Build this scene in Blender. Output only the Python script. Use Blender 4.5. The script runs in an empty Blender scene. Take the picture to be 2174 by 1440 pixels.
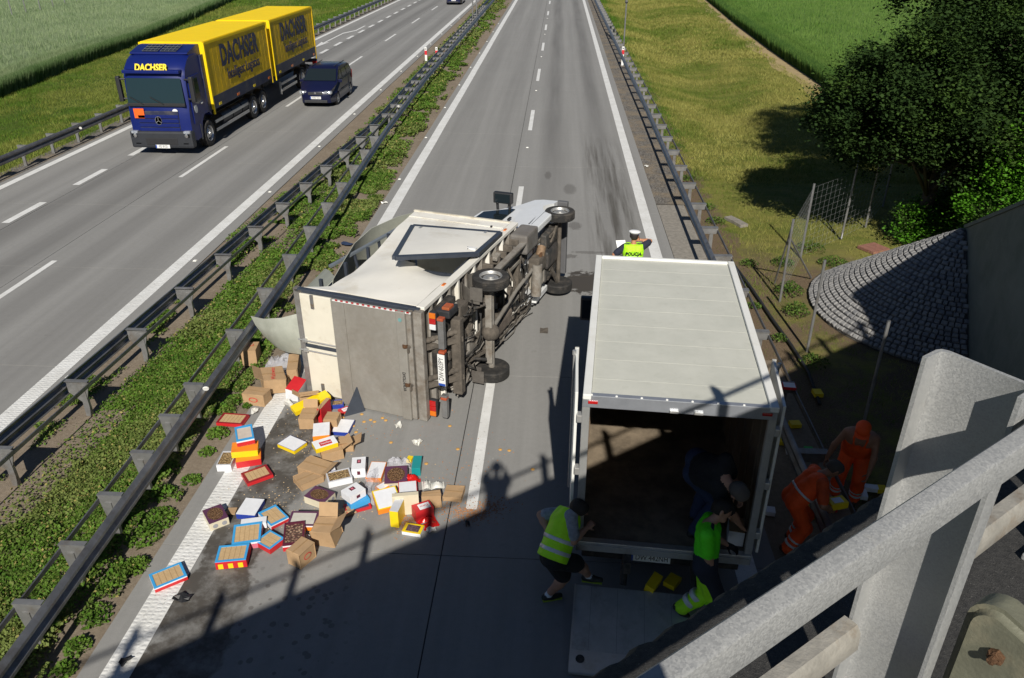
import bpy, bmesh, math, random
import numpy as np
from mathutils import Matrix, Vector, Quaternion
random.seed(7); RNG = np.random.default_rng(11)
SC = bpy.context.scene
COL = SC.collection
PI = math.pi
R_ = math.radians

# ------------------------------------------------------------------ camera
F_PX, W_PX, H_PX = 1665.0, 2174.0, 1440.0
CAM_H = 7.85
RM = np.array([[0.99843, 0.02684, -0.04938], [0.05619, -0.46738, 0.88227], [0.00060, -0.88365, -0.46815]])
_u, _s, _v = np.linalg.svd(RM); RM = _u @ _v
cd = bpy.data.cameras.new('camera'); cam = bpy.data.objects.new('camera', cd); COL.objects.link(cam)
cd.sensor_width = 36.0; cd.lens = F_PX / W_PX * 36.0; cd.clip_start = 0.05; cd.clip_end = 3000
m = Matrix.Identity(4)
for i in range(3):
    m[i][0] = RM[i][0]; m[i][1] = -RM[i][1]; m[i][2] = -RM[i][2]
m[2][3] = CAM_H
cam.matrix_world = m
SC.camera = cam
# ------------------------------------------------------------------ world, sun, exposure
SUN_EL = R_(37.0); SUN_AZ = R_(-4.2)      # direction the shadows fall, measured from the road axis
world = bpy.data.worlds.new('World'); SC.world = world; world.use_nodes = True
wn = world.node_tree.nodes; wl = world.node_tree.links; wn.clear()
sky = wn.new('ShaderNodeTexSky'); sky.sky_type = 'NISHITA'; sky.sun_disc = False
sky.sun_elevation = SUN_EL
sx, sy = -math.sin(SUN_AZ), -math.cos(SUN_AZ)       # towards the sun, horizontal
sky.sun_rotation = math.atan2(sx, sy)
sky.air_density = 0.7; sky.dust_density = 0.1; sky.ozone_density = 2.5
bg = wn.new('ShaderNodeBackground'); bg.inputs[1].default_value = 0.05
wo = wn.new('ShaderNodeOutputWorld')
wl.new(sky.outputs[0], bg.inputs[0]); wl.new(bg.outputs[0], wo.inputs[0])
sd = bpy.data.lights.new('sun', 'SUN'); sd.energy = 5.0; sd.angle = R_(0.53); sd.color = (1.0, 0.95, 0.86)
sun = bpy.data.objects.new('sun', sd); COL.objects.link(sun)
sv = Vector((sx * math.cos(SUN_EL), sy * math.cos(SUN_EL), math.sin(SUN_EL)))
sun.rotation_euler = sv.to_track_quat('Z', 'Y').to_euler(); sun.location = sv * 60
SC.view_settings.view_transform = 'Standard'; SC.view_settings.look = 'None'
SC.view_settings.gamma = 1.0; SC.view_settings.use_curve_mapping = False
SC.view_settings.exposure = 0.15

# ------------------------------------------------------------------ pixel -> place
def G(px, py, z=0.0):
    d = RM @ np.array([px - W_PX / 2, py - H_PX / 2, F_PX]); t = (z - CAM_H) / d[2]
    return Vector((d[0] * t, d[1] * t, z))

# ------------------------------------------------------------------ materials
MATS = {}
def mat(name, col, rough=0.7, metal=0.0, var=0.12, scale=6.0, bump=0.0, bscale=60.0, spec=0.5, dirt=None, dscale=2.0, dthr=0.55, coat=0.0, alpha=None, emis=None, trans=0.0, sss=0.0, world_pos=False):
    if name in MATS: return MATS[name]
    M = bpy.data.materials.new(name); M.use_nodes = True; MATS[name] = M
    nt = M.node_tree; N = nt.nodes; L = nt.links
    b = N['Principled BSDF']
    b.inputs['Roughness'].default_value = rough; b.inputs['Metallic'].default_value = metal
    b.inputs['Specular IOR Level'].default_value = spec
    b.inputs['Coat Weight'].default_value = coat
    if trans: b.inputs['Transmission Weight'].default_value = trans
    if alpha is not None: b.inputs['Alpha'].default_value = alpha
    c4 = (col[0], col[1], col[2], 1)
    if world_pos:
        g = N.new('ShaderNodeNewGeometry'); vec = g.outputs['Position']
    else:
        g = N.new('ShaderNodeTexCoord'); vec = g.outputs['Object']
    if var:
        nz = N.new('ShaderNodeTexNoise'); nz.inputs['Scale'].default_value = scale; nz.inputs['Detail'].default_value = 6; nz.inputs['Roughness'].default_value = 0.65
        L.new(vec, nz.inputs['Vector'])
        rp = N.new('ShaderNodeValToRGB')
        rp.color_ramp.elements[0].position = 0.3; rp.color_ramp.elements[1].position = 0.7
        rp.color_ramp.elements[0].color = tuple(max(0, x * (1 - var)) for x in col) + (1,)
        rp.color_ramp.elements[1].color = tuple(min(1, x * (1 + var)) for x in col) + (1,)
        L.new(nz.outputs['Fac'], rp.inputs['Fac']); out = rp.outputs['Color']
        if dirt:
            n2 = N.new('ShaderNodeTexNoise'); n2.inputs['Scale'].default_value = dscale; n2.inputs['Detail'].default_value = 8; n2.inputs['Roughness'].default_value = 0.7
            L.new(vec, n2.inputs['Vector'])
            r2 = N.new('ShaderNodeValToRGB'); r2.color_ramp.elements[0].position = dthr - 0.08; r2.color_ramp.elements[1].position = dthr + 0.14
            L.new(n2.outputs['Fac'], r2.inputs['Fac'])
            mx = N.new('ShaderNodeMixRGB'); mx.inputs['Color2'].default_value = tuple(dirt) + (1,)
            L.new(r2.outputs['Color'], mx.inputs['Fac']); L.new(out, mx.inputs['Color1']); out = mx.outputs['Color']
        L.new(out, b.inputs['Base Color'])
    else:
        b.inputs['Base Color'].default_value = c4
    if bump:
        nb = N.new('ShaderNodeTexNoise'); nb.inputs['Scale'].default_value = bscale; nb.inputs['Detail'].default_value = 4
        L.new(vec, nb.inputs['Vector'])
        bp = N.new('ShaderNodeBump'); bp.inputs['Strength'].default_value = bump; bp.inputs['Distance'].default_value = 0.02
        L.new(nb.outputs['Fac'], bp.inputs['Height']); L.new(bp.outputs['Normal'], b.inputs['Normal'])
    return M

class NT:
    """small helper to write node materials"""
    def __init__(s, name):
        s.M = bpy.data.materials.new(name); s.M.use_nodes = True; MATS[name] = s.M
        s.N = s.M.node_tree.nodes; s.L = s.M.node_tree.links; s.b = s.N['Principled BSDF']
        s.pos = s.N.new('ShaderNodeNewGeometry').outputs['Position']
    def noise(s, scale, detail=5, rough=0.6, vec=None, dist=0.0):
        n = s.N.new('ShaderNodeTexNoise'); n.inputs['Scale'].default_value = scale; n.inputs['Detail'].default_value = detail; n.inputs['Roughness'].default_value = rough; n.inputs['Distortion'].default_value = dist
        s.L.new(vec if vec is not None else s.pos, n.inputs['Vector']); return n.outputs['Fac']
    def mapv(s, scale=(1, 1, 1), loc=(0, 0, 0), rot=(0, 0, 0)):
        n = s.N.new('ShaderNodeMapping'); n.inputs['Scale'].default_value = scale; n.inputs['Location'].default_value = loc; n.inputs['Rotation'].default_value = rot
        s.L.new(s.pos, n.inputs['Vector']); return n.outputs['Vector']
    def ramp(s, fac, stops):
        n = s.N.new('ShaderNodeValToRGB'); e = n.color_ramp.elements
        while len(e) < len(stops): e.new(0.5)
        for i, (p, c) in enumerate(stops):
            e[i].position = p; e[i].color = (c, c, c, 1) if isinstance(c, (int, float)) else tuple(c) + (1,)
        s.L.new(fac, n.inputs['Fac']); return n.outputs['Color']
    def mix(s, fac, a, b, mode='MIX'):
        n = s.N.new('ShaderNodeMixRGB'); n.blend_type = mode
        for k, v in (('Fac', fac), ('Color1', a), ('Color2', b)):
            if isinstance(v, (int, float)): n.inputs[k].default_value = v if k == 'Fac' else (v, v, v, 1)
            elif isinstance(v, tuple): n.inputs[k].default_value = v + (1,)
            else: s.L.new(v, n.inputs[k])
        return n.outputs['Color']
    def math(s, op, a, b=0.0, clamp=False):
        n = s.N.new('ShaderNodeMath'); n.operation = op; n.use_clamp = clamp
        for i, v in enumerate((a, b)):
            if isinstance(v, (int, float)): n.inputs[i].default_value = v
            else: s.L.new(v, n.inputs[i])
        return n.outputs[0]
    def xyz(s, vec=None):
        n = s.N.new('ShaderNodeSeparateXYZ'); s.L.new(vec if vec is not None else s.pos, n.inputs[0]); return n.outputs
    def color(s, c): s.L.new(c, s.b.inputs['Base Color'])
    def rough(s, v):
        if isinstance(v, (int, float)): s.b.inputs['Roughness'].default_value = v
        else: s.L.new(v, s.b.inputs['Roughness'])
    def bump(s, h, strength=0.3, dist=0.01):
        n = s.N.new('ShaderNodeBump'); n.inputs['Strength'].default_value = strength; n.inputs['Distance'].default_value = dist
        s.L.new(h, n.inputs['Height']); s.L.new(n.outputs['Normal'], s.b.inputs['Normal'])
    def band(s, v, c, w, soft):
        """1 inside |v-c|<w, soft edges"""
        d = s.math('ABSOLUTE', s.math('SUBTRACT', v, c))
        return s.math('SUBTRACT', 1.0, s.math('DIVIDE', s.math('SUBTRACT', d, w), soft, clamp=True), clamp=True)

# ------------------------------------------------------------------ mesh builder
class MB:
    def __init__(s): s.v = []; s.f = []; s.mi = []; s.mats = []
    def _m(s, m):
        if m is None: return 0
        if m not in s.mats: s.mats.append(m)
        return s.mats.index(m)
    def add(s, vs, fs, m=None, M=None):
        o = len(s.v); k = s._m(m)
        if M is not None: vs = [tuple(M @ Vector(v)) for v in vs]
        s.v += [tuple(v) for v in vs]; s.f += [tuple(i + o for i in f) for f in fs]; s.mi += [k] * len(fs); return s
    def box(s, c, d, m=None, M=None, taper=None, rz=0.0, bev=0.0):
        """c centre, d full size; taper=(fx,fy) scale of the top"""
        x, y, z = d[0] / 2, d[1] / 2, d[2] / 2; tx, ty = taper or (1, 1)
        if bev > 0:
            b = min(bev, x * 0.45, y * 0.45, z * 0.45)
            bm = bmesh.new(); bmesh.ops.create_cube(bm, size=1.0)
            for vv in bm.verts:
                t = vv.co.z > 0
                vv.co = Vector((vv.co.x * d[0] * (tx if t else 1), vv.co.y * d[1] * (ty if t else 1), vv.co.z * d[2]))
            bmesh.ops.bevel(bm, geom=bm.edges[:], offset=b, segments=2, affect='EDGES', profile=0.6)
            bm.verts.index_update(); vs = [v.co[:] for v in bm.verts]; fs = [[v.index for v in f.verts] for f in bm.faces]; bm.free()
        else:
            vs = [(-x, -y, -z), (x, -y, -z), (x, y, -z), (-x, y, -z), (-x * tx, -y * ty, z), (x * tx, -y * ty, z), (x * tx, y * ty, z), (-x * tx, y * ty, z)]
            fs = [(0, 3, 2, 1), (4, 5, 6, 7), (0, 1, 5, 4), (1, 2, 6, 5), (2, 3, 7, 6), (3, 0, 4, 7)]
        T = Matrix.Translation(c) @ Matrix.Rotation(rz, 4, 'Z')
        if M is not None: T = M @ T
        return s.add(vs, fs, m, T)
    def beam(s, a, b, w, h, m=None, up=(0, 0, 1), M=None):
        """square bar from a to b, w across, h along up"""
        a = Vector(a); b = Vector(b); d = b - a; L = d.length; d.normalize(); u = Vector(up)
        sd_ = d.cross(u)
        if sd_.length < 1e-4: sd_ = d.cross(Vector((1, 0, 0)))
        sd_.normalize(); u = sd_.cross(d)
        vs = []
        for t in (a, b):
            for i, j in ((-1, -1), (1, -1), (1, 1), (-1, 1)): vs.append(t + sd_ * (w / 2 * i) + u * (h / 2 * j))
        return s.add(vs, [(0, 1, 2, 3), (7, 6, 5, 4), (0, 4, 5, 1), (1, 5, 6, 2), (2, 6, 7, 3), (3, 7, 4, 0)], m, M)
    def tube(s, pts, r, n=8, m=None, M=None, cap=True):
        pts = [Vector(p) for p in pts]; rs = r if isinstance(r, (list, tuple)) else [r] * len(pts)
        vs = []; prev = None
        for i, p in enumerate(pts):
            t = (pts[min(i + 1, len(pts) - 1)] - pts[max(i - 1, 0)]).normalized()
            if prev is None:
                a = Vector((0, 0, 1)) if abs(t.z) < 0.9 else Vector((1, 0, 0)); x = t.cross(a).normalized()
            else: x = (prev - t * prev.dot(t)).normalized()
            prev = x; y = t.cross(x)
            for k in range(n):
                a = 2 * PI * k / n; vs.append(p + (x * math.cos(a) + y * math.sin(a)) * rs[i])
        fs = []
        for i in range(len(pts) - 1):
            for k in range(n): fs.append((i * n + k, i * n + (k + 1) % n, (i + 1) * n + (k + 1) % n, (i + 1) * n + k))
        if cap: fs.append(tuple(range(n - 1, -1, -1))); fs.append(tuple((len(pts) - 1) * n + k for k in range(n)))
        return s.add(vs, fs, m, M)
    def lathe(s, prof, n=24, m=None, M=None):
        """prof [(r, z)] revolved about local z"""
        vs = [];
        for r, z in prof:
            for k in range(n):
                a = 2 * PI * k / n; vs.append((r * math.cos(a), r * math.sin(a), z))
        fs = []
        for i in range(len(prof) - 1):
            for k in range(n): fs.append((i * n + k, i * n + (k + 1) % n, (i + 1) * n + (k + 1) % n, (i + 1) * n + k))
        if prof[0][0] > 1e-5: fs.append(tuple(range(n - 1, -1, -1)))
        if prof[-1][0] > 1e-5: fs.append(tuple((len(prof) - 1) * n + k for k in range(n)))
        return s.add(vs, fs, m, M)
    def prism(s, poly, axis, a, b, m=None, M=None):
        """poly of 2-D points extruded along axis from a to b; axis 'x': (y,z), 'y': (x,z), 'z': (x,y)"""
        n = len(poly)
        def P(p, t): return (t, p[0], p[1]) if axis == 'x' else (p[0], t, p[1]) if axis == 'y' else (p[0], p[1], t)
        vs = [P(p, a) for p in poly] + [P(p, b) for p in poly]
        fs = [tuple(range(n)), tuple(range(2 * n - 1, n - 1, -1))] + [(i, i + n, (i + 1) % n + n, (i + 1) % n) for i in range(n)]
        return s.add(vs, fs, m, M)
    def sheet(s, grid, m=None, thick=0.0, M=None):
        """grid[i][j] of points; thick > 0 makes a closed skin"""
        ni, nj = len(grid), len(grid[0]); vs = [Vector(p) for r in grid for p in r]
        fs = [(i * nj + j, i * nj + j + 1, (i + 1) * nj + j + 1, (i + 1) * nj + j) for i in range(ni - 1) for j in range(nj - 1)]
        if thick:
            nn = [Vector() for _ in vs]
            for f in fs:
                q = (vs[f[1]] - vs[f[0]]).cross(vs[f[3]] - vs[f[0]])
                for i in f: nn[i] += q
            o = len(vs); vs = vs + [v - n.normalized() * thick for v, n in zip(vs, nn)]
            fs2 = [tuple(i + o for i in reversed(f)) for f in fs]
            rim = [j for j in range(nj)] + [i * nj + nj - 1 for i in range(1, ni)] + [(ni - 1) * nj + j for j in range(nj - 2, -1, -1)] + [i * nj for i in range(ni - 2, 0, -1)]
            fs3 = [(rim[(k + 1) % len(rim)], rim[k], rim[k] + o, rim[(k + 1) % len(rim)] + o) for k in range(len(rim))]
            fs = fs + fs2 + fs3
        return s.add(vs, fs, m, M)
    def mesh(s, name, m=None):
        me = bpy.data.meshes.new(name); me.from_pydata(s.v, [], s.f)
        ms = s.mats or ([m] if m else [])
        if s.mats and m and not s.mats: ms = [m]
        for x in ms: me.materials.append(x)
        if len(ms) > 1: me.polygons.foreach_set('material_index', s.mi)
        return me
    def build(s, name, m=None, parent=None, smooth=0, loc=None, M=None):
        me = s.mesh(name, m)
        return obj(name, me, parent, smooth, loc, M)

def fixn(me):
    bm = bmesh.new(); bm.from_mesh(me); bmesh.ops.recalc_face_normals(bm, faces=bm.faces); bm.to_mesh(me); bm.free()
def obj(name, me, parent=None, smooth=0, loc=None, M=None):
    o = bpy.data.objects.new(name, me); COL.objects.link(o)
    if parent is not None: o.parent = parent
    if loc is not None: o.location = loc
    if M is not None: o.matrix_local = M
    if smooth:
        me.shade_smooth()
        if smooth > 1: me.set_sharp_from_angle(angle=R_(smooth))
    return o
def tag(o, label=None, cat=None, group=None, kind=None):
    if label: o['label'] = label
    if cat: o['category'] = cat
    if group: o['group'] = group
    if kind: o['kind'] = kind
    return o
def thing(name, label, cat, loc=(0, 0, 0), rz=0.0, group=None, M=None):
    o = bpy.data.objects.new(name, None); COL.objects.link(o); o.empty_display_size = 0.2
    if M is not None: o.matrix_world = M
    else: o.location = loc; o.rotation_euler = (0, 0, rz)
    return tag(o, label, cat, group)
def dup(o, parent=None, loc=None, label=None):
    c = o.copy(); COL.objects.link(c)
    if parent is not None: c.parent = parent
    if loc is not None: c.location = loc
    if label: c['label'] = label
    return c
def npmesh(name, V, Fq, mats, mi=None, quads=True):
    """fast mesh from arrays; Fq (n,3|4)"""
    me = bpy.data.meshes.new(name); V = np.asarray(V, np.float32); Fq = np.asarray(Fq, np.int32)
    k = Fq.shape[1]
    me.vertices.add(len(V)); me.vertices.foreach_set('co', V.ravel())
    me.loops.add(Fq.size); me.loops.foreach_set('vertex_index', Fq.ravel())
    me.polygons.add(len(Fq)); me.polygons.foreach_set('loop_start', np.arange(0, Fq.size, k, dtype=np.int32)); 
    me.update(calc_edges=True)
    for x in mats: me.materials.append(x)
    if mi is not None: me.polygons.foreach_set('material_index', np.asarray(mi, np.int32))
    return me
def text(name, body, size, m, parent=None, M=None, depth=0.002, bold=0.0, align='CENTER', sx=1.0, spacing=1.0):
    """flat lettering turned into a mesh; lies in local xy"""
    cu = bpy.data.curves.new(name, 'FONT'); cu.body = body; cu.size = size; cu.align_x = align; cu.align_y = 'CENTER'; cu.extrude = depth; cu.offset = bold; cu.space_character = spacing
    cu.resolution_u = 3
    t = bpy.data.objects.new(name, cu); COL.objects.link(t)
    dg = bpy.context.evaluated_depsgraph_get(); me = bpy.data.meshes.new_from_object(t.evaluated_get(dg))
    bpy.data.objects.remove(t); bpy.data.curves.remove(cu)
    if sx != 1.0:
        for v in me.vertices: v.co.x *= sx
    me.materials.clear(); me.materials.append(m)
    return obj(name, me, parent, 0, None, M)
def frame(o, x, z):
    """matrix with local x, z axes at o"""
    x = Vector(x).normalized(); z = Vector(z); z = (z - x * z.dot(x)).normalized(); y = z.cross(x)
    M = Matrix.Identity(4)
    for i in range(3): M[i][0] = x[i]; M[i][1] = y[i]; M[i][2] = z[i]; M[i][3] = o[i]
    return M
# ================================================================== the setting
L_X, D_X, R_X, LL_X = -5.03, -1.13, 2.76, -9.72
def make_concrete():
    t = NT('concrete_pavement'); P = t.xyz(); X, Y = P[0], P[1]
    n1 = t.noise(0.55, 8, 0.7); n2 = t.noise(9, 6, 0.7); n3 = t.noise(140, 3, 0.6)
    streak = t.noise(1.0, 5, 0.6, t.mapv((2.6, 0.05, 1)))
    base = t.ramp(n1, [(0.3, (0.214, 0.212, 0.206)), (0.7, (0.272, 0.270, 0.263))])
    base = t.mix(0.45, base, t.ramp(n2, [(0.35, (0.192, 0.19, 0.184)), (0.68, (0.297, 0.294, 0.285))]))
    base = t.mix(0.35, base, t.ramp(n3, [(0.35, (0.15, 0.147, 0.14)), (0.65, (0.34, 0.334, 0.318))]))
    base = t.mix(0.4, base, t.ramp(streak, [(0.35, (0.195, 0.191, 0.182)), (0.66, (0.28, 0.274, 0.262))]))
    # rubber darkened wheel tracks
    wob = t.math('MULTIPLY', t.math('SUBTRACT', t.noise(0.5, 3, 0.5, t.mapv((1, 0.15, 1))), 0.5), 0.35)
    Xw = t.math('ADD', X, wob)
    far = t.math('DIVIDE', t.math('SUBTRACT', Y, 12.0), 22.0, clamp=True)
    tr = 0.0
    for c_, w_, a_ in ((-0.15, 0.16, 0.6), (1.75, 0.16, 0.6), (-4.1, 0.14, 0.22), (-2.3, 0.14, 0.22)):
        tr = t.math('MAXIMUM', tr, t.math('MULTIPLY', t.band(Xw, c_, w_, 0.42), a_))
    tr = t.math('MULTIPLY', tr, far)
    for c_, w_, a_ in ((-15.7, 0.16, 0.55), (-14.0, 0.16, 0.55), (-12.4, 0.14, 0.32), (-10.7, 0.14, 0.32), (-17.4, .1, .2)):
        tr = t.math('MAXIMUM', tr, t.math('MULTIPLY', t.band(Xw, c_, w_, 0.5), a_))
    tr = t.math('MULTIPLY', tr, t.ramp(t.noise(0.9, 4, 0.6, t.mapv((1.6, 0.12, 1))), [(0.25, 0.55), (0.65, 1.0)]))
    base = t.mix(tr, base, (0.105, 0.102, 0.098))
    # skid smears beside the right edge line
    sk = t.math('MULTIPLY', t.band(Xw, 1.75, 0.5, 0.35), t.band(Y, 25.0, 5.0, 4.0))
    sk = t.math('MULTIPLY', sk, t.ramp(t.noise(1, 5, 0.65, t.mapv((4.5, 0.16, 1), (0, 0, 0), (0, 0, -0.05))), [(0.42, 0.0), (0.66, 0.85)]))
    base = t.mix(sk, base, (0.07, 0.064, 0.055))
    # spilled liquid along the left edge line
    ed = t.math('MULTIPLY', t.math('SUBTRACT', t.noise(1.3, 7, 0.65), 0.5), 1.0)
    wet = t.math('MULTIPLY', t.band(t.math('ADD', X, ed), -4.35, 0.42, 0.07), t.band(t.math('ADD', Y, ed), 8.0, 3.6, 0.3))
    wet = t.math('MULTIPLY', wet, t.ramp(t.noise(2.6, 6, 0.7), [(0.34, 0.25), (0.55, 0.9)]))
    def spot(cx, cy, rx, ry, amp=1.0, sc=5.0):
        dx = t.math('DIVIDE', t.math('SUBTRACT', X, cx), rx); dy = t.math('DIVIDE', t.math('SUBTRACT', Y, cy), ry)
        d = t.math('ADD', t.math('MULTIPLY', dx, dx), t.math('MULTIPLY', dy, dy))
        d = t.math('ADD', d, t.math('MULTIPLY', t.math('SUBTRACT', t.noise(sc, 6, 0.75), 0.5), 4.2))
        return t.math('MULTIPLY', t.math('SUBTRACT', 1.0, t.math('DIVIDE', t.math('SUBTRACT', d, 0.75), 0.25, clamp=True)), amp)
    st = wet
    for a in ((0.75, 17.9, 0.5, 0.7), (0.05, 17.6, 0.4, 0.28, 0.8)):
        st = t.math('MAXIMUM', st, spot(*a))
    for a in ((0.62, 22.0, 0.2, 0.36, 0.45, 15), (0.5, 25.6, 0.22, 0.6, 0.4, 15), (0.35, 19.6, 0.3, 0.16, 0.5, 9), (-0.25, 27.2, 0.12, 0.5, 0.4, 15), (1.0, 19.9, .5, .1, .4, 9)):
        st = t.math('MAXIMUM', st, spot(*a))
    # drops
    vo = t.N.new('ShaderNodeTexVoronoi'); vo.inputs['Scale'].default_value = 7.0; t.L.new(t.pos, vo.inputs['Vector'])
    dr = t.math('SUBTRACT', 1.0, t.math('DIVIDE', t.math('SUBTRACT', vo.outputs['Distance'], t.math('MULTIPLY', t.noise(5, 3), 0.46)), 0.05, clamp=True))
    dr = t.math('MULTIPLY', dr, t.math('MULTIPLY', t.band(X, -3.3, 0.55, 0.5), t.band(Y, 6.3, 1.2, 0.7)))
    st = t.math('MAXIMUM', st, t.math('MULTIPLY', dr, 0.5))
    # small dark scuffs everywhere
    sc_ = t.ramp(t.noise(2.2, 8, 0.75), [(0.62, 0.0), (0.72, 0.45)])
    base = t.mix(sc_, base, (0.13, 0.125, 0.115))
    base = t.mix(st, base, (0.062, 0.054, 0.045))
    # pale scratch marks
    scr = t.math('MULTIPLY', t.ramp(t.noise(1, 6, 0.7, t.mapv((7, 1.1, 1), (0, 0, 0), (0, 0, 0.75))), [(0.66, 0.0), (0.71, 0.7)]), t.math('MULTIPLY', t.band(X, -0.6, 0.5, 0.5), t.band(Y, 10.8, 1.0, 1.0)))
    base = t.mix(scr, base, (0.5, 0.49, 0.46))
    t.color(base)
    t.rough(t.mix(st, 0.85, 0.6)); t.b.inputs['Specular IOR Level'].default_value = 0.3
    t.bump(t.noise(170, 4, 0.7), 0.28, 0.004)
    return t.M
M_CONC = make_concrete()
M_JOINT = mat('joint_filler', (0.028, 0.027, 0.026), 0.9, world_pos=True)
def make_paint(name, ribbed):
    t = NT(name)
    wear = t.ramp(t.noise(11, 7, 0.75), [(0.30, 0.0), (0.42, 1.0)])
    fine = t.ramp(t.noise(75, 4, 0.7), [(0.3, (0.56, 0.56, 0.54)), (0.65, (0.76, 0.76, 0.74))])
    big = t.mix(0.4, fine, t.ramp(t.noise(1.8, 5, 0.7), [(0.35, (0.52, 0.51, 0.48)), (0.65, (0.80, 0.80, 0.79))]))
    t.color(t.mix(wear, (0.33, 0.32, 0.29), big))
    t.rough(0.6)
    if ribbed:
        v = t.N.new('ShaderNodeTexVoronoi'); v.inputs['Scale'].default_value = 1.0; v.inputs['Randomness'].default_value = 0.35
        t.L.new(t.mapv((11, 15, 1)), v.inputs['Vector'])
        t.bump(t.ramp(v.outputs['Distance'], [(0.25, 1.0), (0.5, 0.0)]), 0.6, 0.008)
    else: t.bump(t.noise(120, 3), 0.25, 0.004)
    return t.M
M_PAINT = make_paint('road_paint', False); M_RIB = make_paint('ribbed_road_paint', True)

def make_grass_ground():
    t = NT('verge_ground'); P = t.xyz(); X = P[0]
    n1 = t.noise(0.22, 7, 0.65); n2 = t.noise(3.0, 8, 0.75); n3 = t.noise(40, 4, 0.7)
    st = t.noise(1.0, 7, 0.7, t.mapv((0.8, 2.2, 1), (3, 0, 0), (0, 0, 0.5)))
    right = t.mix(t.ramp(t.mix(0.5, n1, st), [(0.40, 0.0), (0.60, 1.0)]), (0.13, 0.165, 0.030), (0.29, 0.265, 0.075))
    right = t.mix(t.ramp(n2, [(0.50, 0.0), (0.75, 0.55)]), right, (0.16, 0.125, 0.06))
    left = t.mix(t.ramp(n1, [(0.42, 0.0), (0.62, 0.8)]), (0.075, 0.125, 0.02), (0.165, 0.185, 0.04))
    left = t.mix(t.ramp(n2, [(0.5, 0.0), (0.78, 0.5)]), left, (0.20, 0.19, 0.055))
    c = t.mix(t.math('DIVIDE', t.math('ADD', X, 1.0), 2.0, clamp=True), left, right)
    # worn sandy soil beside the right barrier and round the abutment
    soil = t.ramp(n3, [(0.3, (0.12, 0.085, 0.055)), (0.7, (0.26, 0.195, 0.125))])
    Y = P[1]
    d = t.math('ADD', X, t.math('MULTIPLY', t.math('SUBTRACT', t.noise(0.9, 6, 0.7), 0.5), 2.4))
    m1 = t.math('MULTIPLY', t.band(d, 4.2, 0.75, 0.3), t.band(Y, 14, 34, 12))
    m2 = t.math('MULTIPLY', t.band(d, 6.0, 1.6, 0.9), t.band(t.math('ADD', Y, t.math('MULTIPLY', n2, 3.0)), 12.5, 8.0, 2.5))
    m2 = t.math('MULTIPLY', m2, t.ramp(t.noise(0.8, 6, 0.7), [(0.38, 0.15), (0.55, 1.0)]))
    c = t.mix(t.math('MAXIMUM', m1, m2), c, soil)
    c = t.mix(0.3, c, t.ramp(n3, [(0.3, 0.02), (0.75, 0.30)]), 'SOFT_LIGHT')
    t.color(c); t.rough(0.95); t.b.inputs['Specular IOR Level'].default_value = 0.15
    t.bump(t.mix(0.5, n2, n3), 0.8, 0.08)
    return t.M
M_VERGE = make_grass_ground()
def make_soil():
    t = NT('median_soil'); n1 = t.noise(0.8, 7, 0.7); n2 = t.noise(14, 8, 0.75); n3 = t.noise(90, 3, 0.6)
    c = t.ramp(n1, [(0.32, (0.16, 0.125, 0.09)), (0.68, (0.27, 0.22, 0.165))])
    c = t.mix(0.5, c, t.ramp(n2, [(0.3, (0.13, 0.1, 0.07)), (0.7, (0.31, 0.26, 0.20))]))
    c = t.mix(t.ramp(n3, [(0.66, 0.0), (0.72, 0.8)]), c, (0.42, 0.40, 0.36))
    t.color(c); t.rough(0.95); t.b.inputs['Specular IOR Level'].default_value = 0.2
    t.bump(t.mix(0.4, n2, n3), 0.7, 0.03); return t.M
M_SOIL = make_soil()
def make_gravel():
    t = NT('gravel_shoulder'); v = t.N.new('ShaderNodeTexVoronoi'); v.inputs['Scale'].default_value = 26; t.L.new(t.pos, v.inputs['Vector'])
    c = t.mix(t.ramp(v.outputs['Color'], [(0.2, 0.0), (0.8, 1.0)]), (0.075, 0.068, 0.06), (0.21, 0.195, 0.175))
    c = t.mix(t.ramp(t.noise(1.1, 6, 0.7), [(0.45, 0.0), (0.62, 0.75)]), c, (0.24, 0.19, 0.13))
    t.color(c); t.rough(0.92); t.b.inputs['Specular IOR Level'].default_value = 0.2
    t.bump(v.outputs['Distance'], 0.8, 0.02); return t.M
M_GRAVEL = make_gravel()

def smooth(a, b, x):
    t = np.clip((x - a) / (b - a), 0, 1); return t * t * (3 - 2 * t)
def terrain_z(x, y):
    x = np.asarray(x, float); y = np.asarray(y, float)
    r = smooth(22, 45, y)
    ditch = -0.55 * np.exp(-((x - 8.2) / 2.2) ** 2) * r
    left = -0.35 * smooth(-20.5, -25, x)
    return -0.05 + ditch + left + 0.004 * np.sin(x * 1.7 + y * 0.37) * np.cos(y * 0.61 - x * 0.3) * (np.abs(x + 7.7) > 12.5)
def sheet_grid(name, xs, ys, zf, m, kind='structure', parent=None):
    XX, YY = np.meshgrid(xs, ys, indexing='ij'); ZZ = zf(XX, YY)
    V = np.stack([XX, YY, ZZ], -1).reshape(-1, 3); ni, nj = len(xs), len(ys)
    I = np.arange(ni * nj).reshape(ni, nj)
    Fq = np.stack([I[:-1, :-1], I[1:, :-1], I[1:, 1:], I[:-1, 1:]], -1).reshape(-1, 4)
    o = obj(name, npmesh(name, V, Fq, [m]), parent, 1)
    if kind: o['kind'] = kind
    return o
xs = np.concatenate([np.linspace(-900, -60, 12)[:-1], np.linspace(-60, -20, 50)[:-1], np.linspace(-20, 3, 12)[:-1], np.linspace(3, 16, 60)[:-1], np.linspace(16, 60, 20)[:-1], np.linspace(60, 900, 12)])
ys = np.concatenate([np.linspace(-60, 0, 8)[:-1], np.linspace(0, 70, 120)[:-1], np.linspace(70, 160, 40)[:-1], np.linspace(160, 1500, 20)])
sheet_grid('ground', xs, ys, terrain_z, M_VERGE)

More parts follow.
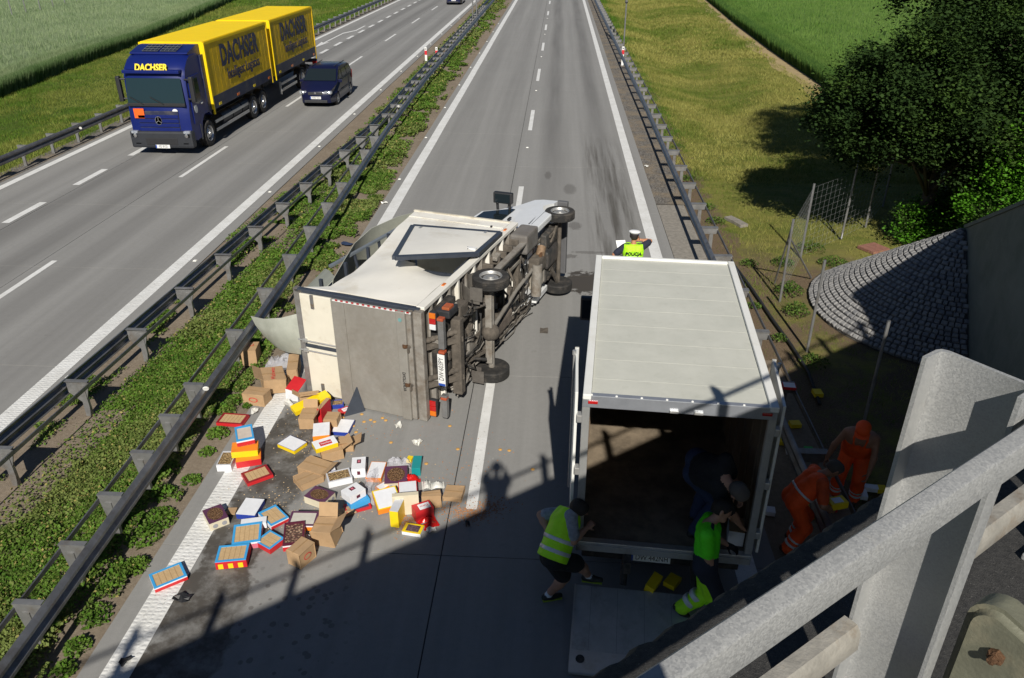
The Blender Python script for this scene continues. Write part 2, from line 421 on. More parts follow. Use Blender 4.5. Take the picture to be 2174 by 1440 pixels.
# roads: a base sheet with a recessed joint filler, concrete slabs above it
def flat(name, x0, x1, y0, y1, z, m, parent=None, kind='structure'):
    mb = MB(); mb.add([(x0, y0, z), (x1, y0, z), (x1, y1, z), (x0, y1, z)], [(0, 1, 2, 3)], m)
    o = mb.build(name, None, parent)
    if kind: o['kind'] = kind
    return o
def carriageway(name, cols, yj, nslab, ylow):
    root = flat(name, cols[0][0], cols[-1][1], -40, 1300, -0.03, M_JOINT)
    y_end = yj + 5.0 * nslab
    for (x0, x1) in cols:
        w = x1 - x0 - 0.016; me = MB().box((0, 0, -0.05), (w, 5.0 - 0.014, 0.1), M_CONC).mesh('slab')
        for k in range(nslab):
            obj('slab', me, root, 0, ((x0 + x1) / 2, yj + 5.0 * (k + 0.5), random.uniform(-0.002, 0.0)))
        flat('far_pavement', x0 + 0.008, x1 - 0.008, y_end + 0.007, 1300, 0.0, M_CONC, root, None)
        flat('near_pavement', x0 + 0.008, x1 - 0.008, -40, yj - 0.007, 0.0, M_CONC, root, None)
    return root
road = carriageway('road', [(-5.48, -1.46), (-1.46, 3.22)], -1.75, 16, 0)
road2 = carriageway('opposite_road', [(-18.95, -16.0), (-16.0, -13.42), (-13.42, -9.2)], -1.9, 16, 0)
flat('median', -9.2, -5.48, -40, 1300, -0.022, M_SOIL)
flat('gravel_shoulder', 3.22, 4.35, 24.2, 1300, -0.018, M_GRAVEL)
cp = MB().box((3.66, 19.2, -0.065), (0.86, 9.9, 0.1), mat('old_concrete', (0.24, 0.22, 0.19), 0.9, 0, 0.25, 9, 0.5, 120, world_pos=True)).build('shoulder_pavement'); cp['kind'] = 'structure'
flat('earth_shoulder', 3.22, 4.6, -40, 14.2, -0.02, M_SOIL)
flat('opposite_shoulder', -19.75, -18.95, -40, 1300, -0.015, M_GRAVEL)

# painted markings: thin slabs on the pavement
mk = 0.004
def marking(name, rects, m):
    mb = MB()
    for x0, x1, y0, y1 in rects:
        n = max(1, int((y1 - y0) / 2.5)) if y1 - y0 < 120 else 1
        ysl = np.linspace(y0, y1, n + 1)
        vs = []; fs = []
        for i, yy in enumerate(ysl):
            j = random.uniform(-0.006, 0.006)
            vs += [(x0 + j, yy, mk), (x1 + j, yy, mk)]
            if i: fs.append((2 * i - 2, 2 * i - 1, 2 * i + 1, 2 * i))
        mb.add(vs, fs, m)
    o = mb.build(name); o['kind'] = 'structure'; return o
marking('edge_line', [(L_X - 0.17, L_X + 0.17, 14.0, 110), (L_X - 0.17, L_X + 0.17, 110, 1300)], M_PAINT)
marking('ribbed_edge_line', [(L_X - 0.18, L_X + 0.18, -30, 13.99)], M_RIB)
marking('right_edge_line', [(R_X - 0.15, R_X + 0.15, -30, 110), (R_X - 0.15, R_X + 0.15, 110, 1300)], M_PAINT)
marking('opposite_inner_edge_line', [(LL_X - 0.17, LL_X + 0.17, -30, 110), (LL_X - 0.17, LL_X + 0.17, 110, 1300)], M_RIB)
marking('opposite_outer_edge_line', [(-18.72, -18.44, -30, 110), (-18.72, -18.44, 110, 1300)], M_PAINT)
d0 = 10.0 # lane dashes measured from the photograph: four metres long, eight apart
for y0, y1 in [(9.25, 13.4), (22.0, 25.8), (33.95, 38.1), (45.9, 50.1), (57.9, 62.0)] + [(69.9 + 12 * k, 73.9 + 12 * k) for k in range(20)]:
    marking('lane_dash', [(D_X - 0.085, D_X + 0.085, y0, y1)], M_PAINT)
for k in range(22): marking('opposite_lane_dash', [(-13.17, -13.02, 14.2 + 12 * k, 18.5 + 12 * k)], M_PAINT)
for k in range(46): marking('merge_lane_dash', [(-16.36, -16.12, 17.45 + 3.82 * k, 19.4 + 3.82 * k)], M_PAINT)
# merge arrow painted on the opposite side
mb = MB(); A = [(-17.5, 61), (-17.35, 61), (-17.35, 66.5), (-16.75, 68.5), (-16.75, 72), (-16.9, 72), (-16.9, 68.8), (-17.5, 67)]
mb.add([(x, y, mk) for x, y in A], [tuple(range(8))], M_PAINT)
mb.add([(-17.75, 61.5, mk), (-17.43, 58.2, mk), (-17.1, 61.5, mk), (-17.36, 61.0, mk), (-17.5, 61.0, mk)], [(0, 1, 2, 3, 4)], M_PAINT)
o = mb.build('lane_arrow'); o['kind'] = 'structure'
# cat's eyes
stud = MB().box((0, 0, 0.012), (0.1, 0.1, 0.022), mat('stud_plastic', (0.75, 0.74, 0.68), 0.35), taper=(0.6, 0.7)).mesh('road_stud')
def studs(x, ys, lab):
    for y in ys:
        o = obj('road_stud', stud, None, 0, (x, y, mk)); tag(o, lab, 'road stud', 'reflective studs on the pavement')
studs(L_X - 0.36, [20.4 + 6 * k for k in range(10)], 'small white reflective stud beside the edge line along the median')
studs(LL_X + 0.32, [12.7 + 6 * k for k in range(12)], 'small white reflective stud on the opposite carriageway beside the median edge line')
studs(D_X, [31.0 + 12 * k for k in range(5)], 'small white reflective stud between two lane dashes')

# ------------------------------------------------------------------ guard rails
M_STEEL = mat('galvanised_steel', (0.25, 0.25, 0.248), 0.5, 0.55, 0.2, 5, 0.12, 30, dirt=(0.19, 0.16, 0.13), dscale=3, dthr=0.6, world_pos=True)
M_STEELD = mat('weathered_rail_steel', (0.20, 0.205, 0.215), 0.42, 0.65, 0.25, 4, 0.1, 25, dirt=(0.12, 0.10, 0.085), dscale=2.2, dthr=0.58, world_pos=True)
WB = [(-0.03, 0.155), (0.0, 0.15), (0.04, 0.105), (0.04, 0.06), (0.0, 0.02), (-0.02, 0.0), (0.0, -0.02), (0.04, -0.06), (0.04, -0.105), (0.0, -0.15), (-0.03, -0.155)]
def interp(path, y):
    ys_ = [p[0] for p in path]; xs_ = [p[1] for p in path]; return float(np.interp(y, ys_, xs_))
def guard(name, label, path, y0, y1, side, posts, zc=0.6, arm=0.36, style='plate', rear=True, cat='guard rail', posth=0.0):
    """W-beam facing +x*side; posts stand behind it"""
    root = thing(name, label, cat, (interp(path, y0), y0, 0))
    O = Vector((interp(path, y0), y0, 0))
    # beam segments, four metres each, overlapping at the splice
    step = 4.0; y = y0; k = 0
    while y < y1:
        L = step if y < 70 else 40.0
        ye = min(y + L, y1); n = 4 if L < 5 else 3
        mb = MB(); g = []
        for i in range(n + 1):
            yy = y - 0.02 + (ye - y + 0.02) * i / n
            g.append([Vector((interp(path, yy) + side * (a + 0.0015 * (k % 2)), yy, zc + b)) - O for a, b in WB])
        if side < 0: g = [r[::-1] for r in g]
        mb.sheet(g, M_STEELD, 0.005); mb.build('beam', None, root, 40)
        y = ye; k += 1
    # post with its spacer
    pm = MB(); pm.box((0, 0, 0.3 + posth / 2), (0.11, 0.06, 0.62 + posth), M_STEEL, taper=(0.85, 1)) 
    pmesh = pm.mesh('post')
    am = MB()
    if style == 'plate':
        am.prism([(0.0, 0.14), (0.0, -0.10), (-0.20, -0.30), (-0.30, -0.28), (-arm, 0.14)], 'y', -0.012, 0.012, M_STEEL)
        am.box((-arm / 2 - 0.01, 0.03, 0.148), (arm, 0.085, 0.012), M_STEEL)
    else:
        am.box((-arm / 2, 0, 0.06), (arm, 0.10, 0.16), M_STEEL)
        am.box((-arm / 2, 0, 0.147), (arm + 0.02, 0.14, 0.012), M_STEEL)
    amesh = am.mesh('spacer')
    for yy in posts:
        x = interp(path, yy)
        p = obj('post', pmesh, root, 0, Vector((x - side * (arm * 0.72), yy, 0.0)) - O)
        a = obj('spacer', amesh, root, 0, Vector((x - side * 0.035, yy, zc)) - O)
        if side < 0: a.rotation_euler = (0, 0, PI)
    if rear:
        mb = MB(); pts = []
        yy = y0
        while yy < min(y1, 130): pts.append(Vector((interp(path, yy) - side * (arm + 0.03), yy, zc + 0.06)) - O); yy += 2.0
        for a, b in zip(pts[:-1], pts[1:]): mb.beam(a, b, 0.02, 0.07, M_STEELD)
        mb.build('rear_strap', None, root)
    return root
p_near = [(-10, -5.8), (4, -5.84), (7, -5.9), (14, -6.05), (21, -6.3), (31, -6.72), (43, -6.98), (90, -7.1), (400, -7.2)]
p_far = [(-10, -9.0), (4, -8.95), (9.8, -8.66), (13.3, -8.48), (17.3, -8.28), (25, -7.9), (31, -7.52), (36, -7.5), (43, -7.6), (90, -7.7), (400, -7.8)]
guard('median_guard_rail', 'weathered steel guard rail on the accident side of the green median, spilled boxes beside it', p_near, -6, 260, 1,
      [6.4 + 1.0 * k for k in range(-8, 6)] + [13.45 + 2.0 * k for k in range(9)], 0.58, 0.36, 'plate')
guard('opposite_median_guard_rail', 'steel guard rail along the opposite carriageway edge of the median, on tapered posts', p_far, -6, 260, -1,
      [11.44 + 2.0 * k for k in range(-8, 11)], 0.58, 0.42, 'plate', True)
# ladder spacers where the two rails run together
lad = thing('rail_connectors', 'row of crossbars joining the two median guard rails like a ladder', 'crossbars', (-7.2, 34, 0))
cm = MB().box((0, 0, 0), (0.56, 0.12, 0.13), M_STEEL).box((0, 0, 0.07), (0.6, 0.16, 0.012), M_STEEL).box((0, 0, -0.38), (0.1, 0.08, 0.72), M_STEEL).mesh('crossbar')
for k in range(26):
    y = 33.6 + 2.0 * k; x = (interp(p_near, y) + interp(p_far, y)) / 2
    obj('crossbar', cm, lad, 0, (x + 7.2, y - 34, 0.62))
p_r = [(-10, 3.75), (10, 3.8), (18, 3.87), (35, 3.95), (55, 3.9), (90, 3.75), (400, 3.4)]
guard('verge_guard_rail', 'steel guard rail on the grass verge side with square arms, its shadow on the gravel', p_r, 4, 260, -1,
      [18.0 + 2.0 * k for k in range(-5, 40)], 0.6, 0.42, 'arm', True)
p_l = [(-10, -19.1), (400, -19.1)]
guard('opposite_verge_guard_rail', 'dark steel guard rail along the bright green bank behind the yellow lorry', p_l, 2, 260, 1,
      [27.3 + 1.78 * k for k in range(-12, 50)], 0.6, 0.34, 'plate', False)
refl = MB().lathe([(0.0, 0.012), (0.05, 0.012), (0.055, 0.0)], 12, mat('reflector_white', (0.85, 0.84, 0.8), 0.3)).mesh('reflector_disc')
for px, py, z, nm in ((437, 825, 0.74, 'white reflector disc on the median rail beside the fallen truck'), (846, 226, 0.72, 'white reflector disc on the median rail where the crossbars begin'), (171, 272, 0.62, 'white reflector disc on the rail below the green bank')):
    p = G(px, py, z); o = obj('reflector_disc', refl, None, 0, p); o.rotation_euler = (PI / 2 + 0.4, 0, 0.3); tag(o, nm, 'reflector', None)
# red and white delineators
M_W = mat('white_plastic', (0.74, 0.74, 0.72), 0.5); M_RED = mat('signal_red', (0.55, 0.02, 0.03), 0.45); M_BLK = mat('black_plastic', (0.02, 0.02, 0.022), 0.5)
def delineator(x, y, h, lab):
    t_ = thing('delineator_post', lab, 'marker post', (x, y, 0))
    MB().prism([(-0.07, -0.03), (0.07, -0.03), (0.05, 0.04), (-0.05, 0.04)], 'z', -0.03, h, M_W).build('post', None, t_)
    MB().box((0, -0.022, h - 0.33), (0.146, 0.03, 0.26), M_RED).build('red_band', None, t_)
    MB().box((0, -0.04, h - 0.1), (0.08, 0.012, 0.05), M_BLK).build('reflector', None, t_)
delineator(4.02, 51.9, 1.1, 'red and white marker post behind the verge guard rail')
delineator(-8.5, 52.7, 0.85, 'red and white marker post on the opposite edge of the median ladder rail')
delineator(-7.82, 52.8, 0.85, 'red and white marker post standing beside the median ladder rail, nearer the accident side')
# thin roadside mast and twin-legged median mast
t_ = thing('roadside_mast', 'slim grey steel mast in the grass behind the verge guard rail', 'mast', (4.55, 58.5, 0))
MB().tube([(0, 0, -0.1), (0, 0, 3.1)], 0.05, 8, M_STEEL).build('pole', None, t_, 40)
MB().tube([(0, 0, 3.1), (0.03, 0, 7.5)], 0.08, 8, M_STEEL).build('upper_pole', None, t_, 40)
MB().box((0, 0, 3.1), (0.2, 0.2, 0.12), M_BLK, bev=0.02).build('clamp', None, t_)
t_ = thing('median_mast', 'grey twin-legged steel mast standing in the median ladder rail', 'mast', (-7.35, 73, 0))
for s in (-0.2, 0.2): MB().tube([(s, 0, -0.1), (s * 0.75, 0, 2.6), (s * 0.4, 0, 9)], 0.055, 8, M_STEEL).build('leg', None, t_, 40)
for z in (0.9, 1.8, 2.7): MB().box((0, 0, z), (0.4, 0.06, 0.06), M_STEEL).build('tie_bar', None, t_)
MB().box((0, -0.1, 3.4), (0.5, 0.25, 0.5), M_STEEL, bev=0.03).build('control_box', None, t_)
# ================================================================== bridge, its barrier, abutment
TH = R_(52.0); BU = Vector((math.sin(TH), math.cos(TH), 0)); BN = Vector((-math.cos(TH), math.sin(TH), 0))
BMX = Matrix(((BU.x, BN.x, 0, 0), (BU.y, BN.y, 0, 0), (0, 0, 1, 0), (0, 0, 0, 1)))   # local x along the bridge, y outwards
M_BCON = mat('bridge_concrete', (0.26, 0.25, 0.235), 0.9, 0, 0.2, 3, 0.5, 50, world_pos=True)
def make_deckgrit():
    t = NT('shaded_deck_grit'); n = t.noise(60, 6, 0.8); n2 = t.noise(260, 3, 0.7)
    c = t.ramp(n, [(0.32, (0.018, 0.018, 0.018)), (0.62, (0.055, 0.053, 0.05))])  # gritty concrete, its tone darkened to carry the shade round the rail
    c = t.mix(t.ramp(n2, [(0.66, 0.0), (0.72, 1.0)]), c, (0.30, 0.285, 0.26))
    t.color(c); t.rough(0.9); t.bump(t.mix(0.5, n, n2), 0.9, 0.012); return t.M
M_GRIT = make_deckgrit()
def make_galv():
    t = NT('zinc_spangle'); tc = t.pos
    v = t.N.new('ShaderNodeTexVoronoi'); v.inputs['Scale'].default_value = 420; t.L.new(tc, v.inputs['Vector'])
    c = t.ramp(v.outputs['Color'], [(0.1, (0.27, 0.277, 0.28)), (0.9, (0.42, 0.424, 0.415))])
    c = t.mix(0.4, c, t.ramp(t.noise(9, 5, 0.6), [(0.3, (0.31, 0.313, 0.31)), (0.7, (0.39, 0.386, 0.37))]))
    c = t.mix(t.ramp(t.noise(22, 8, 0.8), [(0.58, 0.0), (0.74, 0.35)]), c, (0.29, 0.265, 0.22))
    t.color(c); t.rough(t.mix(0.5, v.outputs['Color'], 0.62)); t.b.inputs['Metallic'].default_value = 0.25
    t.bump(t.noise(520, 3, 0.6), 0.05, 0.001); return t.M
M_ZINC = make_galv()
br = thing('road_bridge', 'concrete road bridge deck edge crossing over the motorway, in shade', 'bridge', M=BMX)
MB().box((0, -4.65, 5.6), (70, 10.9, 1.14), M_BCON).build('deck', None, br)
MB().box((0, -4.9, 6.19), (70, 8.9, 0.03), mat('bridge_asphalt', (0.05, 0.05, 0.05), 0.9, 0, .3, 30, .6, 150, world_pos=True)).build('roadway', None, br)
# cornice with a chipped, uneven outer lip
g = []
for i in range(700):
    x = -8 + i * 0.025 if i < 480 else 4 + (i - 480) * 0.07
    j = random.uniform(-0.007, 0.007); k = random.uniform(-0.004, 0.004)
    g.append([(x, 0.84, 5.7), (x, 0.95 + j * 0.4, 5.75), (x, 0.965 + j * 0.5, 6.0), (x, 0.975 + j, 6.20 + k), (x, 0.945 + j, 6.248 + k), (x, 0.87, 6.26 + k), (x, 0.6, 6.262), (x, 0.3, 6.27), (x, -0.3, 6.28), (x, -0.44, 6.28), (x, -0.46, 6.1)])
mb = MB(); mb.sheet([r[::-1] for r in g], M_GRIT); mb.build('cornice', None, br, 60)
bb = thing('bridge_barrier', 'galvanised steel barrier with channel posts on the bridge edge', 'barrier', M=BMX)
# rail: folded channel with rounded edges
def rail(name, y, z0, z1, x0, x1, th, m, lip=0.014):
    prof = [(y - 0.004, z0), (y - 0.0072, z0 + 0.0012), (y - 0.008, z0 + 0.004), (y - 0.008, z1 - 0.004), (y - 0.0072, z1 - 0.0012), (y - 0.004, z1), (y + th - 0.004, z1), (y + th, z1 - 0.005), (y + th, z1 - lip), (y + 0.004, z1 - lip), (y + 0.004, z0 + lip), (y + th, z0 + lip), (y + th, z0 + 0.005), (y + th - 0.004, z0)]
    mb = MB(); mb.prism(prof, 'x', x0, x1, m); me = mb.mesh(name); fixn(me); return obj(name, me, bb, 25)
rail('top_rail', 0.325, 7.176, 7.231, -14, 20, 0.02, M_ZINC, 0.01)
PX = [1.12 + 1.06 * k for k in range(-12, 16) if k != -1]
def post_mesh():
    t = 0.007; r = 0.014; x0, x1 = 0.0, 0.10; y0, y1 = 0.357, 0.505
    x1 = 0.052; outer = [(x0, y0), (x1 - r, y0), (x1 - r * 0.3, y0 + r * 0.3), (x1, y0 + r), (x1, y1 - r), (x1 - r * 0.3, y1 - r * 0.3), (x1 - r, y1), (x0, y1)]
    inner = [(x0, y1 - t), (x1 - r, y1 - t), (x1 - t - r * .3, y1 - t - r * .3), (x1 - t, y1 - r - t), (x1 - t, y0 + r + t), (x1 - t - r * .3, y0 + t + r * .3), (x1 - r, y0 + t), (x0, y0 + t)]
    mb = MB(); mb.prism(outer + inner, 'z', 6.25, 7.262, M_ZINC); me = mb.mesh('post'); fixn(me); me.shade_smooth(); me.set_sharp_from_angle(angle=R_(50)); return me
pme = post_mesh()
base = MB().box((0.05, 0.43, 6.275), (0.2, 0.24, 0.02), M_ZINC, bev=0.004).mesh('base_plate')
for x in PX:
    p = obj('post', pme, bb, 0, (x, 0, 0))
    obj('base_plate', base, bb, 0, (x, 0, 0))
for a, b in zip(PX[:-1], PX[1:]):
    # lower rail pieces sit between the posts
    prof = [(0.478, 6.637), (0.472, 6.65), (0.475, 6.69), (0.485, 6.704), (0.512, 6.704), (0.512, 6.697), (0.489, 6.695), (0.482, 6.686), (0.480, 6.655), (0.486, 6.645), (0.512, 6.644), (0.512, 6.637)]
    mb = MB(); mb.prism(prof, 'x', a + 0.058, b - 0.004, mat('rusty_zinc', (0.34, 0.32, 0.28), 0.6, 0.3, 0.2, 20, 0.15, 120, dirt=(0.24, 0.16, 0.09), dscale=9, dthr=0.62, world_pos=True)); me = mb.mesh('lower_rail'); fixn(me); obj('lower_rail', me, bb, 35)
M_OLIVE = mat('dull_bracket_paint', (0.16, 0.16, 0.115), 0.55, 0.1, 0.15, 12, 0.1, 90, dirt=(0.28, 0.25, 0.17), dscale=7, dthr=0.6, world_pos=True)
M_RUST = mat('rust', (0.11, 0.055, 0.025), 0.85, 0.2, 0.4, 60, 0.5, 200, world_pos=True)
for x in PX:
    # rounded spacer on the inner side of each post
    ZS = -0.10
    prof = [(0.02, 6.44), (0.352, 6.44), (0.352, 6.90)] + [(0.352 - 0.05 + 0.05 * math.cos(a), 6.90 + 0.05 * math.sin(a)) for a in np.linspace(0.3, PI / 2, 5)] + [(0.302 - 0.2 * 0.9 + 0.0, 6.90), (0.08, 6.84), (0.03, 6.76)]
    prof = [(a_, b_ + ZS) for a_, b_ in prof]
    mb = MB(); mb.prism(prof, 'x', x + 0.066, x + 0.135, M_OLIVE); me = mb.mesh('spacer'); fixn(me)
    sp = obj('spacer', me, bb, 40)
    bm = bmesh.new(); bm.from_mesh(me); bmesh.ops.bevel(bm, geom=[e for e in bm.edges if abs(e.verts[0].co.x - e.verts[1].co.x) < 1e-5], offset=0.014, segments=3, affect='EDGES'); bm.to_mesh(me); bm.free(); me.shade_smooth(); me.set_sharp_from_angle(angle=R_(45))
    MB().lathe([(0.0, 0.0), (0.014, 0.0), (0.014, 0.009), (0.010, 0.012), (0.0, 0.012)], 6, M_RUST, Matrix.Translation((x + 0.065, 0.285, 6.77)) @ Matrix.Rotation(-PI / 2, 4, 'Y')).build('bolt', None, bb)
    MB().lathe([(0.0, 0.0), (0.007, 0.0), (0.007, 0.022), (0.0, 0.022)], 8, M_RUST, Matrix.Translation((x + 0.065, 0.285, 6.77)) @ Matrix.Rotation(-PI / 2, 4, 'Y')).build('bolt', None, bb)

# abutment wing wall
M_WALL = mat('abutment_render', (0.20, 0.205, 0.165), 0.9, 0, 0.14, 1.3, 0.25, 60, dirt=(0.13, 0.14, 0.105), dscale=0.8, dthr=0.55, world_pos=True)
WPH = R_(-13.9); aw = thing('abutment_wall', 'plain grey-green concrete wing wall of the bridge above the cobbled slope', 'wall', (9.0, 16.8, 0), WPH)
MB().prism([(0.1, -0.3), (-7.4, -0.3), (-7.4, 5.5), (-7.2, 5.5), (-0.1, 2.05), (0.1, 1.97)], 'x', 0.0, 0.5, M_WALL).build('wall', None, aw)
MB().prism([(0.16, 1.99), (-0.07, 2.10), (-7.18, 5.56), (-7.44, 5.56), (-7.44, 5.48), (-7.2, 5.48), (-0.1, 2.03), (0.1, 1.95)], 'x', -0.03, 0.55, M_WALL).build('coping', None, aw)
o = MB().prism([(20.4, -0.2), (17.0, 1.9), (16.8, 1.95), (10, 5.55), (-10, 5.55), (-10, -0.2)], 'x', 9.52, 70, mat('embankment_grass', (0.085, 0.105, 0.03), 0.95, 0, 0.4, 1.2, 0.8, 14, world_pos=True)).build('embankment'); o['kind'] = 'structure'

# paved cone of granite setts
def make_sett():
    t = NT('granite_sett'); oi = t.N.new('ShaderNodeObjectInfo').outputs['Random']
    n = t.noise(40, 6, 0.7); c = t.ramp(n, [(0.3, (0.15, 0.15, 0.155)), (0.7, (0.30, 0.295, 0.29))])
    c = t.mix(0.55, c, t.ramp(oi, [(0.0, (0.15, 0.15, 0.16)), (0.5, (0.25, 0.245, 0.24)), (1.0, (0.34, 0.325, 0.30))]))
    t.color(c); t.rough(0.85); t.bump(t.noise(70, 5, 0.7), 0.6, 0.02); return t.M
M_SETT = make_sett()
CX, CY, CH, CR = 9.0, 16.75, 2.0, 2.95
cone = thing('cobbled_slope', 'cone-shaped bank paved with grey granite setts against the bridge abutment', 'paved slope', (CX, CY, 0))
g = []
for i in range(25):
    a = R_(80) + R_(200) * i / 24
    g.append([(math.cos(a) * CR * (1 - k), math.sin(a) * CR * (1 - k), CH * k - 0.03) for k in (0.0, 0.5, 0.985)])
MB().sheet(g, mat('sett_mortar', (0.085, 0.08, 0.072), 0.95, 0, 0.3, 30, 0.6, 90, world_pos=True)).build('bedding', None, cone, 1)
sl = math.hypot(CR, CH); nrow = 29; cand = []
setts = [MB().box((0, 0, 0.0), (1, 1, 0.07), M_SETT, taper=(0.86, 0.84), bev=0.02).mesh('sett') for _ in range(1)]
def sett_mesh(seed):
    rg = random.Random(seed); mb = MB()
    b = [(-.5, -.5), (.5, -.5), (.5, .5), (-.5, .5)]
    lo = [(x * (0.98 + rg.uniform(-.05, .03)), y * (0.98 + rg.uniform(-.05, .03)), -0.05) for x, y in b]
    mi = [(x * 0.96 + rg.uniform(-.03, .03), y * 0.96 + rg.uniform(-.03, .03), 0.02) for x, y in b]
    hi = [(x * 0.70, y * 0.70, 0.042 + rg.uniform(-.008, .008)) for x, y in b]
    fs = []
    for r in (0, 4): fs += [(r + i, r + (i + 1) % 4, r + 4 + (i + 1) % 4, r + 4 + i) for i in range(4)]
    fs.append((8, 9, 10, 11)); mb.add(lo + mi + hi, fs, M_SETT); return mb.mesh('sett')
sm = [sett_mesh(i) for i in range(10)]
for r in range(nrow):
    s = (r + 0.5) / nrow; R = CR * (1 - s)
    if R < 0.1: continue
    n = max(3, int(R * R_(190) / 0.125)); off = random.random()
    edges = np.cumsum(np.random.default_rng(r).uniform(0.75, 1.25, n)); edges = np.concatenate([[0], edges]) / edges[-1]
    for k in range(n):
        w = (edges[k + 1] - edges[k]) * R_(190) * R; a = R_(83) + R_(190) * (edges[k] + edges[k + 1]) / 2
        rad = Vector((math.cos(a), math.sin(a), 0)); tang = Vector((-math.sin(a), math.cos(a), 0)); upv = (rad * CH + Vector((0, 0, CR))).normalized()
        p = rad * R + Vector((0, 0, CH * s))
        if p.x * math.cos(WPH) + p.y * math.sin(WPH) > -0.03: continue
        F = frame(p + upv * random.uniform(-0.006, 0.008), (tang + upv * random.uniform(-.05, .05) + tang.cross(upv) * random.uniform(-.12, .12)), upv)
        F = F @ Matrix.Diagonal((max(0.03, w * random.uniform(.84, .92)), sl / nrow * random.uniform(.82, .92), 1, 1))
        facing = -(rad.x * 0.45 + rad.y * 0.9); cand.append((facing * 1.0 + random.uniform(-.05, .05) + (1 if p.z > 0.15 else 0) * 0.3, F))
cand.sort(key=lambda c: -c[0])
for i, (d_, F) in enumerate(cand[:300]):
    obj('sett', sm[i % 10], cone, 0, None, F)
rest = MB()
for i, (d_, F) in enumerate(cand[300:]):
    me = sm[i % 10]; rest.add([v.co for v in me.vertices], [tuple(p.vertices) for p in me.polygons], M_SETT, F)
o = rest.build('setts', None, cone); o['kind'] = 'stuff'
print('setts', len(cand))

# ------------------------------------------------------------------ mesh fence by the abutment
fn = thing('mesh_fence', 'galvanised wire mesh fence with leaning posts under the dark tree', 'fence', (6, 18, 0))
FO = Vector((6, 18, 0))
def fpost(name, base, top, r=0.03):
    MB().tube([base - FO, (base + top) / 2 - FO, top - FO], r, 8, M_STEEL).build(name, None, fn, 40)
def above(px, py, base, h=None):
    """point on the vertical through base, seen at this height in the picture"""
    d = RM @ np.array([px - W_PX / 2, py - H_PX / 2, F_PX]); t = math.hypot(base.x, base.y) / math.hypot(d[0], d[1]); return Vector((d[0] * t, d[1] * t, CAM_H + d[2] * t))
pl = [((1656, 637), (1667, 413)), ((1714, 743), (1748, 530)), ((1700, 545), (1731, 370)), ((1786, 505), (1812, 335))]
B = [G(*a) for a, b in pl]; T = [Vector((b_.x, b_.y, 0)) + Vector((random.uniform(-.03, .03), random.uniform(-.03, .03), 2.0)) for b_ in B]
for b_, t2 in zip(B, T): fpost('post', b_ - Vector((0, 0, .1)), t2)
fpost('stay', G(1644, 602), T[0] - Vector((0, 0, 0.15)), 0.022)
fpost('stay', G(1722, 590), T[0] - Vector((0, 0, 0.45)), 0.022)
fpost('stay', G(1786, 507), T[3] + Vector((0.35, 0.9, 0.1)), 0.026)
ext = [T[3], G(1838, 480) + Vector((0, 0, 2.0)), G(1884, 462) + Vector((0.3, 1.2, 2.0))]
for q in ext[1:]: fpost('post', Vector((q.x, q.y, -.1)), q)
M_WIRE = mat('fence_wire', (0.30, 0.31, 0.31), 0.5, 0.4, 0)
def wires(p, q, name='wire_mesh'):
    mb = MB(); d = q - p; n = max(2, int(d.length / 0.24))
    for z in np.linspace(0.05, 1.9, 12): mb.tube([Vector((p.x, p.y, z)) - FO, Vector((q.x, q.y, z)) - FO], 0.0017, 3, M_WIRE, cap=False)
    for i in range(n + 1):
        c = p + d * (i / n); mb.tube([Vector((c.x, c.y, 0.02)) - FO, Vector((c.x, c.y, 1.9)) - FO], 0.0016, 3, M_WIRE, cap=False)
    mb.build(name, None, fn)
wires(T[0], T[2]); wires(T[2], T[3]); wires(T[3], ext[1]); wires(ext[1], ext[2])
lone = G(1832, 905)
t_ = thing('fence_post', 'bare galvanised fence post leaning in the shade behind the workers', 'fence post', lone)
MB().tube([(0, 0, -.1), (0.02, 0.05, 1.0), (0.03, 0.08, 2.05)], 0.03, 8, M_STEEL).build('post', None, t_, 40)
# narrow kerb drain channel
t_ = thing('drain_channel', 'narrow concrete drain channel running through the soil behind the guard rail', 'drain', G(1570, 475))
mb = MB(); pts = [G(1545, 462), G(1562, 470), G(1580, 480)]; O = t_.location
for a, b in zip(pts[:-1], pts[1:]): mb.beam(a - O, b - O, 0.26, 0.09, MATS['old_concrete'])
mb.build('channel', None, t_)
ca = [G(1555, 560), G(1600, 620), G(1640, 680), G(1680, 735), G(1715, 790), G(1740, 860)]
o = MB().tube([p + Vector((0, 0, 0.02)) for p in ca], 0.035, 6, mat('black_pipe', (0.02, 0.02, 0.02), .6)).build('drain_hose', None, None, 1); tag(o, 'black drainage hose lying on the earth beside the fence', 'hose')
pv = MB()
for i in range(3):
    for j in range(5): pv.box((i * 0.21 - .2, j * 0.11 - .2, 0.0), (0.2, 0.1, 0.07), mat('red_clinker', (0.24, 0.11, 0.08), 0.9, 0, .25, 20, world_pos=True))
o = pv.build('paving_patch', None, None, 0, G(1855, 528)); o.rotation_euler = (0, 0, 0.5); tag(o, 'patch of worn red brick paving at the foot of the cobbled slope', 'paving')
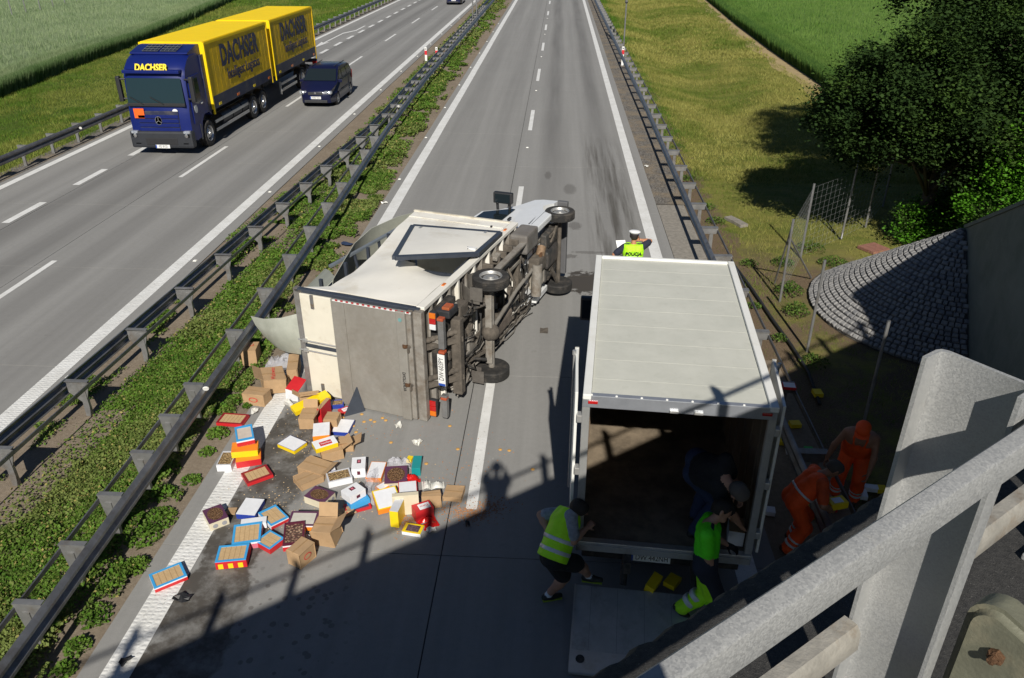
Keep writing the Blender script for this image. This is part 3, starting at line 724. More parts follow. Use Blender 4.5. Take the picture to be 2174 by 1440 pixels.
# ================================================================== vehicles
M_TYRE = mat('tyre_rubber', (0.022, 0.021, 0.02), 0.85, 0, 0.3, 8, 0.3, 60, dirt=(0.075, 0.065, 0.055), dscale=5, dthr=0.56)
M_RIM = mat('steel_rim', (0.42, 0.42, 0.41), 0.45, 0.6, 0.2, 9, dirt=(0.22, 0.19, 0.15), dscale=6, dthr=0.6)
M_DARK = mat('dark_plastic', (0.03, 0.031, 0.034), 0.55, 0, 0.25, 6)
M_GLASS = mat('dark_glass', (0.012, 0.018, 0.022), 0.06, 0, 0.0, spec=0.4)
M_ALU = mat('aluminium', (0.50, 0.50, 0.49), 0.42, 0.6, 0.12, 6, dirt=(0.34, 0.31, 0.27), dscale=3, dthr=0.6)
M_GRIME = mat('grimy_underbody', (0.105, 0.089, 0.072), 0.9, 0, 0.35, 7, 0.4, 60, dirt=(0.055, 0.048, 0.04), dscale=4, dthr=0.55)
M_GRIME2 = mat('dusty_frame_paint', (0.25, 0.232, 0.205), 0.75, 0.1, 0.2, 6, 0.2, 50, dirt=(0.16, 0.13, 0.10), dscale=3.5, dthr=0.54)
M_BLACKM = mat('black_chassis', (0.022, 0.021, 0.02), 0.7, 0, 0.4, 8, dirt=(0.09, 0.075, 0.06), dscale=4, dthr=0.55)
M_LAMPR = mat('red_lens', (0.42, 0.012, 0.012), 0.18, 0, 0.0, coat=0.5)
M_LAMPO = mat('amber_lens', (0.65, 0.16, 0.01), 0.2, 0, 0.0, coat=0.5)
M_LAMPW = mat('clear_lens', (0.72, 0.74, 0.76), 0.12, 0.1, 0.0, coat=0.6)
M_PLATE = mat('plate_white', (0.72, 0.72, 0.70), 0.4, 0, 0.06)
M_PLATEB = mat('plate_blue', (0.02, 0.07, 0.35), 0.4, 0, 0.0)
M_INK = mat('black_ink', (0.012, 0.012, 0.013), 0.6, 0, 0.0)
def wheel(parent, pos, r=0.335, w=0.2, side=1, rim_m=None, holes=10, rr=0.62, name='wheel', hub=0.5):
    """axle along local x; side +1 shows its face towards +x"""
    root = bpy.data.objects.new(name, None); COL.objects.link(root); root.parent = parent; root.location = pos
    root.rotation_euler = (0, PI / 2 * side, 0)
    k = r / 0.335
    pr = [(r * rr, -w / 2 * 0.85), (r * 0.86, -w / 2), (r * 0.95, -w / 2 * 0.92), (r * 0.99, -w / 2 * 0.72)]
    for i in range(5):
        z = -w / 2 * 0.62 + i * w / 2 * 0.31
        pr += [(r, z - 0.012), (r, z + 0.008), (r - 0.011, z + 0.011), (r - 0.011, z + 0.020)] if i < 4 else [(r, z - 0.012), (r, z + 0.008)]
    pr += [(r * 0.99, w / 2 * 0.72), (r * 0.95, w / 2 * 0.92), (r * 0.86, w / 2), (r * rr, w / 2 * 0.85), (r * rr * 0.98, w * 0.2)]
    MB().lathe(pr, 36, M_TYRE).build('tyre', None, root, 35)
    f = w / 2
    prof = [(r * rr * 1.0, f * 0.86), (r * rr * 0.96, f * 0.95), (r * rr * 0.90, f * 0.80), (r * rr * 0.84, f * 0.2), (r * rr * 0.74, f * 0.1), (r * rr * 0.66, f * 0.48), (r * rr * 0.5, f * hub), (r * rr * 0.34, f * hub), (r * rr * 0.3, f * (hub + 0.3)), (r * rr * 0.2, f * (hub + 0.35)), (0.0, f * (hub + 0.36))]
    rim = MB().lathe([(r * rr * 0.99, -f * 0.8), (r * rr * 0.86, -f * 0.7)] + prof[::1], 32, rim_m or M_RIM).build('rim', None, root, 35)
    hm = MB()
    for i in range(holes):
        a = 2 * PI * i / holes; hm.lathe([(0.0, 0.004), (r * rr * 0.085, 0.004), (r * rr * 0.085, -0.01)], 8, M_BLACKM, Matrix.Translation((math.cos(a) * r * rr * 0.72, math.sin(a) * r * rr * 0.72, f * 0.34)) @ Matrix.Rotation(a, 4, 'Z') @ Matrix.Rotation(-0.5, 4, 'Y'))
    hm.build('rim_holes', None, root)
    return root
def plate(parent, M, txt, w=0.52, h=0.114):
    p = MB().box((0, 0, 0), (w, h, 0.008), M_PLATE, bev=0.003).build('number_plate', None, parent, 0, None, M)
    MB().box((-w / 2 + 0.024, 0, 0.0052), (0.044, h - 0.008, 0.003), M_PLATEB).build('blue_band', None, p)
    text('plate_lettering', txt, h * 0.98, M_INK, p, Matrix.Translation((0.022, 0.0, 0.0055)), 0.001, 0.0, sx=0.74)
    return p

# ------------------------------------------------------------------ upright white box truck, doors open
WT = thing('box_truck', 'white box truck standing upright with rear doors open and tail lift down', 'truck', (1.455, 7.50, 0), R_(-4.2))
bw, bl, z0, z1 = 2.15, 4.22, 1.0, 3.12; hw = bw / 2
M_WHITE = mat('white_grp', (0.72, 0.72, 0.69), 0.4, 0, 0.05, 3, dirt=(0.55, 0.53, 0.47), dscale=1.5, dthr=0.62)
def make_roof():
    t = NT('grp_roof'); n = t.noise(1.6, 7, 0.7); c = t.ramp(n, [(0.3, (0.47, 0.475, 0.42)), (0.7, (0.56, 0.56, 0.50))])
    c = t.mix(t.ramp(t.noise(7, 7, 0.75), [(0.55, 0.0), (0.8, 0.45)]), c, (0.33, 0.33, 0.27)); t.color(c); t.rough(0.5); return t.M
M_ROOF = make_roof()
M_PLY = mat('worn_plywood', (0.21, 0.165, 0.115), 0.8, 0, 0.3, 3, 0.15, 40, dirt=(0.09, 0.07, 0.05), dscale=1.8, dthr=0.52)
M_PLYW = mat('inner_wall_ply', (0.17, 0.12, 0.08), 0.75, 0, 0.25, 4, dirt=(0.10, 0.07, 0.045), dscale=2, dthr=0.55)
MB().box((0, bl / 2, z0 - 0.05), (bw - 0.04, bl, 0.1), M_PLY).build('floor', None, WT)
for s in (-1, 1):
    MB().box((s * (hw - 0.02), bl / 2, (z0 + z1) / 2), (0.04, bl - 0.1, z1 - z0 - 0.06), M_WHITE).build('side_wall', None, WT)
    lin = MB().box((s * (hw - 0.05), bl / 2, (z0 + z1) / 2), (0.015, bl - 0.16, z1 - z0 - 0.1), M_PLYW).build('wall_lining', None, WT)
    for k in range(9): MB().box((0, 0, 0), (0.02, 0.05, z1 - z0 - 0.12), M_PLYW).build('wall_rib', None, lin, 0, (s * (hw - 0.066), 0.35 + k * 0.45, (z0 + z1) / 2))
    MB().box((s * (hw - 0.045), bl / 2 - 0.02, z1 + 0.012), (0.095, bl + 0.03, 0.07), M_WHITE, bev=0.012).build('roof_edge_profile', None, WT)
    MB().box((s * (hw - 0.04), 0.03, (z0 + z1) / 2), (0.09, 0.07, z1 - z0), M_ALU, bev=0.01).build('rear_post', None, WT)
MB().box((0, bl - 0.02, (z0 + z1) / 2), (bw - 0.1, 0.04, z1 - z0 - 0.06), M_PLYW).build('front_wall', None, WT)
MB().box((0, bl + 0.01, (z0 + z1) / 2), (bw - 0.02, 0.02, z1 - z0 - 0.06), M_WHITE).build('front_panel', None, WT)
# roof: separate strips with a raised seam between them
rp = MB().box((0, bl / 2, z1 - 0.01), (bw - 0.19, bl - 0.06, 0.03), M_ROOF).build('roof', None, WT)
for k in range(8):
    y = 0.42 + 0.475 * k
    MB().box((0, y, z1 + 0.0052), (bw - 0.2, 0.03, 0.0024), mat('roof_seam_grp', (0.50, 0.505, 0.45), 0.6, 0, .08, 6)).build('roof_seam', None, rp)
MB().box((0, bl - 0.02, z1 + 0.014), (bw - 0.19, 0.06, 0.055), M_WHITE, bev=0.01).build('front_roof_profile', None, WT)
hd = MB().box((0, 0.02, z1 - 0.055), (bw, 0.07, 0.16), mat('blue_grey_alu', (0.42, 0.44, 0.48), 0.35, 0.6, .1), bev=0.008).build('rear_header', None, WT)
riv = MB().lathe([(0.0, 0.014), (0.012, 0.010), (0.016, 0.0)], 8, M_PLATE).mesh('rivet')
for k in range(8): obj('rivet', riv, hd, 0, (-0.98 + k * 0.28, 0.0, z1 + 0.026))
for s in (-1, 1): MB().box((s * 0.96, -0.02, z1 - 0.06), (0.11, 0.02, 0.035), M_LAMPR, bev=0.006).build('marker_lamp', None, hd)
for x in (-0.05, 0.22): MB().box((x, -0.03, z1 - 0.105), (0.1, 0.03, 0.03), M_ALU, bev=0.006).build('lock_keeper', None, hd)
MB().box((0, 0.0, z0 - 0.06), (bw, 0.09, 0.15), M_ALU, bev=0.01).build('rear_sill', None, WT)
MB().box((0, -0.05, z0 - 0.035), (bw - 0.06, 0.02, 0.02), M_ALU).build('sill_strip', None, WT)
for s in (-1, 1):
    # rear doors folded right round against the sides
    d = MB().box((0, 0.53, 0), (0.035, 1.06, z1 - z0 + 0.02), M_WHITE, bev=0.008).build('rear_door', None, WT, 0, (s * (hw + 0.075), 0.06, (z0 + z1) / 2))
    d.rotation_euler = (0, 0, -s * R_(3.0))
    MB().box((0, 1.065, 0), (0.05, 0.025, z1 - z0 + 0.03), mat('door_seal', (0.55, 0.54, 0.5), 0.7)).build('door_seal', None, d)
    MB().tube([(s * 0.035, 0.9, -1.0), (s * 0.035, 0.9, 1.1)], 0.014, 8, M_ALU).build('lock_rod', None, d, 40)
    MB().tube([(s * 0.035, 0.9, 1.06), (s * 0.035, 0.9, 1.12)], 0.024, 8, M_ALU).build('rod_end', None, d, 40)
    for z in (-0.75, 0.0, 0.75): MB().box((-s * 0.04, -0.02, z), (0.06, 0.10, 0.10), M_ALU, bev=0.01).build('hinge', None, d)
# chassis, rear under-run, lamps, plate
for s in (-1, 1): MB().box((s * 0.42, 2.9, 0.78), (0.09, 6.2, 0.18), M_BLACKM).build('chassis_rail', None, WT)
for k in range(6): MB().box((0, 0.5 + k * 0.75, 0.91), (bw - 0.1, 0.06, 0.09), M_BLACKM).build('floor_bearer', None, WT)
MB().box((0, 0.25, 0.62), (2.0, 0.12, 0.14), M_BLACKM, bev=0.02).build('under_run_bar', None, WT)
for s in (-1, 1): MB().box((s * 0.88, 0.32, 0.60), (0.12, 0.06, 0.26), M_LAMPR, bev=0.012).build('tail_lamp', None, WT)
plate(WT, frame((-0.12, 0.17, 0.64), (1, 0, 0), (0, -1, 0.12)), 'DW 442NH')
for s in (-1, 1):
    for dx in (0.0, 0.0): pass
    wheel(WT, (s * 0.88, 1.15, 0.335), 0.335, 0.2, s); wheel(WT, (s * 0.86, 5.3, 0.335), 0.335, 0.2, s)
    MB().tube([(s * 0.42, 0.3, 0.75), (s * 0.45, -0.12, 0.42)], 0.045, 8, M_BLACKM).build('lift_arm', None, WT, 40)
MB().tube([(-0.9, 1.15, 0.335), (0.9, 1.15, 0.335)], 0.07, 10, M_BLACKM).build('rear_axle', None, WT, 40)
# tail lift platform, lying down to the ground
tl = thing('tail_platform', None, None); del_ = tl
bpy.data.objects.remove(tl)
pa = math.atan2(0.22, 1.15)
PM = frame((0.0, -0.06, 0.295), (1, 0, 0), (0, -math.sin(pa), math.cos(pa)))
M_PLATF = mat('lift_platform_alu', (0.44, 0.45, 0.45), 0.5, 0.45, 0.12, 5, dirt=(0.30, 0.29, 0.27), dscale=3, dthr=0.58)
pl_ = MB().box((0, -0.60, -0.02), (2.12, 1.2, 0.045), M_PLATF, bev=0.008).build('tail_lift_platform', None, WT, 0, None, PM)
for k in range(6): MB().box((-0.84 + k * 0.335, -0.46, 0.003), (0.005, 0.88, 0.004), mat('platform_joint', (0.22, 0.225, 0.225), .6)).build('tread_rib', None, pl_)
MB().box((0, -1.05, 0.005), (2.10, 0.28, 0.006), M_ALU).build('ramp_lip', None, pl_)
for s in (-1, 1):
    MB().box((s * 1.05, -0.6, 0.006), (0.02, 1.2, 0.012), M_ALU).build('edge_strip', None, pl_)
    MB().lathe([(0, 0.012), (0.05, 0.012), (0.055, 0.002)], 12, M_BLACKM, Matrix.Translation((s * 0.93, -1.02, 0.006))).build('warning_lamp', None, pl_)
# cab ahead of the box
M_CABW = mat('white_cab_paint', (0.72, 0.73, 0.73), 0.25, 0, 0.03, coat=0.4)
def van_cab(parent, Mx, paint=None):
    """short bonnet van cab; local y forward from the box front, 1.98 wide"""
    paint = paint or M_CABW
    prof = [(0.0, 0.66), (0.02, 2.18), (0.25, 2.26), (0.62, 2.22), (1.02, 1.98), (1.40, 1.45), (1.52, 1.32), (2.02, 1.14), (2.16, 0.98), (2.20, 0.64), (2.18, 0.62), (2.08, 0.62), (2.0, 0.62), (1.88, 0.62), (1.78, 0.70), (1.55, 0.78), (1.32, 0.70), (1.22, 0.62), (1.2, 0.62), (0.1, 0.62)]
    g = []
    def halfw(y, z): return 0.97 - 0.16 * max(0, (z - 1.15)) - 0.10 * max(0, y - 1.5) ** 1.3
    mb = MB(); n = len(prof)
    L = [(-halfw(y, z), y, z) for y, z in prof]; Rr = [(halfw(y, z), y, z) for y, z in prof]
    Lm = [(-halfw(y, z) * 0.86, y + (0.05 if y > 1.3 else 0.0), z + (0.05 if z > 1.1 else 0)) for y, z in prof]; Rm = [(-x, y, z) for x, y, z in Lm]
    vs = L + Lm + Rm + Rr; fs = [tuple(range(n - 1, -1, -1)), tuple(range(3 * n, 4 * n))]
    for a in range(3):
        for i in range(n): j = (i + 1) % n; fs.append((a * n + i, a * n + j, (a + 1) * n + j, (a + 1) * n + i))
    mb.add(vs, fs, paint); me = mb.mesh('cab_body'); fixn(me); cab = obj('cab_body', me, parent, 35, None, Mx)
    # glass
    MB().add([(-0.74, 1.05, 1.955), (0.74, 1.05, 1.955), (0.82, 1.42, 1.49), (-0.82, 1.42, 1.49)], [(0, 1, 2, 3)], M_GLASS, Matrix.Translation((0, 0.03, 0.055))).build('windscreen', None, cab)
    for s in (-1, 1):
        MB().prism([(0.34, 1.36), (0.36, 1.98), (0.80, 1.96), (1.22, 1.42), (1.20, 1.34)], 'x', s * 0.842, s * 0.93, M_GLASS).build('side_window', None, cab)
        dr = MB().prism([(0.28, 0.48), (0.30, 2.06), (0.84, 2.02), (1.28, 1.42), (1.26, 0.80), (1.16, 0.48)], 'x', s * 0.80, s * 0.915, paint).build('door', None, cab)
        MB().box((s * 0.985, 0.40, 1.18), (0.03, 0.17, 0.05), M_BLK, bev=0.01).build('handle', None, dr)
        MB().box((s * 0.955, 0.75, 0.62), (0.025, 0.98, 0.15), mat('grey_moulding', (0.12, 0.12, 0.125), 0.6), bev=0.008).build('moulding', None, cab)
        if s > 0: MB().box((s * 0.90, 0.60, 0.52), (0.14, 1.14, 0.22), paint, bev=0.03).build('sill', None, cab)
        mr = MB().box((s * 1.20, 1.12, 1.60), (0.26, 0.13, 0.46), M_BLK, bev=0.05).build('mirror', None, cab)
        MB().box((s * 1.20, 1.052, 1.60), (0.20, 0.008, 0.36), M_GLASS).build('mirror_glass', None, mr)
        for z in (1.46, 1.76): MB().tube([(s * 0.86, 1.18, z), (s * 1.09, 1.14, z)], 0.035, 8, M_BLK).build('mirror_arm', None, mr)
        MB().box((s * 0.70, 2.14, 0.86), (0.34, 0.12, 0.22), M_LAMPW, bev=0.04).build('headlamp', None, cab)
    MB().box((0, 2.20, 0.50), (1.84, 0.12, 0.26), mat('bumper_grey', (0.10, 0.10, 0.105), 0.6), bev=0.05).build('front_bumper', None, cab)
    MB().box((0, 2.20, 0.82), (0.9, 0.05, 0.18), M_BLK, bev=0.02).build('grille', None, cab)
    return cab
van_cab(WT, Matrix.Translation((0, bl + 0.12, 0.02)))

# ------------------------------------------------------------------ overturned box truck
AL = R_(17.5); fV = Vector((math.sin(AL), math.cos(AL), 0)); lV = Vector((-math.cos(AL), math.sin(AL), 0))
OTM = Matrix(((0, fV.x, lV.x, -1.34), (0, fV.y, lV.y, 11.43), (1, 0, 0, 1.10), (0, 0, 0, 1)))
OT = thing('overturned_box_truck', 'dirty white box truck lying on its side with torn body, underside towards the lane', 'truck', M=OTM)
OTI = OTM.inverted()
def OL(px, py, wz): return OTI @ G(px, py, wz)       # pixel at world height -> truck coordinates
M_CREAM = mat('cream_panel', (0.66, 0.62, 0.52), 0.5, 0, 0.06, 2, dirt=(0.50, 0.43, 0.32), dscale=1.6, dthr=0.62)
M_PANEL = mat('white_side_panel', (0.76, 0.735, 0.67), 0.45, 0, 0.05, 1.5, dirt=(0.60, 0.55, 0.45), dscale=1.1, dthr=0.60)
M_FRAME = mat('dark_door_frame', (0.055, 0.065, 0.085), 0.45, 0.3, 0.15, 6)
M_LIFT = mat('dull_lift_aluminium', (0.30, 0.285, 0.255), 0.62, 0.25, 0.12, 2.5, 0.1, 30, dirt=(0.235, 0.215, 0.185), dscale=1.3, dthr=0.5)
M_INNER = mat('dark_box_inside', (0.05, 0.045, 0.04), 0.8, 0, 0.3, 3)
B0, B1, ZB, ZT, HW = 0.02, 4.45, 0.95, 3.30, 1.08
# right side panel (now on top) with the doorway broken open
ny, nz = 45, 24; hole = [(1.80, 2.36), (1.50, 1.6), (1.55, 1.0), (3.72, 1.0), (3.52, 2.72)]
def inside(y, z, poly):
    c = False; j = len(poly) - 1
    for i in range(len(poly)):
        a, b = poly[i], poly[j]
        if (a[1] > z) != (b[1] > z) and y < (b[0] - a[0]) * (z - a[1]) / (b[1] - a[1] + 1e-9) + a[0]: c = not c
        j = i
    return c
Ys = np.linspace(B0 + 0.05, B1, ny + 1); Zs = np.linspace(ZB + 0.04, ZT, nz + 1)
def bulge(y, z):
    b = 0.05 * math.exp(-((y - 1.0) / 0.8) ** 2) * math.sin(PI * (z - ZB) / (ZT - ZB)) 
    sag = -0.16 * math.exp(-((y - 1.75) / 0.35) ** 2) * math.exp(-((z - 1.35) / 0.5) ** 2)
    back = -0.05 * math.exp(-((z - ZT) / 0.35) ** 2) * math.exp(-((y - 1.5) / 1.0) ** 2)
    return HW + 0.004 * math.sin(7 * y + 3 * z) + b + sag + back
ZE = lambda y: float(np.interp(y, [0.0, 0.10, 0.22, 1.0, 2.25, 3.42, 4.5], [3.26, 3.2, 2.80, 2.78, 2.92, 3.14, 3.25]))
vs = [(bulge(y, z), y, ZB + 0.04 + (z - ZB - 0.04) * (ZE(y) - ZB - 0.04) / (ZT - ZB - 0.04)) for y in Ys for z in Zs]; fs = []
for i in range(ny):
    for j in range(nz):
        if not inside((Ys[i] + Ys[i + 1]) / 2, (Zs[j] + Zs[j + 1]) / 2, hole): a = i * (nz + 1) + j; fs.append((a, a + 1, a + nz + 2, a + nz + 1))
mb = MB(); mb.add(vs, fs, M_PANEL); me = mb.mesh('side_panel'); bm = bmesh.new(); bm.from_mesh(me)
bmesh.ops.delete(bm, geom=[v for v in bm.verts if not v.link_faces], context='VERTS'); bmesh.ops.recalc_face_normals(bm, faces=bm.faces)
r_ = bmesh.ops.solidify(bm, geom=bm.faces[:], thickness=0.025); bm.to_mesh(me); bm.free()
sp_ = obj('side_panel', me, OT, 35)
MB().box((HW + 0.012, B1 - 0.35, 2.1), (0.012, 0.05, 2.2), M_PANEL).build('panel_seam', None, sp_, 0)
MB().box((0, 0, 0), (0.03, 0.05, 0.04), M_BLK, bev=0.008).build('latch', None, sp_, 0, (HW + 0.03, 4.05, 1.25))
# lower side rail: long white extrusion with amber markers
MB().box((HW - 0.01, 2.24, 0.885), (0.075, 4.5, 0.15), M_PANEL, bev=0.01).build('side_rail', None, OT)
for y in (0.95, 3.95): MB().box((HW + 0.035, y, 0.90), (0.02, 0.11, 0.05), M_LAMPO, bev=0.006).build('side_marker', None, OT)
MB().box((HW - 0.02, B1 + 0.02, 2.1), (0.09, 0.06, 2.35), mat('pale_corner_profile', (0.58, 0.54, 0.45), .5, 0, .1, dirt=(.35, .3, .22))).build('front_corner_profile', None, OT)
# broken side door, lifted out of its opening
c0 = OL(877, 482, 2.27); c1 = OL(1062, 497, 2.24); c2 = OL(1012, 541, 2.30); c3 = OL(838, 549, 2.52)
def lerp(a, b, t): return a + (b - a) * t
gd = [[lerp(lerp(c0, c1, v), lerp(c3, c2, v), u) + Vector((0.03 * math.sin(PI * u) * math.sin(PI * v), 0, 0)) for v in np.linspace(0, 1, 9)] for u in np.linspace(0, 1, 9)]
me = MB(); me.sheet(gd, M_PANEL, 0.035); me = me.mesh('side_door'); fixn(me); sdoor = obj('side_door', me, OT, 35)
for a, b in ((c0, c1), (c1, c2), (c2, c3), (c3, c0)):
    MB().beam(a + Vector((0.012, 0, 0)), b + Vector((0.012, 0, 0)), 0.10, 0.07, M_FRAME, up=(1, 0, 0)).build('door_frame', None, sdoor)
for t in (0.1, 0.85):
    p = lerp(c0, c1, t) * 0.93 + lerp(c3, c2, t) * 0.07; MB().box(p + Vector((0.035, 0, 0)), (0.03, 0.12, 0.05), M_ALU, bev=0.006).build('hinge', None, sdoor)
p = lerp(lerp(c0, c1, 0.72), lerp(c3, c2, 0.80), 0.80); MB().box(p + Vector((0.03, 0, 0)), (0.02, 0.26, 0.16), M_FRAME, bev=0.01).build('lock_box', None, sdoor)
p = lerp(lerp(c0, c1, 0.88), lerp(c3, c2, 0.88), 0.80); MB().box(p + Vector((0.045, 0, 0)), (0.03, 0.10, 0.18), M_PLATE, bev=0.01).build('lock_lever', None, sdoor)
# opening frame that stayed in place
for a, b in (((1.06, 1.62, 0.99), (1.06, 3.74, 0.99)), ((1.05, 3.74, 0.99), (1.05, 3.55, 2.8)), ((1.0, 1.60, 1.0), (0.86, 1.86, 2.4))): MB().beam(a, b, 0.05, 0.06, M_FRAME, up=(1, 0, 0)).build('opening_frame', None, OT)
# the other walls
MB().box((-HW + 0.02, 2.24, 2.1), (0.05, 4.45, 2.3), M_PANEL).build('lower_side_panel', None, OT)
MB().box((0, B1 - 0.02, 2.1), (2.08, 0.06, 2.3), M_PANEL).build('front_wall', None, OT)
MB().box((0, 2.24, 0.93), (2.06, 4.45, 0.06), M_GRIME2).build('floor', None, OT)
for k in range(5): MB().box((0, 0.6 + k * 0.85, 3.22), (2.0, 0.05, 0.06), M_FRAME).build('roof_bow', None, OT)
# rear: frame, doors, folded tail lift
RB = -0.03
for z, w in ((ZT + 0.0, 0.12),): MB().box((0, RB, z), (2.2, 0.10, 0.09), mat('grey_door_post', (0.26, 0.25, 0.24), 0.5, 0.4, .15, dirt=(.16, .14, .12)), bev=0.01).build('rear_frame', None, OT)
MB().box((0, RB - 0.02, ZT - 0.09), (2.16, 0.06, 0.10), MATS['grey_door_post'], bev=0.01).build('rear_frame', None, OT)
for x in (HW - 0.02, -HW + 0.02): MB().box((x, RB, 2.1), (0.07, 0.10, 2.44), M_FRAME if x > 0 else MATS['grey_door_post'], bev=0.01).build('rear_frame', None, OT)
for s in (1, -1):
    dd = MB().box((s * 0.525, RB - 0.05, 2.10), (0.99, 0.05, 2.22), M_CREAM, bev=0.012).build('rear_door', None, OT)
    MB().tube([(s * 0.10, RB - 0.10, 3.34), (s * 0.10, RB - 0.10, 1.2)], 0.014, 8, M_ALU).build('lock_rod', None, dd, 40)
    MB().box((s * 0.10, RB - 0.10, 3.20), (0.07, 0.06, 0.09), M_ALU, bev=0.012).build('cam_keeper', None, dd)
    hg = MB().box((s * 0.90, RB - 0.09, 2.95), (0.26, 0.03, 0.06), mat('worn_hinge', (0.22, 0.22, 0.22), 0.5, 0.5, .2, dirt=(.2, .12, .05), dscale=12), bev=0.012).build('hinge', None, dd)
MB().box((0, RB - 0.085, 2.1), (0.05, 0.03, 2.2), M_FRAME).build('door_seal', None, OT)
MB().box((HW - 0.03, RB - 0.16, 1.72), (0.022, 0.03, 1.5), M_PLATE).build('hazard_strip', None, OT)
for k in range(14): MB().box((HW - 0.015, RB - 0.176, 1.02 + k * 0.105), (0.022, 0.012, 0.045), M_LAMPR).build('hazard_stripe', None, OT)
LP = MB().box((0, RB - 0.13, 1.86), (2.12, 0.05, 1.32), M_LIFT, bev=0.006).build('tail_lift_platform', None, OT)
MB().box((0, RB - 0.162, 2.27), (2.10, 0.014, 0.035), M_LIFT).build('fold_seam', None, LP)
MB().box((0, RB - 0.15, 1.16), (2.14, 0.10, 0.18), M_LIFT, bev=0.02).build('lift_edge', None, OT)
MB().box((0, RB - 0.10, 1.03), (2.12, 0.10, 0.09), M_GRIME2, bev=0.012).build('lift_beam', None, OT)
MB().box((0, RB - 0.06, 0.88), (2.14, 0.14, 0.16), M_GRIME2, bev=0.02).build('rear_sill', None, OT)
text('lift_badge', 'DHOLLANDIA', 0.085, M_INK, OT, frame((-0.28, RB - 0.202, 1.16), (-1, 0, 0), (0, -1, 0)), 0.002, 0.001, sx=0.7)
MB().lathe([(0, 0.004), (0.035, 0.004), (0.036, 0)], 14, mat('round_sticker', (0.14, 0.30, 0.30), .5), frame((0.92, RB - 0.205, 1.16), (1, 0, 0), (0, -1, 0))).build('round_sticker', None, OT)
# triangular foot flap sticking out
MB().add([(-0.62, RB - 0.16, 2.16), (-1.13, RB - 0.18, 2.02), (-1.16, RB - 0.52, 2.30)], [(0, 1, 2)], M_FRAME).add([(-0.62, RB - 0.17, 2.17), (-1.13, RB - 0.19, 2.03), (-1.16, RB - 0.53, 2.31)], [(2, 1, 0)], M_FRAME).build('corner_flap', None, OT)
# tail lift arms and cylinders with bellows
for x in (0.36, -0.40):
    MB().box((x, RB - 0.12, 1.10), (0.14, 0.14, 0.12), M_GRIME, bev=0.02).build('lift_bracket', None, OT)
    MB().lathe([(0, 0), (0.045, 0), (0.045, 0.05), (0, 0.05)], 12, M_RUST, Matrix.Translation((x + 0.05, RB - 0.20, 1.10)) @ Matrix.Rotation(PI / 2, 4, 'Y')).build('pivot_pin', None, OT)
    a = Vector((x + 0.04, RB - 0.14, 1.08)); b = Vector((x + 0.16, 0.45, 0.42)); n = 22
    MB().tube([lerp(a, b, i / n) for i in range(n + 1)], [0.055 if i % 2 else 0.042 for i in range(n + 1)], 10, M_GRIME).build('cylinder_bellows', None, OT)
    MB().beam(Vector((x - 0.06, RB - 0.12, 1.06)), Vector((x + 0.0, 0.50, 0.36)), 0.06, 0.10, M_GRIME, up=(1, 0, 0)).build('lift_arm', None, OT)
MB().box((0.0, 0.48, 0.45), (1.5, 0.16, 0.18), M_GRIME, bev=0.02).build('lift_tube', None, OT)
# lamps, under-run bar, plate
def lampbox(x, z, n):
    l_ = MB().box((x, 0.02, z), (0.34, 0.09, 0.13), M_DARK, bev=0.02).build('tail_lamp', None, OT)
    cs = (M_LAMPO, M_LAMPR, M_LAMPW) if n else (M_LAMPR, M_LAMPR, M_LAMPO)
    for i, c in enumerate(cs): MB().box((x + 0.11 - i * 0.105, -0.03, z), (0.098, 0.03, 0.115), c, bev=0.012).build('lens', None, l_)
lampbox(0.88, 0.66, 1); lampbox(-0.86, 0.74, 0)
for x0, x1 in ((0.40, 0.98), (-0.98, -0.52)): MB().box(((x0 + x1) / 2, -0.02, 0.50), (x1 - x0, 0.10, 0.11), M_STEEL, bev=0.015).build('under_run_bar', None, OT)
for x in (0.98, 0.36, -0.56): MB().box((x - 0.02, -0.03, 0.50), (0.05, 0.11, 0.112), mat('orange_tape', (0.36, 0.075, 0.03), .5), bev=0.012).build('reflective_tape', None, OT)
plate(OT, frame((-0.03, -0.03, 0.535), (1, 0, 0), (0, -1, 0)), 'DW\u00b7603PY', 0.62, 0.135)
MB().box((-0.03, 0.02, 0.53), (0.66, 0.05, 0.15), M_DARK, bev=0.01).build('plate_holder', None, OT)
MB().box((0.99, 0.35, 0.55), (0.09, 0.20, 0.14), mat('orange_reflector', (0.42, 0.09, 0.03), 0.4, 0, .1, dirt=(.3, .1, .04)), bev=0.015).build('orange_lamp', None, OT)
MB().box((0.92, 0.38, 0.58), (0.14, 0.36, 0.26), M_DARK, bev=0.03).build('lamp_mount', None, OT)
# ladder frame and floor bearers
for x in (0.40, -0.40):
    MB().box((x, 3.3, 0.70), (0.075, 6.3, 0.17), M_GRIME2, bev=0.01).build('chassis_rail', None, OT)
    MB().box((x * 0.93, 3.3, 0.70), (0.02, 6.2, 0.12), M_GRIME).build('chassis_web', None, OT)
for k in range(12):
    MB().box((0, 0.3 + k * 0.37, 0.86), (2.08, 0.07, 0.085), M_PANEL if k % 2 else M_GRIME2, bev=0.01).build('floor_bearer', None, OT)
for y in (0.7, 1.5, 2.3, 3.2, 4.1, 5.0): MB().box((0, y, 0.70), (0.78, 0.09, 0.13), M_GRIME, bev=0.015).build('cross_member', None, OT)
MB().box((0.66, 2.9, 0.62), (0.10, 2.3, 0.10), M_GRIME2, bev=0.015).build('side_guard_rail', None, OT)
MB().box((0.86, 3.0, 0.50), (0.05, 2.0, 0.13), M_GRIME2, bev=0.015).build('side_guard_rail', None, OT)
for k in range(6): MB().box((0.84, 2.2 + k * 0.36, 0.72), (0.14, 0.07, 0.22), M_GRIME, bev=0.02).build('side_guard_bracket', None, OT)
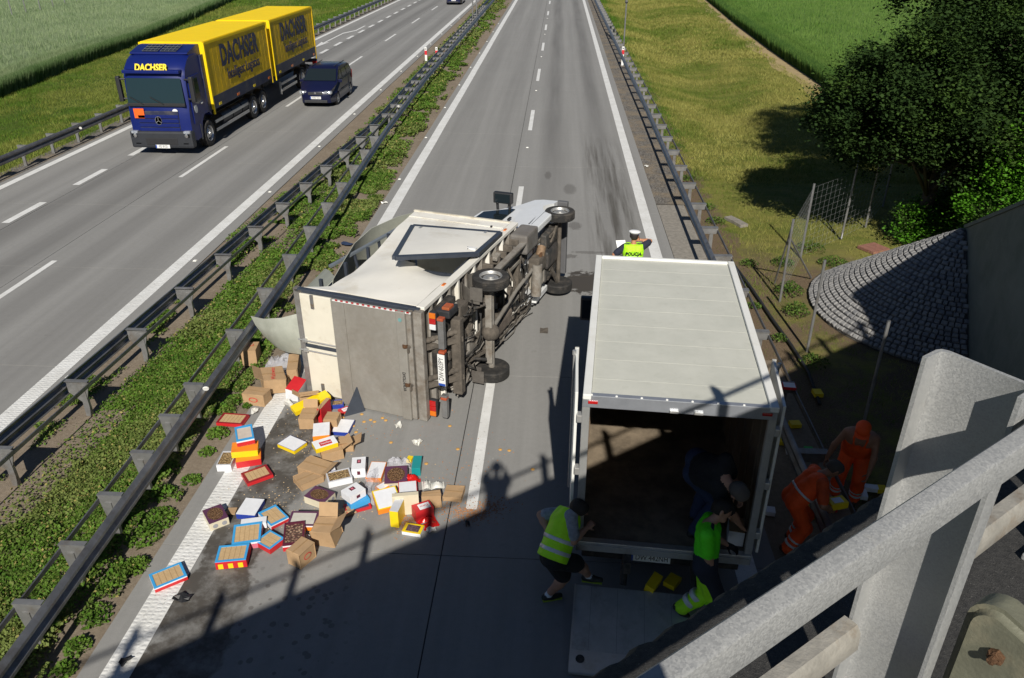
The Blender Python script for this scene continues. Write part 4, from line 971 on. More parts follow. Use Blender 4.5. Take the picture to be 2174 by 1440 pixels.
MB().box((0.80, 4.35, 0.62), (0.42, 0.72, 0.40), mat('dusty_grey_box', (0.16, 0.15, 0.14), 0.7, 0, .2, dirt=(.1, .085, .07), dscale=3), bev=0.05).build('battery_box', None, OT)
# axles, springs, wheels
for s in (1, -1):
    wheel(OT, (s * 0.96, 1.76, 0.335), 0.345, 0.205, s, None, 12); wheel(OT, (s * 0.88, 5.95, 0.335), 0.345, 0.205, s, None, 12)
    for k, w in enumerate((1.35, 1.1, 0.8)):
        pts = [Vector((s * 0.50, 1.76 + t * w / 2, 0.46 - k * 0.022 + 0.16 * t * t)) for t in np.linspace(-1, 1, 9)]
        m2 = MB()
        for a, b in zip(pts[:-1], pts[1:]): m2.beam(a, b, 0.075, 0.018, M_GRIME)
        m2.build('leaf_spring', None, OT)
    MB().box((s * 0.50, 1.76, 0.43), (0.12, 0.18, 0.13), M_GRIME, bev=0.02).build('spring_clamp', None, OT)
    MB().tube([(s * 0.58, 1.5, 0.34), (s * 0.46, 1.2, 0.72)], 0.032, 8, M_BLACKM).build('shock_absorber', None, OT, 40)
    # half-round mudguard
    g = [[(s * (0.66 + w), 1.76 + math.cos(a) * 0.47, 0.40 + math.sin(a) * 0.46) for w in (0.0, 0.27)] for a in np.linspace(R_(20), R_(185), 15)]
    m2 = MB(); m2.sheet(g, mat('dusty_mudguard', (0.11, 0.10, 0.088), 0.75, 0, .2, dirt=(.06, .05, .045)), 0.012); m2 = m2.mesh('mudguard'); fixn(m2); obj('mudguard', m2, OT, 40)
    MB().box((s * 0.86, 1.27, 0.42), (0.26, 0.02, 0.24), MATS['dusty_mudguard']).build('mud_flap', None, OT)
MB().tube([(-0.9, 1.76, 0.34), (0.9, 1.76, 0.34)], 0.062, 12, M_GRIME2).build('rear_axle', None, OT, 40)
MB().box((0.0, 1.72, 0.36), (1.55, 0.12, 0.14), M_GRIME2, bev=0.03).build('axle_beam', None, OT)
MB().lathe([(0, -0.17), (0.10, -0.15), (0.17, -0.05), (0.18, 0.03), (0.12, 0.14), (0.05, 0.17), (0, 0.17)], 16, M_GRIME, Matrix.Translation((-0.12, 1.76, 0.35)) @ Matrix.Rotation(PI / 2, 4, 'X')).build('differential', None, OT, 40)
MB().tube([(-0.12, 1.95, 0.38), (-0.06, 3.6, 0.52), (0, 5.2, 0.56)], 0.042, 10, M_GRIME2).build('drive_shaft', None, OT, 40)
MB().tube([(-0.85, 5.95, 0.33), (0.85, 5.95, 0.33)], 0.05, 10, M_GRIME).build('front_axle', None, OT, 40)
MB().box((0, 5.75, 0.50), (1.15, 0.95, 0.14), mat('dark_subframe', (0.06, 0.058, 0.055), 0.7, .1, .4, 9, .3, 40, dirt=(.16, .135, .11), dscale=5), bev=0.05).build('front_subframe', None, OT)
for k in range(6): MB().beam(Vector((-0.5 + k * 0.2, 5.35 + 0.1 * (k % 2), 0.40)), Vector((-0.42 + k * 0.18, 6.15, 0.42)), 0.05, 0.04, M_GRIME if k % 2 else M_BLACKM).build('subframe_rib', None, OT)
for s in (1, -1):
    MB().beam(Vector((s * 0.3, 5.6, 0.42)), Vector((s * 0.8, 5.93, 0.33)), 0.09, 0.05, M_GRIME).build('wishbone', None, OT)
    MB().tube([(s * 0.62, 5.9, 0.35), (s * 0.58, 5.86, 0.85)], 0.05, 8, M_BLACKM).build('front_strut', None, OT, 40)
MB().box((0.02, 5.55, 0.48), (0.42, 0.75, 0.30), mat('oily_sump', (0.05, 0.05, 0.05), 0.5, .3, .3, 8, dirt=(.12, .1, .085)), bev=0.06).build('engine_sump', None, OT)
MB().box((0.05, 4.95, 0.52), (0.36, 0.55, 0.28), M_GRIME, bev=0.07).build('gearbox', None, OT)
# exhaust: pipe, silencer, heat shield
MB().tube([(0.20, 5.3, 0.55), (0.28, 5.05, 0.46), (0.20, 4.9, 0.44), (0.10, 4.72, 0.44)], 0.045, 10, M_RUST).build('exhaust_pipe', None, OT, 40)
MB().tube([(0.34, 5.18, 0.50), (0.18, 5.0, 0.48)], 0.10, 14, mat('warm_rusty_can', (0.24, 0.16, 0.10), 0.7, .3, .25, 12), cap=True).build('catalyser', None, OT, 40)
MB().tube([(0.10, 4.72, 0.44), (-0.62, 4.66, 0.44)], 0.115, 16, M_GRIME2).build('silencer', None, OT, 40)
MB().box((-0.25, 5.02, 0.58), (0.62, 0.52, 0.26), mat('dusty_tank', (0.30, 0.27, 0.225), 0.8, 0, .2, 5, .3, 40, dirt=(.14, .12, .1)), bev=0.05).build('fuel_tank', None, OT)
for k in range(4): MB().box((-0.25, 4.82 + k * 0.13, 0.447), (0.5, 0.03, 0.02), M_GRIME2, bev=0.006).build('tank_rib', None, OT)
for k in range(9): MB().box((0.0, 2.1 + k * 0.27, 0.80), (0.70, 0.05, 0.05), M_GRIME2 if k % 2 else M_PANEL, bev=0.01).build('floor_rib', None, OT)
# loose cables and pipes
rg = random.Random(4)
for k in range(9):
    x = rg.uniform(-0.85, -0.2); pts = []
    for i in range(12): pts.append(Vector((x + rg.uniform(-.05, .05) - 0.02 * i, 0.5 + i * 0.38, 0.58 + rg.uniform(-.10, .06))))
    MB().tube(pts, rg.choice((0.011, 0.016, 0.02)), 6, rg.choice((M_BLACKM, M_GRIME, M_GRIME2))).build('cable', None, OT, 1)
for k in range(7):
    p0 = Vector((rg.uniform(-.7, .7), rg.uniform(0.4, 1.3), 0.5)); MB().tube([p0, p0 + Vector((rg.uniform(-.2, .2), .15, -.1)), p0 + Vector((rg.uniform(-.3, .3), .45, rg.uniform(-.05, .1)))], 0.014, 6, M_BLACKM).build('hose', None, OT, 1)
for k in range(14):
    MB().box((rg.uniform(-.8, .8), rg.uniform(0.25, 5.2), rg.uniform(0.55, 0.75)), (rg.uniform(.06, .2), rg.uniform(.06, .22), rg.uniform(.05, .14)), rg.choice((M_GRIME, M_BLACKM, M_GRIME2)), rz=rg.uniform(-.4, .4), bev=0.015).build('bracket', None, OT)
for k in range(26):
    MB().box((rg.uniform(-.95, .95), rg.uniform(0.15, 4.6), rg.uniform(0.60, 0.80)), (rg.uniform(.08, .3), rg.uniform(.06, .3), rg.uniform(.06, .16)), rg.choice((M_GRIME, M_BLACKM, M_GRIME, M_GRIME2)), rz=rg.uniform(-.3, .3), bev=0.02).build('bracket', None, OT)
MB().box((0.2, 0.55, 0.74), (1.5, 0.75, 0.16), M_BLACKM, bev=0.03).build('rear_dark_box', None, OT)  # plain dark box filling the rear behind the lift tubes
MB().box((0.62, 0.95, 0.62), (0.36, 0.4, 0.22), M_GRIME, bev=0.05).build('hydraulic_pack', None, OT)
MB().box((-0.55, 2.9, 0.66), (0.30, 1.1, 0.26), mat('brown_tank', (0.13, 0.105, 0.085), .85, 0, .3, 8, .3, 40), bev=0.07).build('water_tank', None, OT)
for k in range(8):
    y = rg.uniform(0.5, 4.5); MB().tube([(rg.uniform(-.9, -.3), y, 0.6), (rg.uniform(-.2, .2), y + rg.uniform(-.3, .3), 0.52), (rg.uniform(.3, .9), y + rg.uniform(-.5, .5), 0.62)], rg.choice((0.012, 0.018, 0.026)), 6, rg.choice((M_BLACKM, M_GRIME))).build('pipe', None, OT, 1)
MB().tube([(-0.98, 0.9, 0.86), (-1.0, 4.8, 0.78)], 0.035, 8, M_GRIME2).build('sill_tube', None, OT, 40)
# cab
cabm = Matrix.Translation((0, 4.58, 0.02)); c_ = van_cab(OT, cabm)
# torn roof skin and its loose side rail
M_SKIN = mat('torn_grp_skin', (0.36, 0.37, 0.315), 0.55, 0, 0.12, 3, dirt=(0.30, 0.31, 0.26), dscale=2, dthr=0.52)
top = [OL(708, 593, 1.95), OL(731, 553, 2.0), OL(753, 517, 2.05), OL(789, 485, 2.1), OL(843, 461, 2.15), OL(884, 450, 2.17)]
g = []
for i, p in enumerate(top):
    y = p.y; g.append([p, Vector((p.x * 0.5, y, p.z + 0.10)), Vector((-0.35, y - 0.02, p.z + 0.10)), Vector((-0.8, y - 0.05, ZT + 0.24)), Vector((-1.02, y - 0.05, ZT + 0.02))])
m2 = MB(); m2.sheet(g, M_SKIN, 0.012); m2 = m2.mesh('roof_skin'); fixn(m2); obj('roof_skin', m2, OT, 60)
r0, r1 = OL(700, 566, 1.85), OL(862, 476, 2.14)
MB().beam(r0, r1, 0.07, 0.045, mat('bluish_rail', (0.22, 0.25, 0.28), .45, .4, .15), up=(1, 0, 0)).build('loose_roof_rail', None, OT)
for t in (0.30, 0.62, 0.85):
    p = lerp(r0, r1, t); MB().beam(p, Vector((-0.9, p.y + 0.1, ZT - 0.02)), 0.05, 0.04, M_FRAME, up=(0, 1, 0)).build('roof_bow', None, OT)
PXY = lambda px, py, z: OTI @ G(px, py, z)
fl = [[PXY(533, 671, 0.84), PXY(560, 677, 0.95), PXY(597, 675, 1.08), PXY(640, 664, 1.2)],
      [PXY(543, 690, 0.72), PXY(567, 700, 0.76), PXY(601, 702, 0.86), PXY(640, 695, 0.98)],
      [PXY(560, 712, 0.50), PXY(578, 722, 0.54), PXY(606, 728, 0.60), PXY(640, 728, 0.70)],
      [PXY(585, 735, 0.26), PXY(594, 741, 0.28), PXY(612, 748, 0.32), PXY(640, 752, 0.40)]]
m2 = MB(); m2.sheet(fl, M_SKIN, 0.01); m2 = m2.mesh('roof_skin_flap'); fixn(m2); obj('roof_skin_flap', m2, OT, 60)
f2 = [[PXY(655, 655, 1.0), PXY(690, 612, 1.35), PXY(712, 590, 1.5)], [PXY(640, 640, 0.75), PXY(668, 608, 1.0), PXY(700, 575, 1.2)], [PXY(628, 640, 0.4), PXY(655, 605, 0.5), PXY(690, 570, 0.6)]]
m2 = MB(); m2.sheet(f2, M_SKIN, 0.01); m2 = m2.mesh('roof_skin_flap'); fixn(m2); obj('roof_skin_flap', m2, OT, 60)
# ------------------------------------------------------------------ yellow and blue lorry with its drawbar trailer
M_YEL = mat('lorry_yellow', (0.86, 0.60, 0.006), 0.6, 0, 0.04, 2, spec=0.2)
M_YELS = mat('lorry_yellow_curtain', (0.66, 0.43, 0.008), 0.6, 0, 0.10, 1.5, 0.5, 5, spec=0.25, dirt=(0.46, 0.31, 0.03), dscale=1.2, dthr=0.6)
M_NAVY = mat('lorry_navy', (0.006, 0.014, 0.115), 0.35, 0, 0.06, 3, spec=0.3, coat=0.12)
M_NAVYD = mat('lorry_navy_skirt', (0.018, 0.022, 0.055), 0.5, 0, 0.1, 3, dirt=(0.07, 0.065, 0.07), dscale=1.5, dthr=0.55)
M_GREYP = mat('lorry_grey_plastic', (0.024, 0.026, 0.031), 0.5, 0, 0.1, 5)
M_SOLAR = mat('solar_cells', (0.012, 0.018, 0.035), 0.15, 0.2, 0.1, 12)
M_NAVYT = mat('navy_lettering', (0.012, 0.015, 0.06), 0.5, 0, 0.0)
M_YELT = mat('yellow_lettering', (0.80, 0.60, 0.02), 0.5, 0, 0.0)
M_LAMPC = mat('lamp_cover', (0.33, 0.35, 0.38), 0.1, 0.3, 0.5, 25, coat=0.5)
M_CHROME = mat('chrome', (0.75, 0.75, 0.76), 0.12, 1.0, 0.0)
def swap_body(parent, y0, L, zt=3.80, zb=1.02, w=2.5):
    """body runs backwards from y0 (local y forward)"""
    b = MB().box((0, y0 - L / 2, (zt + 1.74) / 2), (w, L, zt - 1.74), M_YELS, bev=0.02).build('swap_body', None, parent)
    MB().box((0, y0 - L / 2, zt + 0.012), (w - 0.06, L - 0.06, 0.03), M_YEL, bev=0.01).build('roof_sheet', None, b)
    MB().box((0, y0 + 0.008, (zt + 1.3) / 2), (w - 0.02, 0.03, zt - 1.3), M_YEL, bev=0.01).build('front_wall', None, b)
    for s in (-1, 1):
        MB().box((s * (w / 2 - 0.01), y0 - L / 2, 1.52), (0.05, L, 0.48), M_NAVYD, bev=0.008).build('side_board', None, b)
        MB().box((s * (w / 2 + 0.006), y0 - L / 2, zt - 0.04), (0.03, L, 0.1), M_YEL, bev=0.008).build('roof_rail', None, b)
        for yy in (y0 - 0.04, y0 - L + 0.04): MB().box((s * (w / 2 + 0.006), yy, (zt + 1.1) / 2), (0.05, 0.1, zt - 1.1), M_YEL if yy > y0 - 1 else M_YELS, bev=0.01).build('corner_post', None, b)
        for k in range(int(L / 0.45)): MB().box((s * (w / 2 - 0.003), y0 - 0.3 - k * 0.45, 2.76), (0.012, 0.012, 1.9), M_YELS).build('curtain_strap', None, b)
        for k in range(4): MB().box((s * (w / 2 + 0.018), y0 - 0.7 - k * (L - 1.2) / 3, 1.40), (0.012, 0.26, 0.10), M_LAMPO if k % 2 else M_YELT).build('side_label', None, b)
        F = frame((s * (w / 2 + 0.022), y0 - L * 0.5, 3.08), (0, s, 0), (s, 0, 0))
        text('lettering', 'DACHSER', 1.12, M_NAVYT, b, F, 0.004, 0.040, sx=0.84, spacing=1.06)
        F = frame((s * (w / 2 + 0.022), y0 - L * 0.53, 2.32), (0, s, 0), (s, 0, 0))
        text('lettering', 'Intelligent Logistics', 0.60, M_NAVYT, b, F, 0.004, 0.009, sx=0.80, spacing=1.03)
    return b
FY = 29.1
LO = thing('lorry', 'blue lorry with a yellow swap body lettered DACHSER, driving on the opposite carriageway', 'lorry', (-14.9, FY, 0), PI)
# local y forward: front bumper at y=0, lorry extends to -y
swap_body(LO, -2.08, 7.2)
pr = [(-1.98, 0.95), (-1.98, 2.90), (-1.6, 2.98), (-1.0, 2.98), (-0.62, 2.88), (-0.30, 2.66), (-0.17, 2.43), (-0.08, 1.55), (-0.02, 1.4), (0.02, 1.05), (0.02, 0.5), (-0.25, 0.42), (-0.86, 0.46), (-1.0, 0.90), (-1.28, 1.10), (-1.72, 1.10), (-1.92, 0.98)]
n = len(pr); mb = MB()
def hwc(y, z): return 1.23 - 0.10 * max(0, z - 2.3) - 0.09 * max(0, y + 0.5) ** 1.2
A_ = [(-hwc(y, z), y - 0.10 * (y > -0.7), z) for y, z in pr]; Bm = [(-hwc(y, z) * 0.80, y, z + 0.05 * (z > 2.4)) for y, z in pr]
vs = A_ + Bm + [(-x, y, z) for x, y, z in Bm] + [(-x, y, z) for x, y, z in A_]; fs = [tuple(range(n - 1, -1, -1)), tuple(range(3 * n, 4 * n))]
for a in range(3):
    for i in range(n): j = (i + 1) % n; fs.append((a * n + i, a * n + j, (a + 1) * n + j, (a + 1) * n + i))
mb.add(vs, fs, M_NAVY); me = mb.mesh('cab'); fixn(me); cab = obj('cab', me, LO, 32); cab.scale = (0.97, 1, 1.17)
MB().add([(-1.06, -0.185, 2.40), (1.06, -0.185, 2.40), (1.12, -0.08, 1.62), (-1.12, -0.08, 1.62)], [(0, 3, 2, 1)], mat('tinted_windscreen', (0.012, 0.028, 0.036), 0.1, 0, 0, spec=0.35), Matrix.Translation((0, 0.055, 0))).build('windscreen', None, cab)
MB().box((0, -0.02, 1.60), (2.25, 0.06, 0.10), M_BLK, bev=0.02).build('wiper_panel', None, cab)
for x, r in ((-0.3, 0.5), (0.5, 0.5)): MB().beam(Vector((x, 0.03, 1.62)), Vector((x + r, -0.01, 1.84)), 0.02, 0.02, M_BLK).build('wiper', None, cab)
MB().box((0, -0.16, 2.60), (2.2, 0.30, 0.10), M_NAVY, bev=0.04).build('sun_visor', None, cab)
F = frame((0, 0.03, 2.60), (-1, 0, 0), (0, 1, 0.55)); text('cab_lettering', 'DACHSER', 0.30, M_YELT, cab, frame((0, -0.165, 2.70), (-1, 0, 0), (0, 0.85, 0.5)), 0.03, 0.012, sx=0.95)
# roof fairing with solar panels
MB().prism([(-2.02, 2.92), (-2.02, 3.22), (-1.75, 3.22), (-0.95, 3.07), (-0.92, 3.03), (-1.1, 2.97), (-1.5, 2.94)], 'x', -1.13, 1.13, M_NAVY).build('roof_fairing', None, cab, 30)
for s in (-1, 1):
    sp = MB().box((0, 0, 0), (0.62, 0.66, 0.02), M_SOLAR).build('solar_panel', None, cab, 0, None, frame((s * 0.36, -1.34, 3.160), (1, 0, 0), (0, 0.184, 0.983)))
    for k in range(5): MB().box((-0.31 + k * 0.155, 0, 0.012), (0.008, 0.66, 0.004), M_ALU).build('panel_grid', None, sp)
    for k in range(4): MB().box((0, -0.33 + k * 0.22, 0.012), (0.62, 0.008, 0.004), M_ALU).build('panel_grid', None, sp)
# grille with bars, badge, lamps, bumper
MB().box((0, 0.005, 1.0), (1.6, 0.06, 0.82), M_NAVYD, bev=0.03).build('grille', None, cab)
for k in range(5): MB().box((0, 0.045, 0.70 + k * 0.135), (1.58, 0.05, 0.105), M_NAVY, bev=0.02).build('grille_bar', None, cab)
bd = MB().lathe([(0.115, 0), (0.125, 0.012), (0.135, 0.012), (0.14, 0)], 24, M_CHROME, frame((0, 0.075, 1.12), (1, 0, 0), (0, 1, 0))).build('badge', None, cab, 40)
for a in (90, 210, 330): MB().beam(Vector((0, 0.085, 1.12)), Vector((math.cos(R_(a)) * 0.12, 0.085, 1.12 + math.sin(R_(a)) * 0.12)), 0.02, 0.02, M_CHROME).build('badge_arm', None, bd)
MB().box((0.72, 0.06, 1.34), (0.40, 0.02, 0.30), mat('orange_placard', (0.85, 0.12, 0.01), 0.5), bev=0.004).build('orange_placard', None, cab)
MB().lathe([(0, 0.01), (0.085, 0.01), (0.085, 0)], 16, M_PLATE, frame((-0.70, 0.02, 1.42), (1, 0, 0), (0, 1, 0)) @ Matrix.Diagonal((1.2, .75, 1, 1))).build('round_label', None, cab)
MB().box((0, -0.02, 0.52), (2.47, 0.32, 0.54), M_GREYP, bev=0.10).build('bumper', None, cab)
MB().box((0, 0.13, 0.47), (1.25, 0.05, 0.22), M_BLK, bev=0.03).build('bumper_intake', None, cab)
for s in (-1, 1):
    hl = MB().box((s * 1.04, 0.05, 0.68), (0.28, 0.18, 0.24), M_LAMPC, bev=0.05).build('headlamp', None, cab)
    MB().lathe([(0.0, 0.02), (0.06, 0.012), (0.075, 0)], 14, M_CHROME, frame((s * 1.02, 0.155, 0.66), (1, 0, 0), (0, 1, 0))).build('bulb_reflector', None, hl)
    MB().box((s * 0.95, 0.125, 0.40), (0.22, 0.03, 0.045), M_LAMPW, bev=0.01).build('running_lamp', None, cab)
    mr = MB().box((s * 1.42, -0.22, 2.05), (0.16, 0.16, 0.78), M_BLK, bev=0.05).build('mirror', None, cab)
    for z in (1.75, 2.35): MB().tube([(s * 1.15, -0.25, z), (s * 1.40, -0.22, z)], 0.03, 8, M_BLK).build('mirror_arm', None, mr)
    MB().prism([(-0.42, 1.62), (-0.50, 2.28), (-1.15, 2.30), (-1.25, 1.55), (-0.9, 1.5)], 'x', s * 1.17, s * 1.236, M_GLASS).build('side_window', None, cab)
    dr = MB().prism([(-0.36, 0.95), (-0.40, 2.38), (-1.40, 2.40), (-1.42, 1.20), (-0.92, 1.0)], 'x', s * 1.15, s * 1.228, M_NAVY).build('door', None, cab)
    MB().box((s * 1.245, -1.18, 1.48), (0.03, 0.18, 0.05), M_CHROME, bev=0.01).build('handle', None, dr)
    MB().lathe([(0, 0.01), (0.13, 0.01), (0.13, 0)], 18, mat('silver_roundel', (0.55, 0.57, 0.58), 0.35, .3), frame((s * 1.238, -0.62, 1.38), (0, 1, 0), (s, 0, 0))).build('roundel', None, cab)
    MB().box((s * 1.20, -1.92, 2.0), (0.06, 0.3, 1.8), M_NAVYD, bev=0.02).build('side_deflector', None, cab)
    MB().box((s * 1.15, -0.78, 0.62), (0.2, 0.06, 0.5), M_GREYP, bev=0.02).build('step', None, cab)
    # wheels: front, drive, tag
    for y, w in ((-1.48, 0.32), (-6.5, 0.34), (-7.75, 0.34)):
        wheel(LO, (s * 1.06, y, 0.50), 0.50, w, s, mat('polished_rim', (0.55, 0.55, 0.55), 0.3, 0.8, 0.1), 10, 0.60, hub=0.75)
        g = [[(s * (0.88 + q), y + math.cos(a) * 0.57, 0.50 + math.sin(a) * 0.57) for q in (0.0, 0.34)] for a in np.linspace(R_(0), R_(180), 13)]
        if y < -2:
            m2 = MB(); m2.sheet(g, M_GREYP, 0.015); m2 = m2.mesh('mudguard'); fixn(m2); obj('mudguard', m2, LO, 40)
    for z in (0.48, 0.80): MB().box((s * 1.20, -4.0, z), (0.04, 3.7, 0.12), M_ALU, bev=0.01).build('side_guard', None, LO)
    for k in range(3): MB().tube([(s * 0.95, -3.0 - k * 1.1, 0.72), (s * 0.95, -4.0 - k * 1.1, 0.72)], 0.26, 12, M_GREYP).build('air_tank', None, LO, 40)
    MB().box((s * 0.45, -5.0, 0.86), (0.1, 9.2, 0.24), M_BLACKM).build('chassis_rail', None, LO)
plate(LO, frame((0, 0.155, 0.36), (-1, 0, 0), (0, 1, 0)), 'FD 8125', 0.55, 0.13)
TR = thing('drawbar_trailer', 'yellow drawbar trailer lettered DACHSER coupled behind the blue lorry', 'trailer', (-14.9, 38.85, 0), PI)
swap_body(TR, 0.0, 7.1)
for s in (-1, 1):
    for y in (-4.3, -5.3):
        wheel(TR, (s * 1.06, y, 0.50), 0.50, 0.34, s, MATS['polished_rim'], 10, 0.60, hub=0.4)
        g = [[(s * (0.88 + q), y + math.cos(a) * 0.57, 0.50 + math.sin(a) * 0.57) for q in (0.0, 0.34)] for a in np.linspace(R_(0), R_(180), 13)]
        m2 = MB(); m2.sheet(g, M_GREYP, 0.015); m2 = m2.mesh('mudguard'); fixn(m2); obj('mudguard', m2, TR, 40)
    for z in (0.50, 0.80): MB().box((s * 1.20, -2.0, z), (0.04, 2.5, 0.12), M_ALU, bev=0.01).build('side_guard', None, TR)
    MB().box((s * 1.16, -0.72, 0.62), (0.1, 0.05, 0.6), M_ALU, bev=0.01).build('guard_end', None, TR)
    MB().box((s * 0.45, -3.7, 0.86), (0.1, 7.2, 0.24), M_BLACKM).build('chassis_rail', None, TR)
    MB().box((s * 1.12, -7.05, 0.72), (0.26, 0.08, 0.5), M_LAMPR, bev=0.02).build('rear_flap', None, TR)
MB().beam(Vector((0, 1.4, 0.62)), Vector((0, -1.5, 0.72)), 0.22, 0.2, M_BLACKM).build('drawbar', None, TR)
MB().box((0, -7.12, 1.0), (2.5, 0.08, 0.2), M_NAVYD).build('rear_bumper', None, TR)
# driver behind the windscreen is only a dim shape through the tinted glass: a seat back pair
for s in (-1, 1): MB().box((s * 0.62, -0.85, 1.75), (0.5, 0.16, 0.9), M_BLACKM, bev=0.06).build('seat', None, LO)

# ------------------------------------------------------------------ people carrier and distant car
def carbody(name, label, loc, paint, L=4.3, W=1.74, Ht=1.62, van=True, plate_txt='WND 7X21', rz=PI):
    c = thing(name, label, 'car', loc, rz)
    h = Ht
    # side outline, local y forward with the nose at y=0
    up = [(0.0, 0.42), (-0.02, 0.70), (-0.12, 0.80), (-0.75, 0.98), (-0.95, 1.03), (-1.70, 1.50), (-1.95, h - 0.02), (-2.6, h), (-3.6, h - 0.06), (-3.85, h - 0.16), (-4.18, 1.05), (-4.28, 0.85), (-L, 0.45)]
    lo = [(-L + 0.05, 0.24), (-3.72, 0.22), (-3.70, 0.42), (-3.58, 0.60), (-3.38, 0.66), (-3.18, 0.60), (-3.06, 0.42), (-3.04, 0.22), (-1.20, 0.22), (-1.18, 0.42), (-1.06, 0.60), (-0.86, 0.66), (-0.66, 0.60), (-0.54, 0.42), (-0.52, 0.22), (-0.05, 0.22)]
    pr = up + lo; n = len(pr); hw = W / 2
    def wv(y, z):
        w = hw - 0.26 * max(0.0, z - 0.98) ** 1.15 - 0.035 * max(0, 0.55 - z)
        if y > -0.7: w -= 0.30 * ((y + 0.7) / 0.7) ** 2 * 0.62
        if y < -3.9: w -= 0.20 * ((-3.9 - y) / 0.4) ** 2 * 0.6
        return w
    A_ = [(-wv(y, z), y - (0.10 if y > -0.3 else 0), z) for y, z in pr]; Bm = [(-wv(y, z) * 0.78, y, z + (0.045 if z > 0.95 else 0)) for y, z in pr]
    vs = A_ + Bm + [(-x, y, z) for x, y, z in Bm] + [(-x, y, z) for x, y, z in A_]; fs = [tuple(range(n - 1, -1, -1)), tuple(range(3 * n, 4 * n))]
    for a in range(3):
        for i in range(n): j = (i + 1) % n; fs.append((a * n + i, a * n + j, (a + 1) * n + j, (a + 1) * n + i))
    mb = MB(); mb.add(vs, fs, paint); me = mb.mesh('body'); fixn(me); b = obj('body', me, c, 34)
    w1, w2 = wv(-1.0, 1.06), wv(-1.7, 1.46)
    MB().add([(-w1 * .93, -0.98, 1.085), (w1 * .93, -0.98, 1.085), (w2 * .9, -1.68, 1.535), (-w2 * .9, -1.68, 1.535)], [(0, 1, 2, 3)], M_GLASS, Matrix.Translation((0, 0.035, 0.02))).build('windscreen', None, b)
    for s in (-1, 1):
        for y0, y1, ya, yb in ((-1.22, -1.98, -1.72, -2.02), (-2.08, -2.92, -2.10, -2.90), (-3.0, -3.86, -3.0, -3.72)):
            z0_, z1_ = 1.03, 1.47
            P = [(s * (wv(y0, z0_) + 0.006), y0, z0_), (s * (wv(y1, z0_) + 0.006), y1, z0_), (s * (wv(yb, z1_) + 0.010), yb, z1_), (s * (wv(ya, z1_) + 0.010), ya, z1_)]
            MB().add(P, [(0, 1, 2, 3)], M_GLASS).build('side_window', None, b)
        hl = MB().box((s * 0.60, -0.12, 0.70), (0.34, 0.20, 0.15), M_LAMPC, bev=0.05).build('headlamp', None, b)
        MB().lathe([(0, 0.03), (0.05, 0.02), (0.06, 0)], 12, M_CHROME, frame((s * 0.62, -0.03, 0.71), (1, 0, 0), (0, 1, 0.4))).build('bulb_reflector', None, hl)
        MB().box((s * 0.72, -L + 0.10, 0.95), (0.16, 0.14, 0.40), M_LAMPR, bev=0.03).build('tail_lamp', None, b)
        mr = MB().box((s * (hw + 0.07), -1.22, 1.06), (0.20, 0.10, 0.14), paint, bev=0.04).build('mirror', None, b)
        for y in (-0.86, -3.38): wheel(c, (s * (hw - 0.11), y, 0.31), 0.31, 0.2, s, M_RIM, 8, 0.66, hub=0.6)
        MB().box((s * (hw + 0.004), -2.1, 0.58), (0.03, 2.0, 0.07), M_DARK, bev=0.01).build('rub_strip', None, b)
    MB().box((0, -0.02, 0.66), (0.7, 0.05, 0.12), M_DARK, bev=0.02).build('grille', None, b)
    MB().lathe([(0.0, 0.012), (0.05, 0.012), (0.055, 0)], 16, M_CHROME, frame((0, 0.01, 0.69), (1, 0, 0), (0, 1, 0))).build('badge', None, b)
    MB().box((0, -0.0, 0.30), (1.1, 0.06, 0.12), M_DARK, bev=0.02).build('lower_grille', None, b)
    plate(c, frame((0, 0.015, 0.47), (-1, 0, 0), (0, 1, 0)), plate_txt)
    for s in (-1, 1): MB().box((s * 0.56, -2.75, h + 0.035), (0.03, 1.9, 0.025), M_DARK).build('roof_rail', None, b)
    return c
M_CARB = mat('dark_blue_car_paint', (0.006, 0.008, 0.034), 0.3, 0, 0.05, 4, spec=0.35, coat=0.15)
carbody('people_carrier', 'dark blue people carrier overtaking beside the yellow trailer', (-11.55, 38.0, 0), M_CARB)
carbody('saloon_car', 'dark blue car approaching far off on the opposite carriageway', (-11.55, 92.0, 0), mat('blue_black_paint', (0.012, 0.016, 0.06), 0.2, 0.1, 0.05, coat=.5), Ht=1.5)
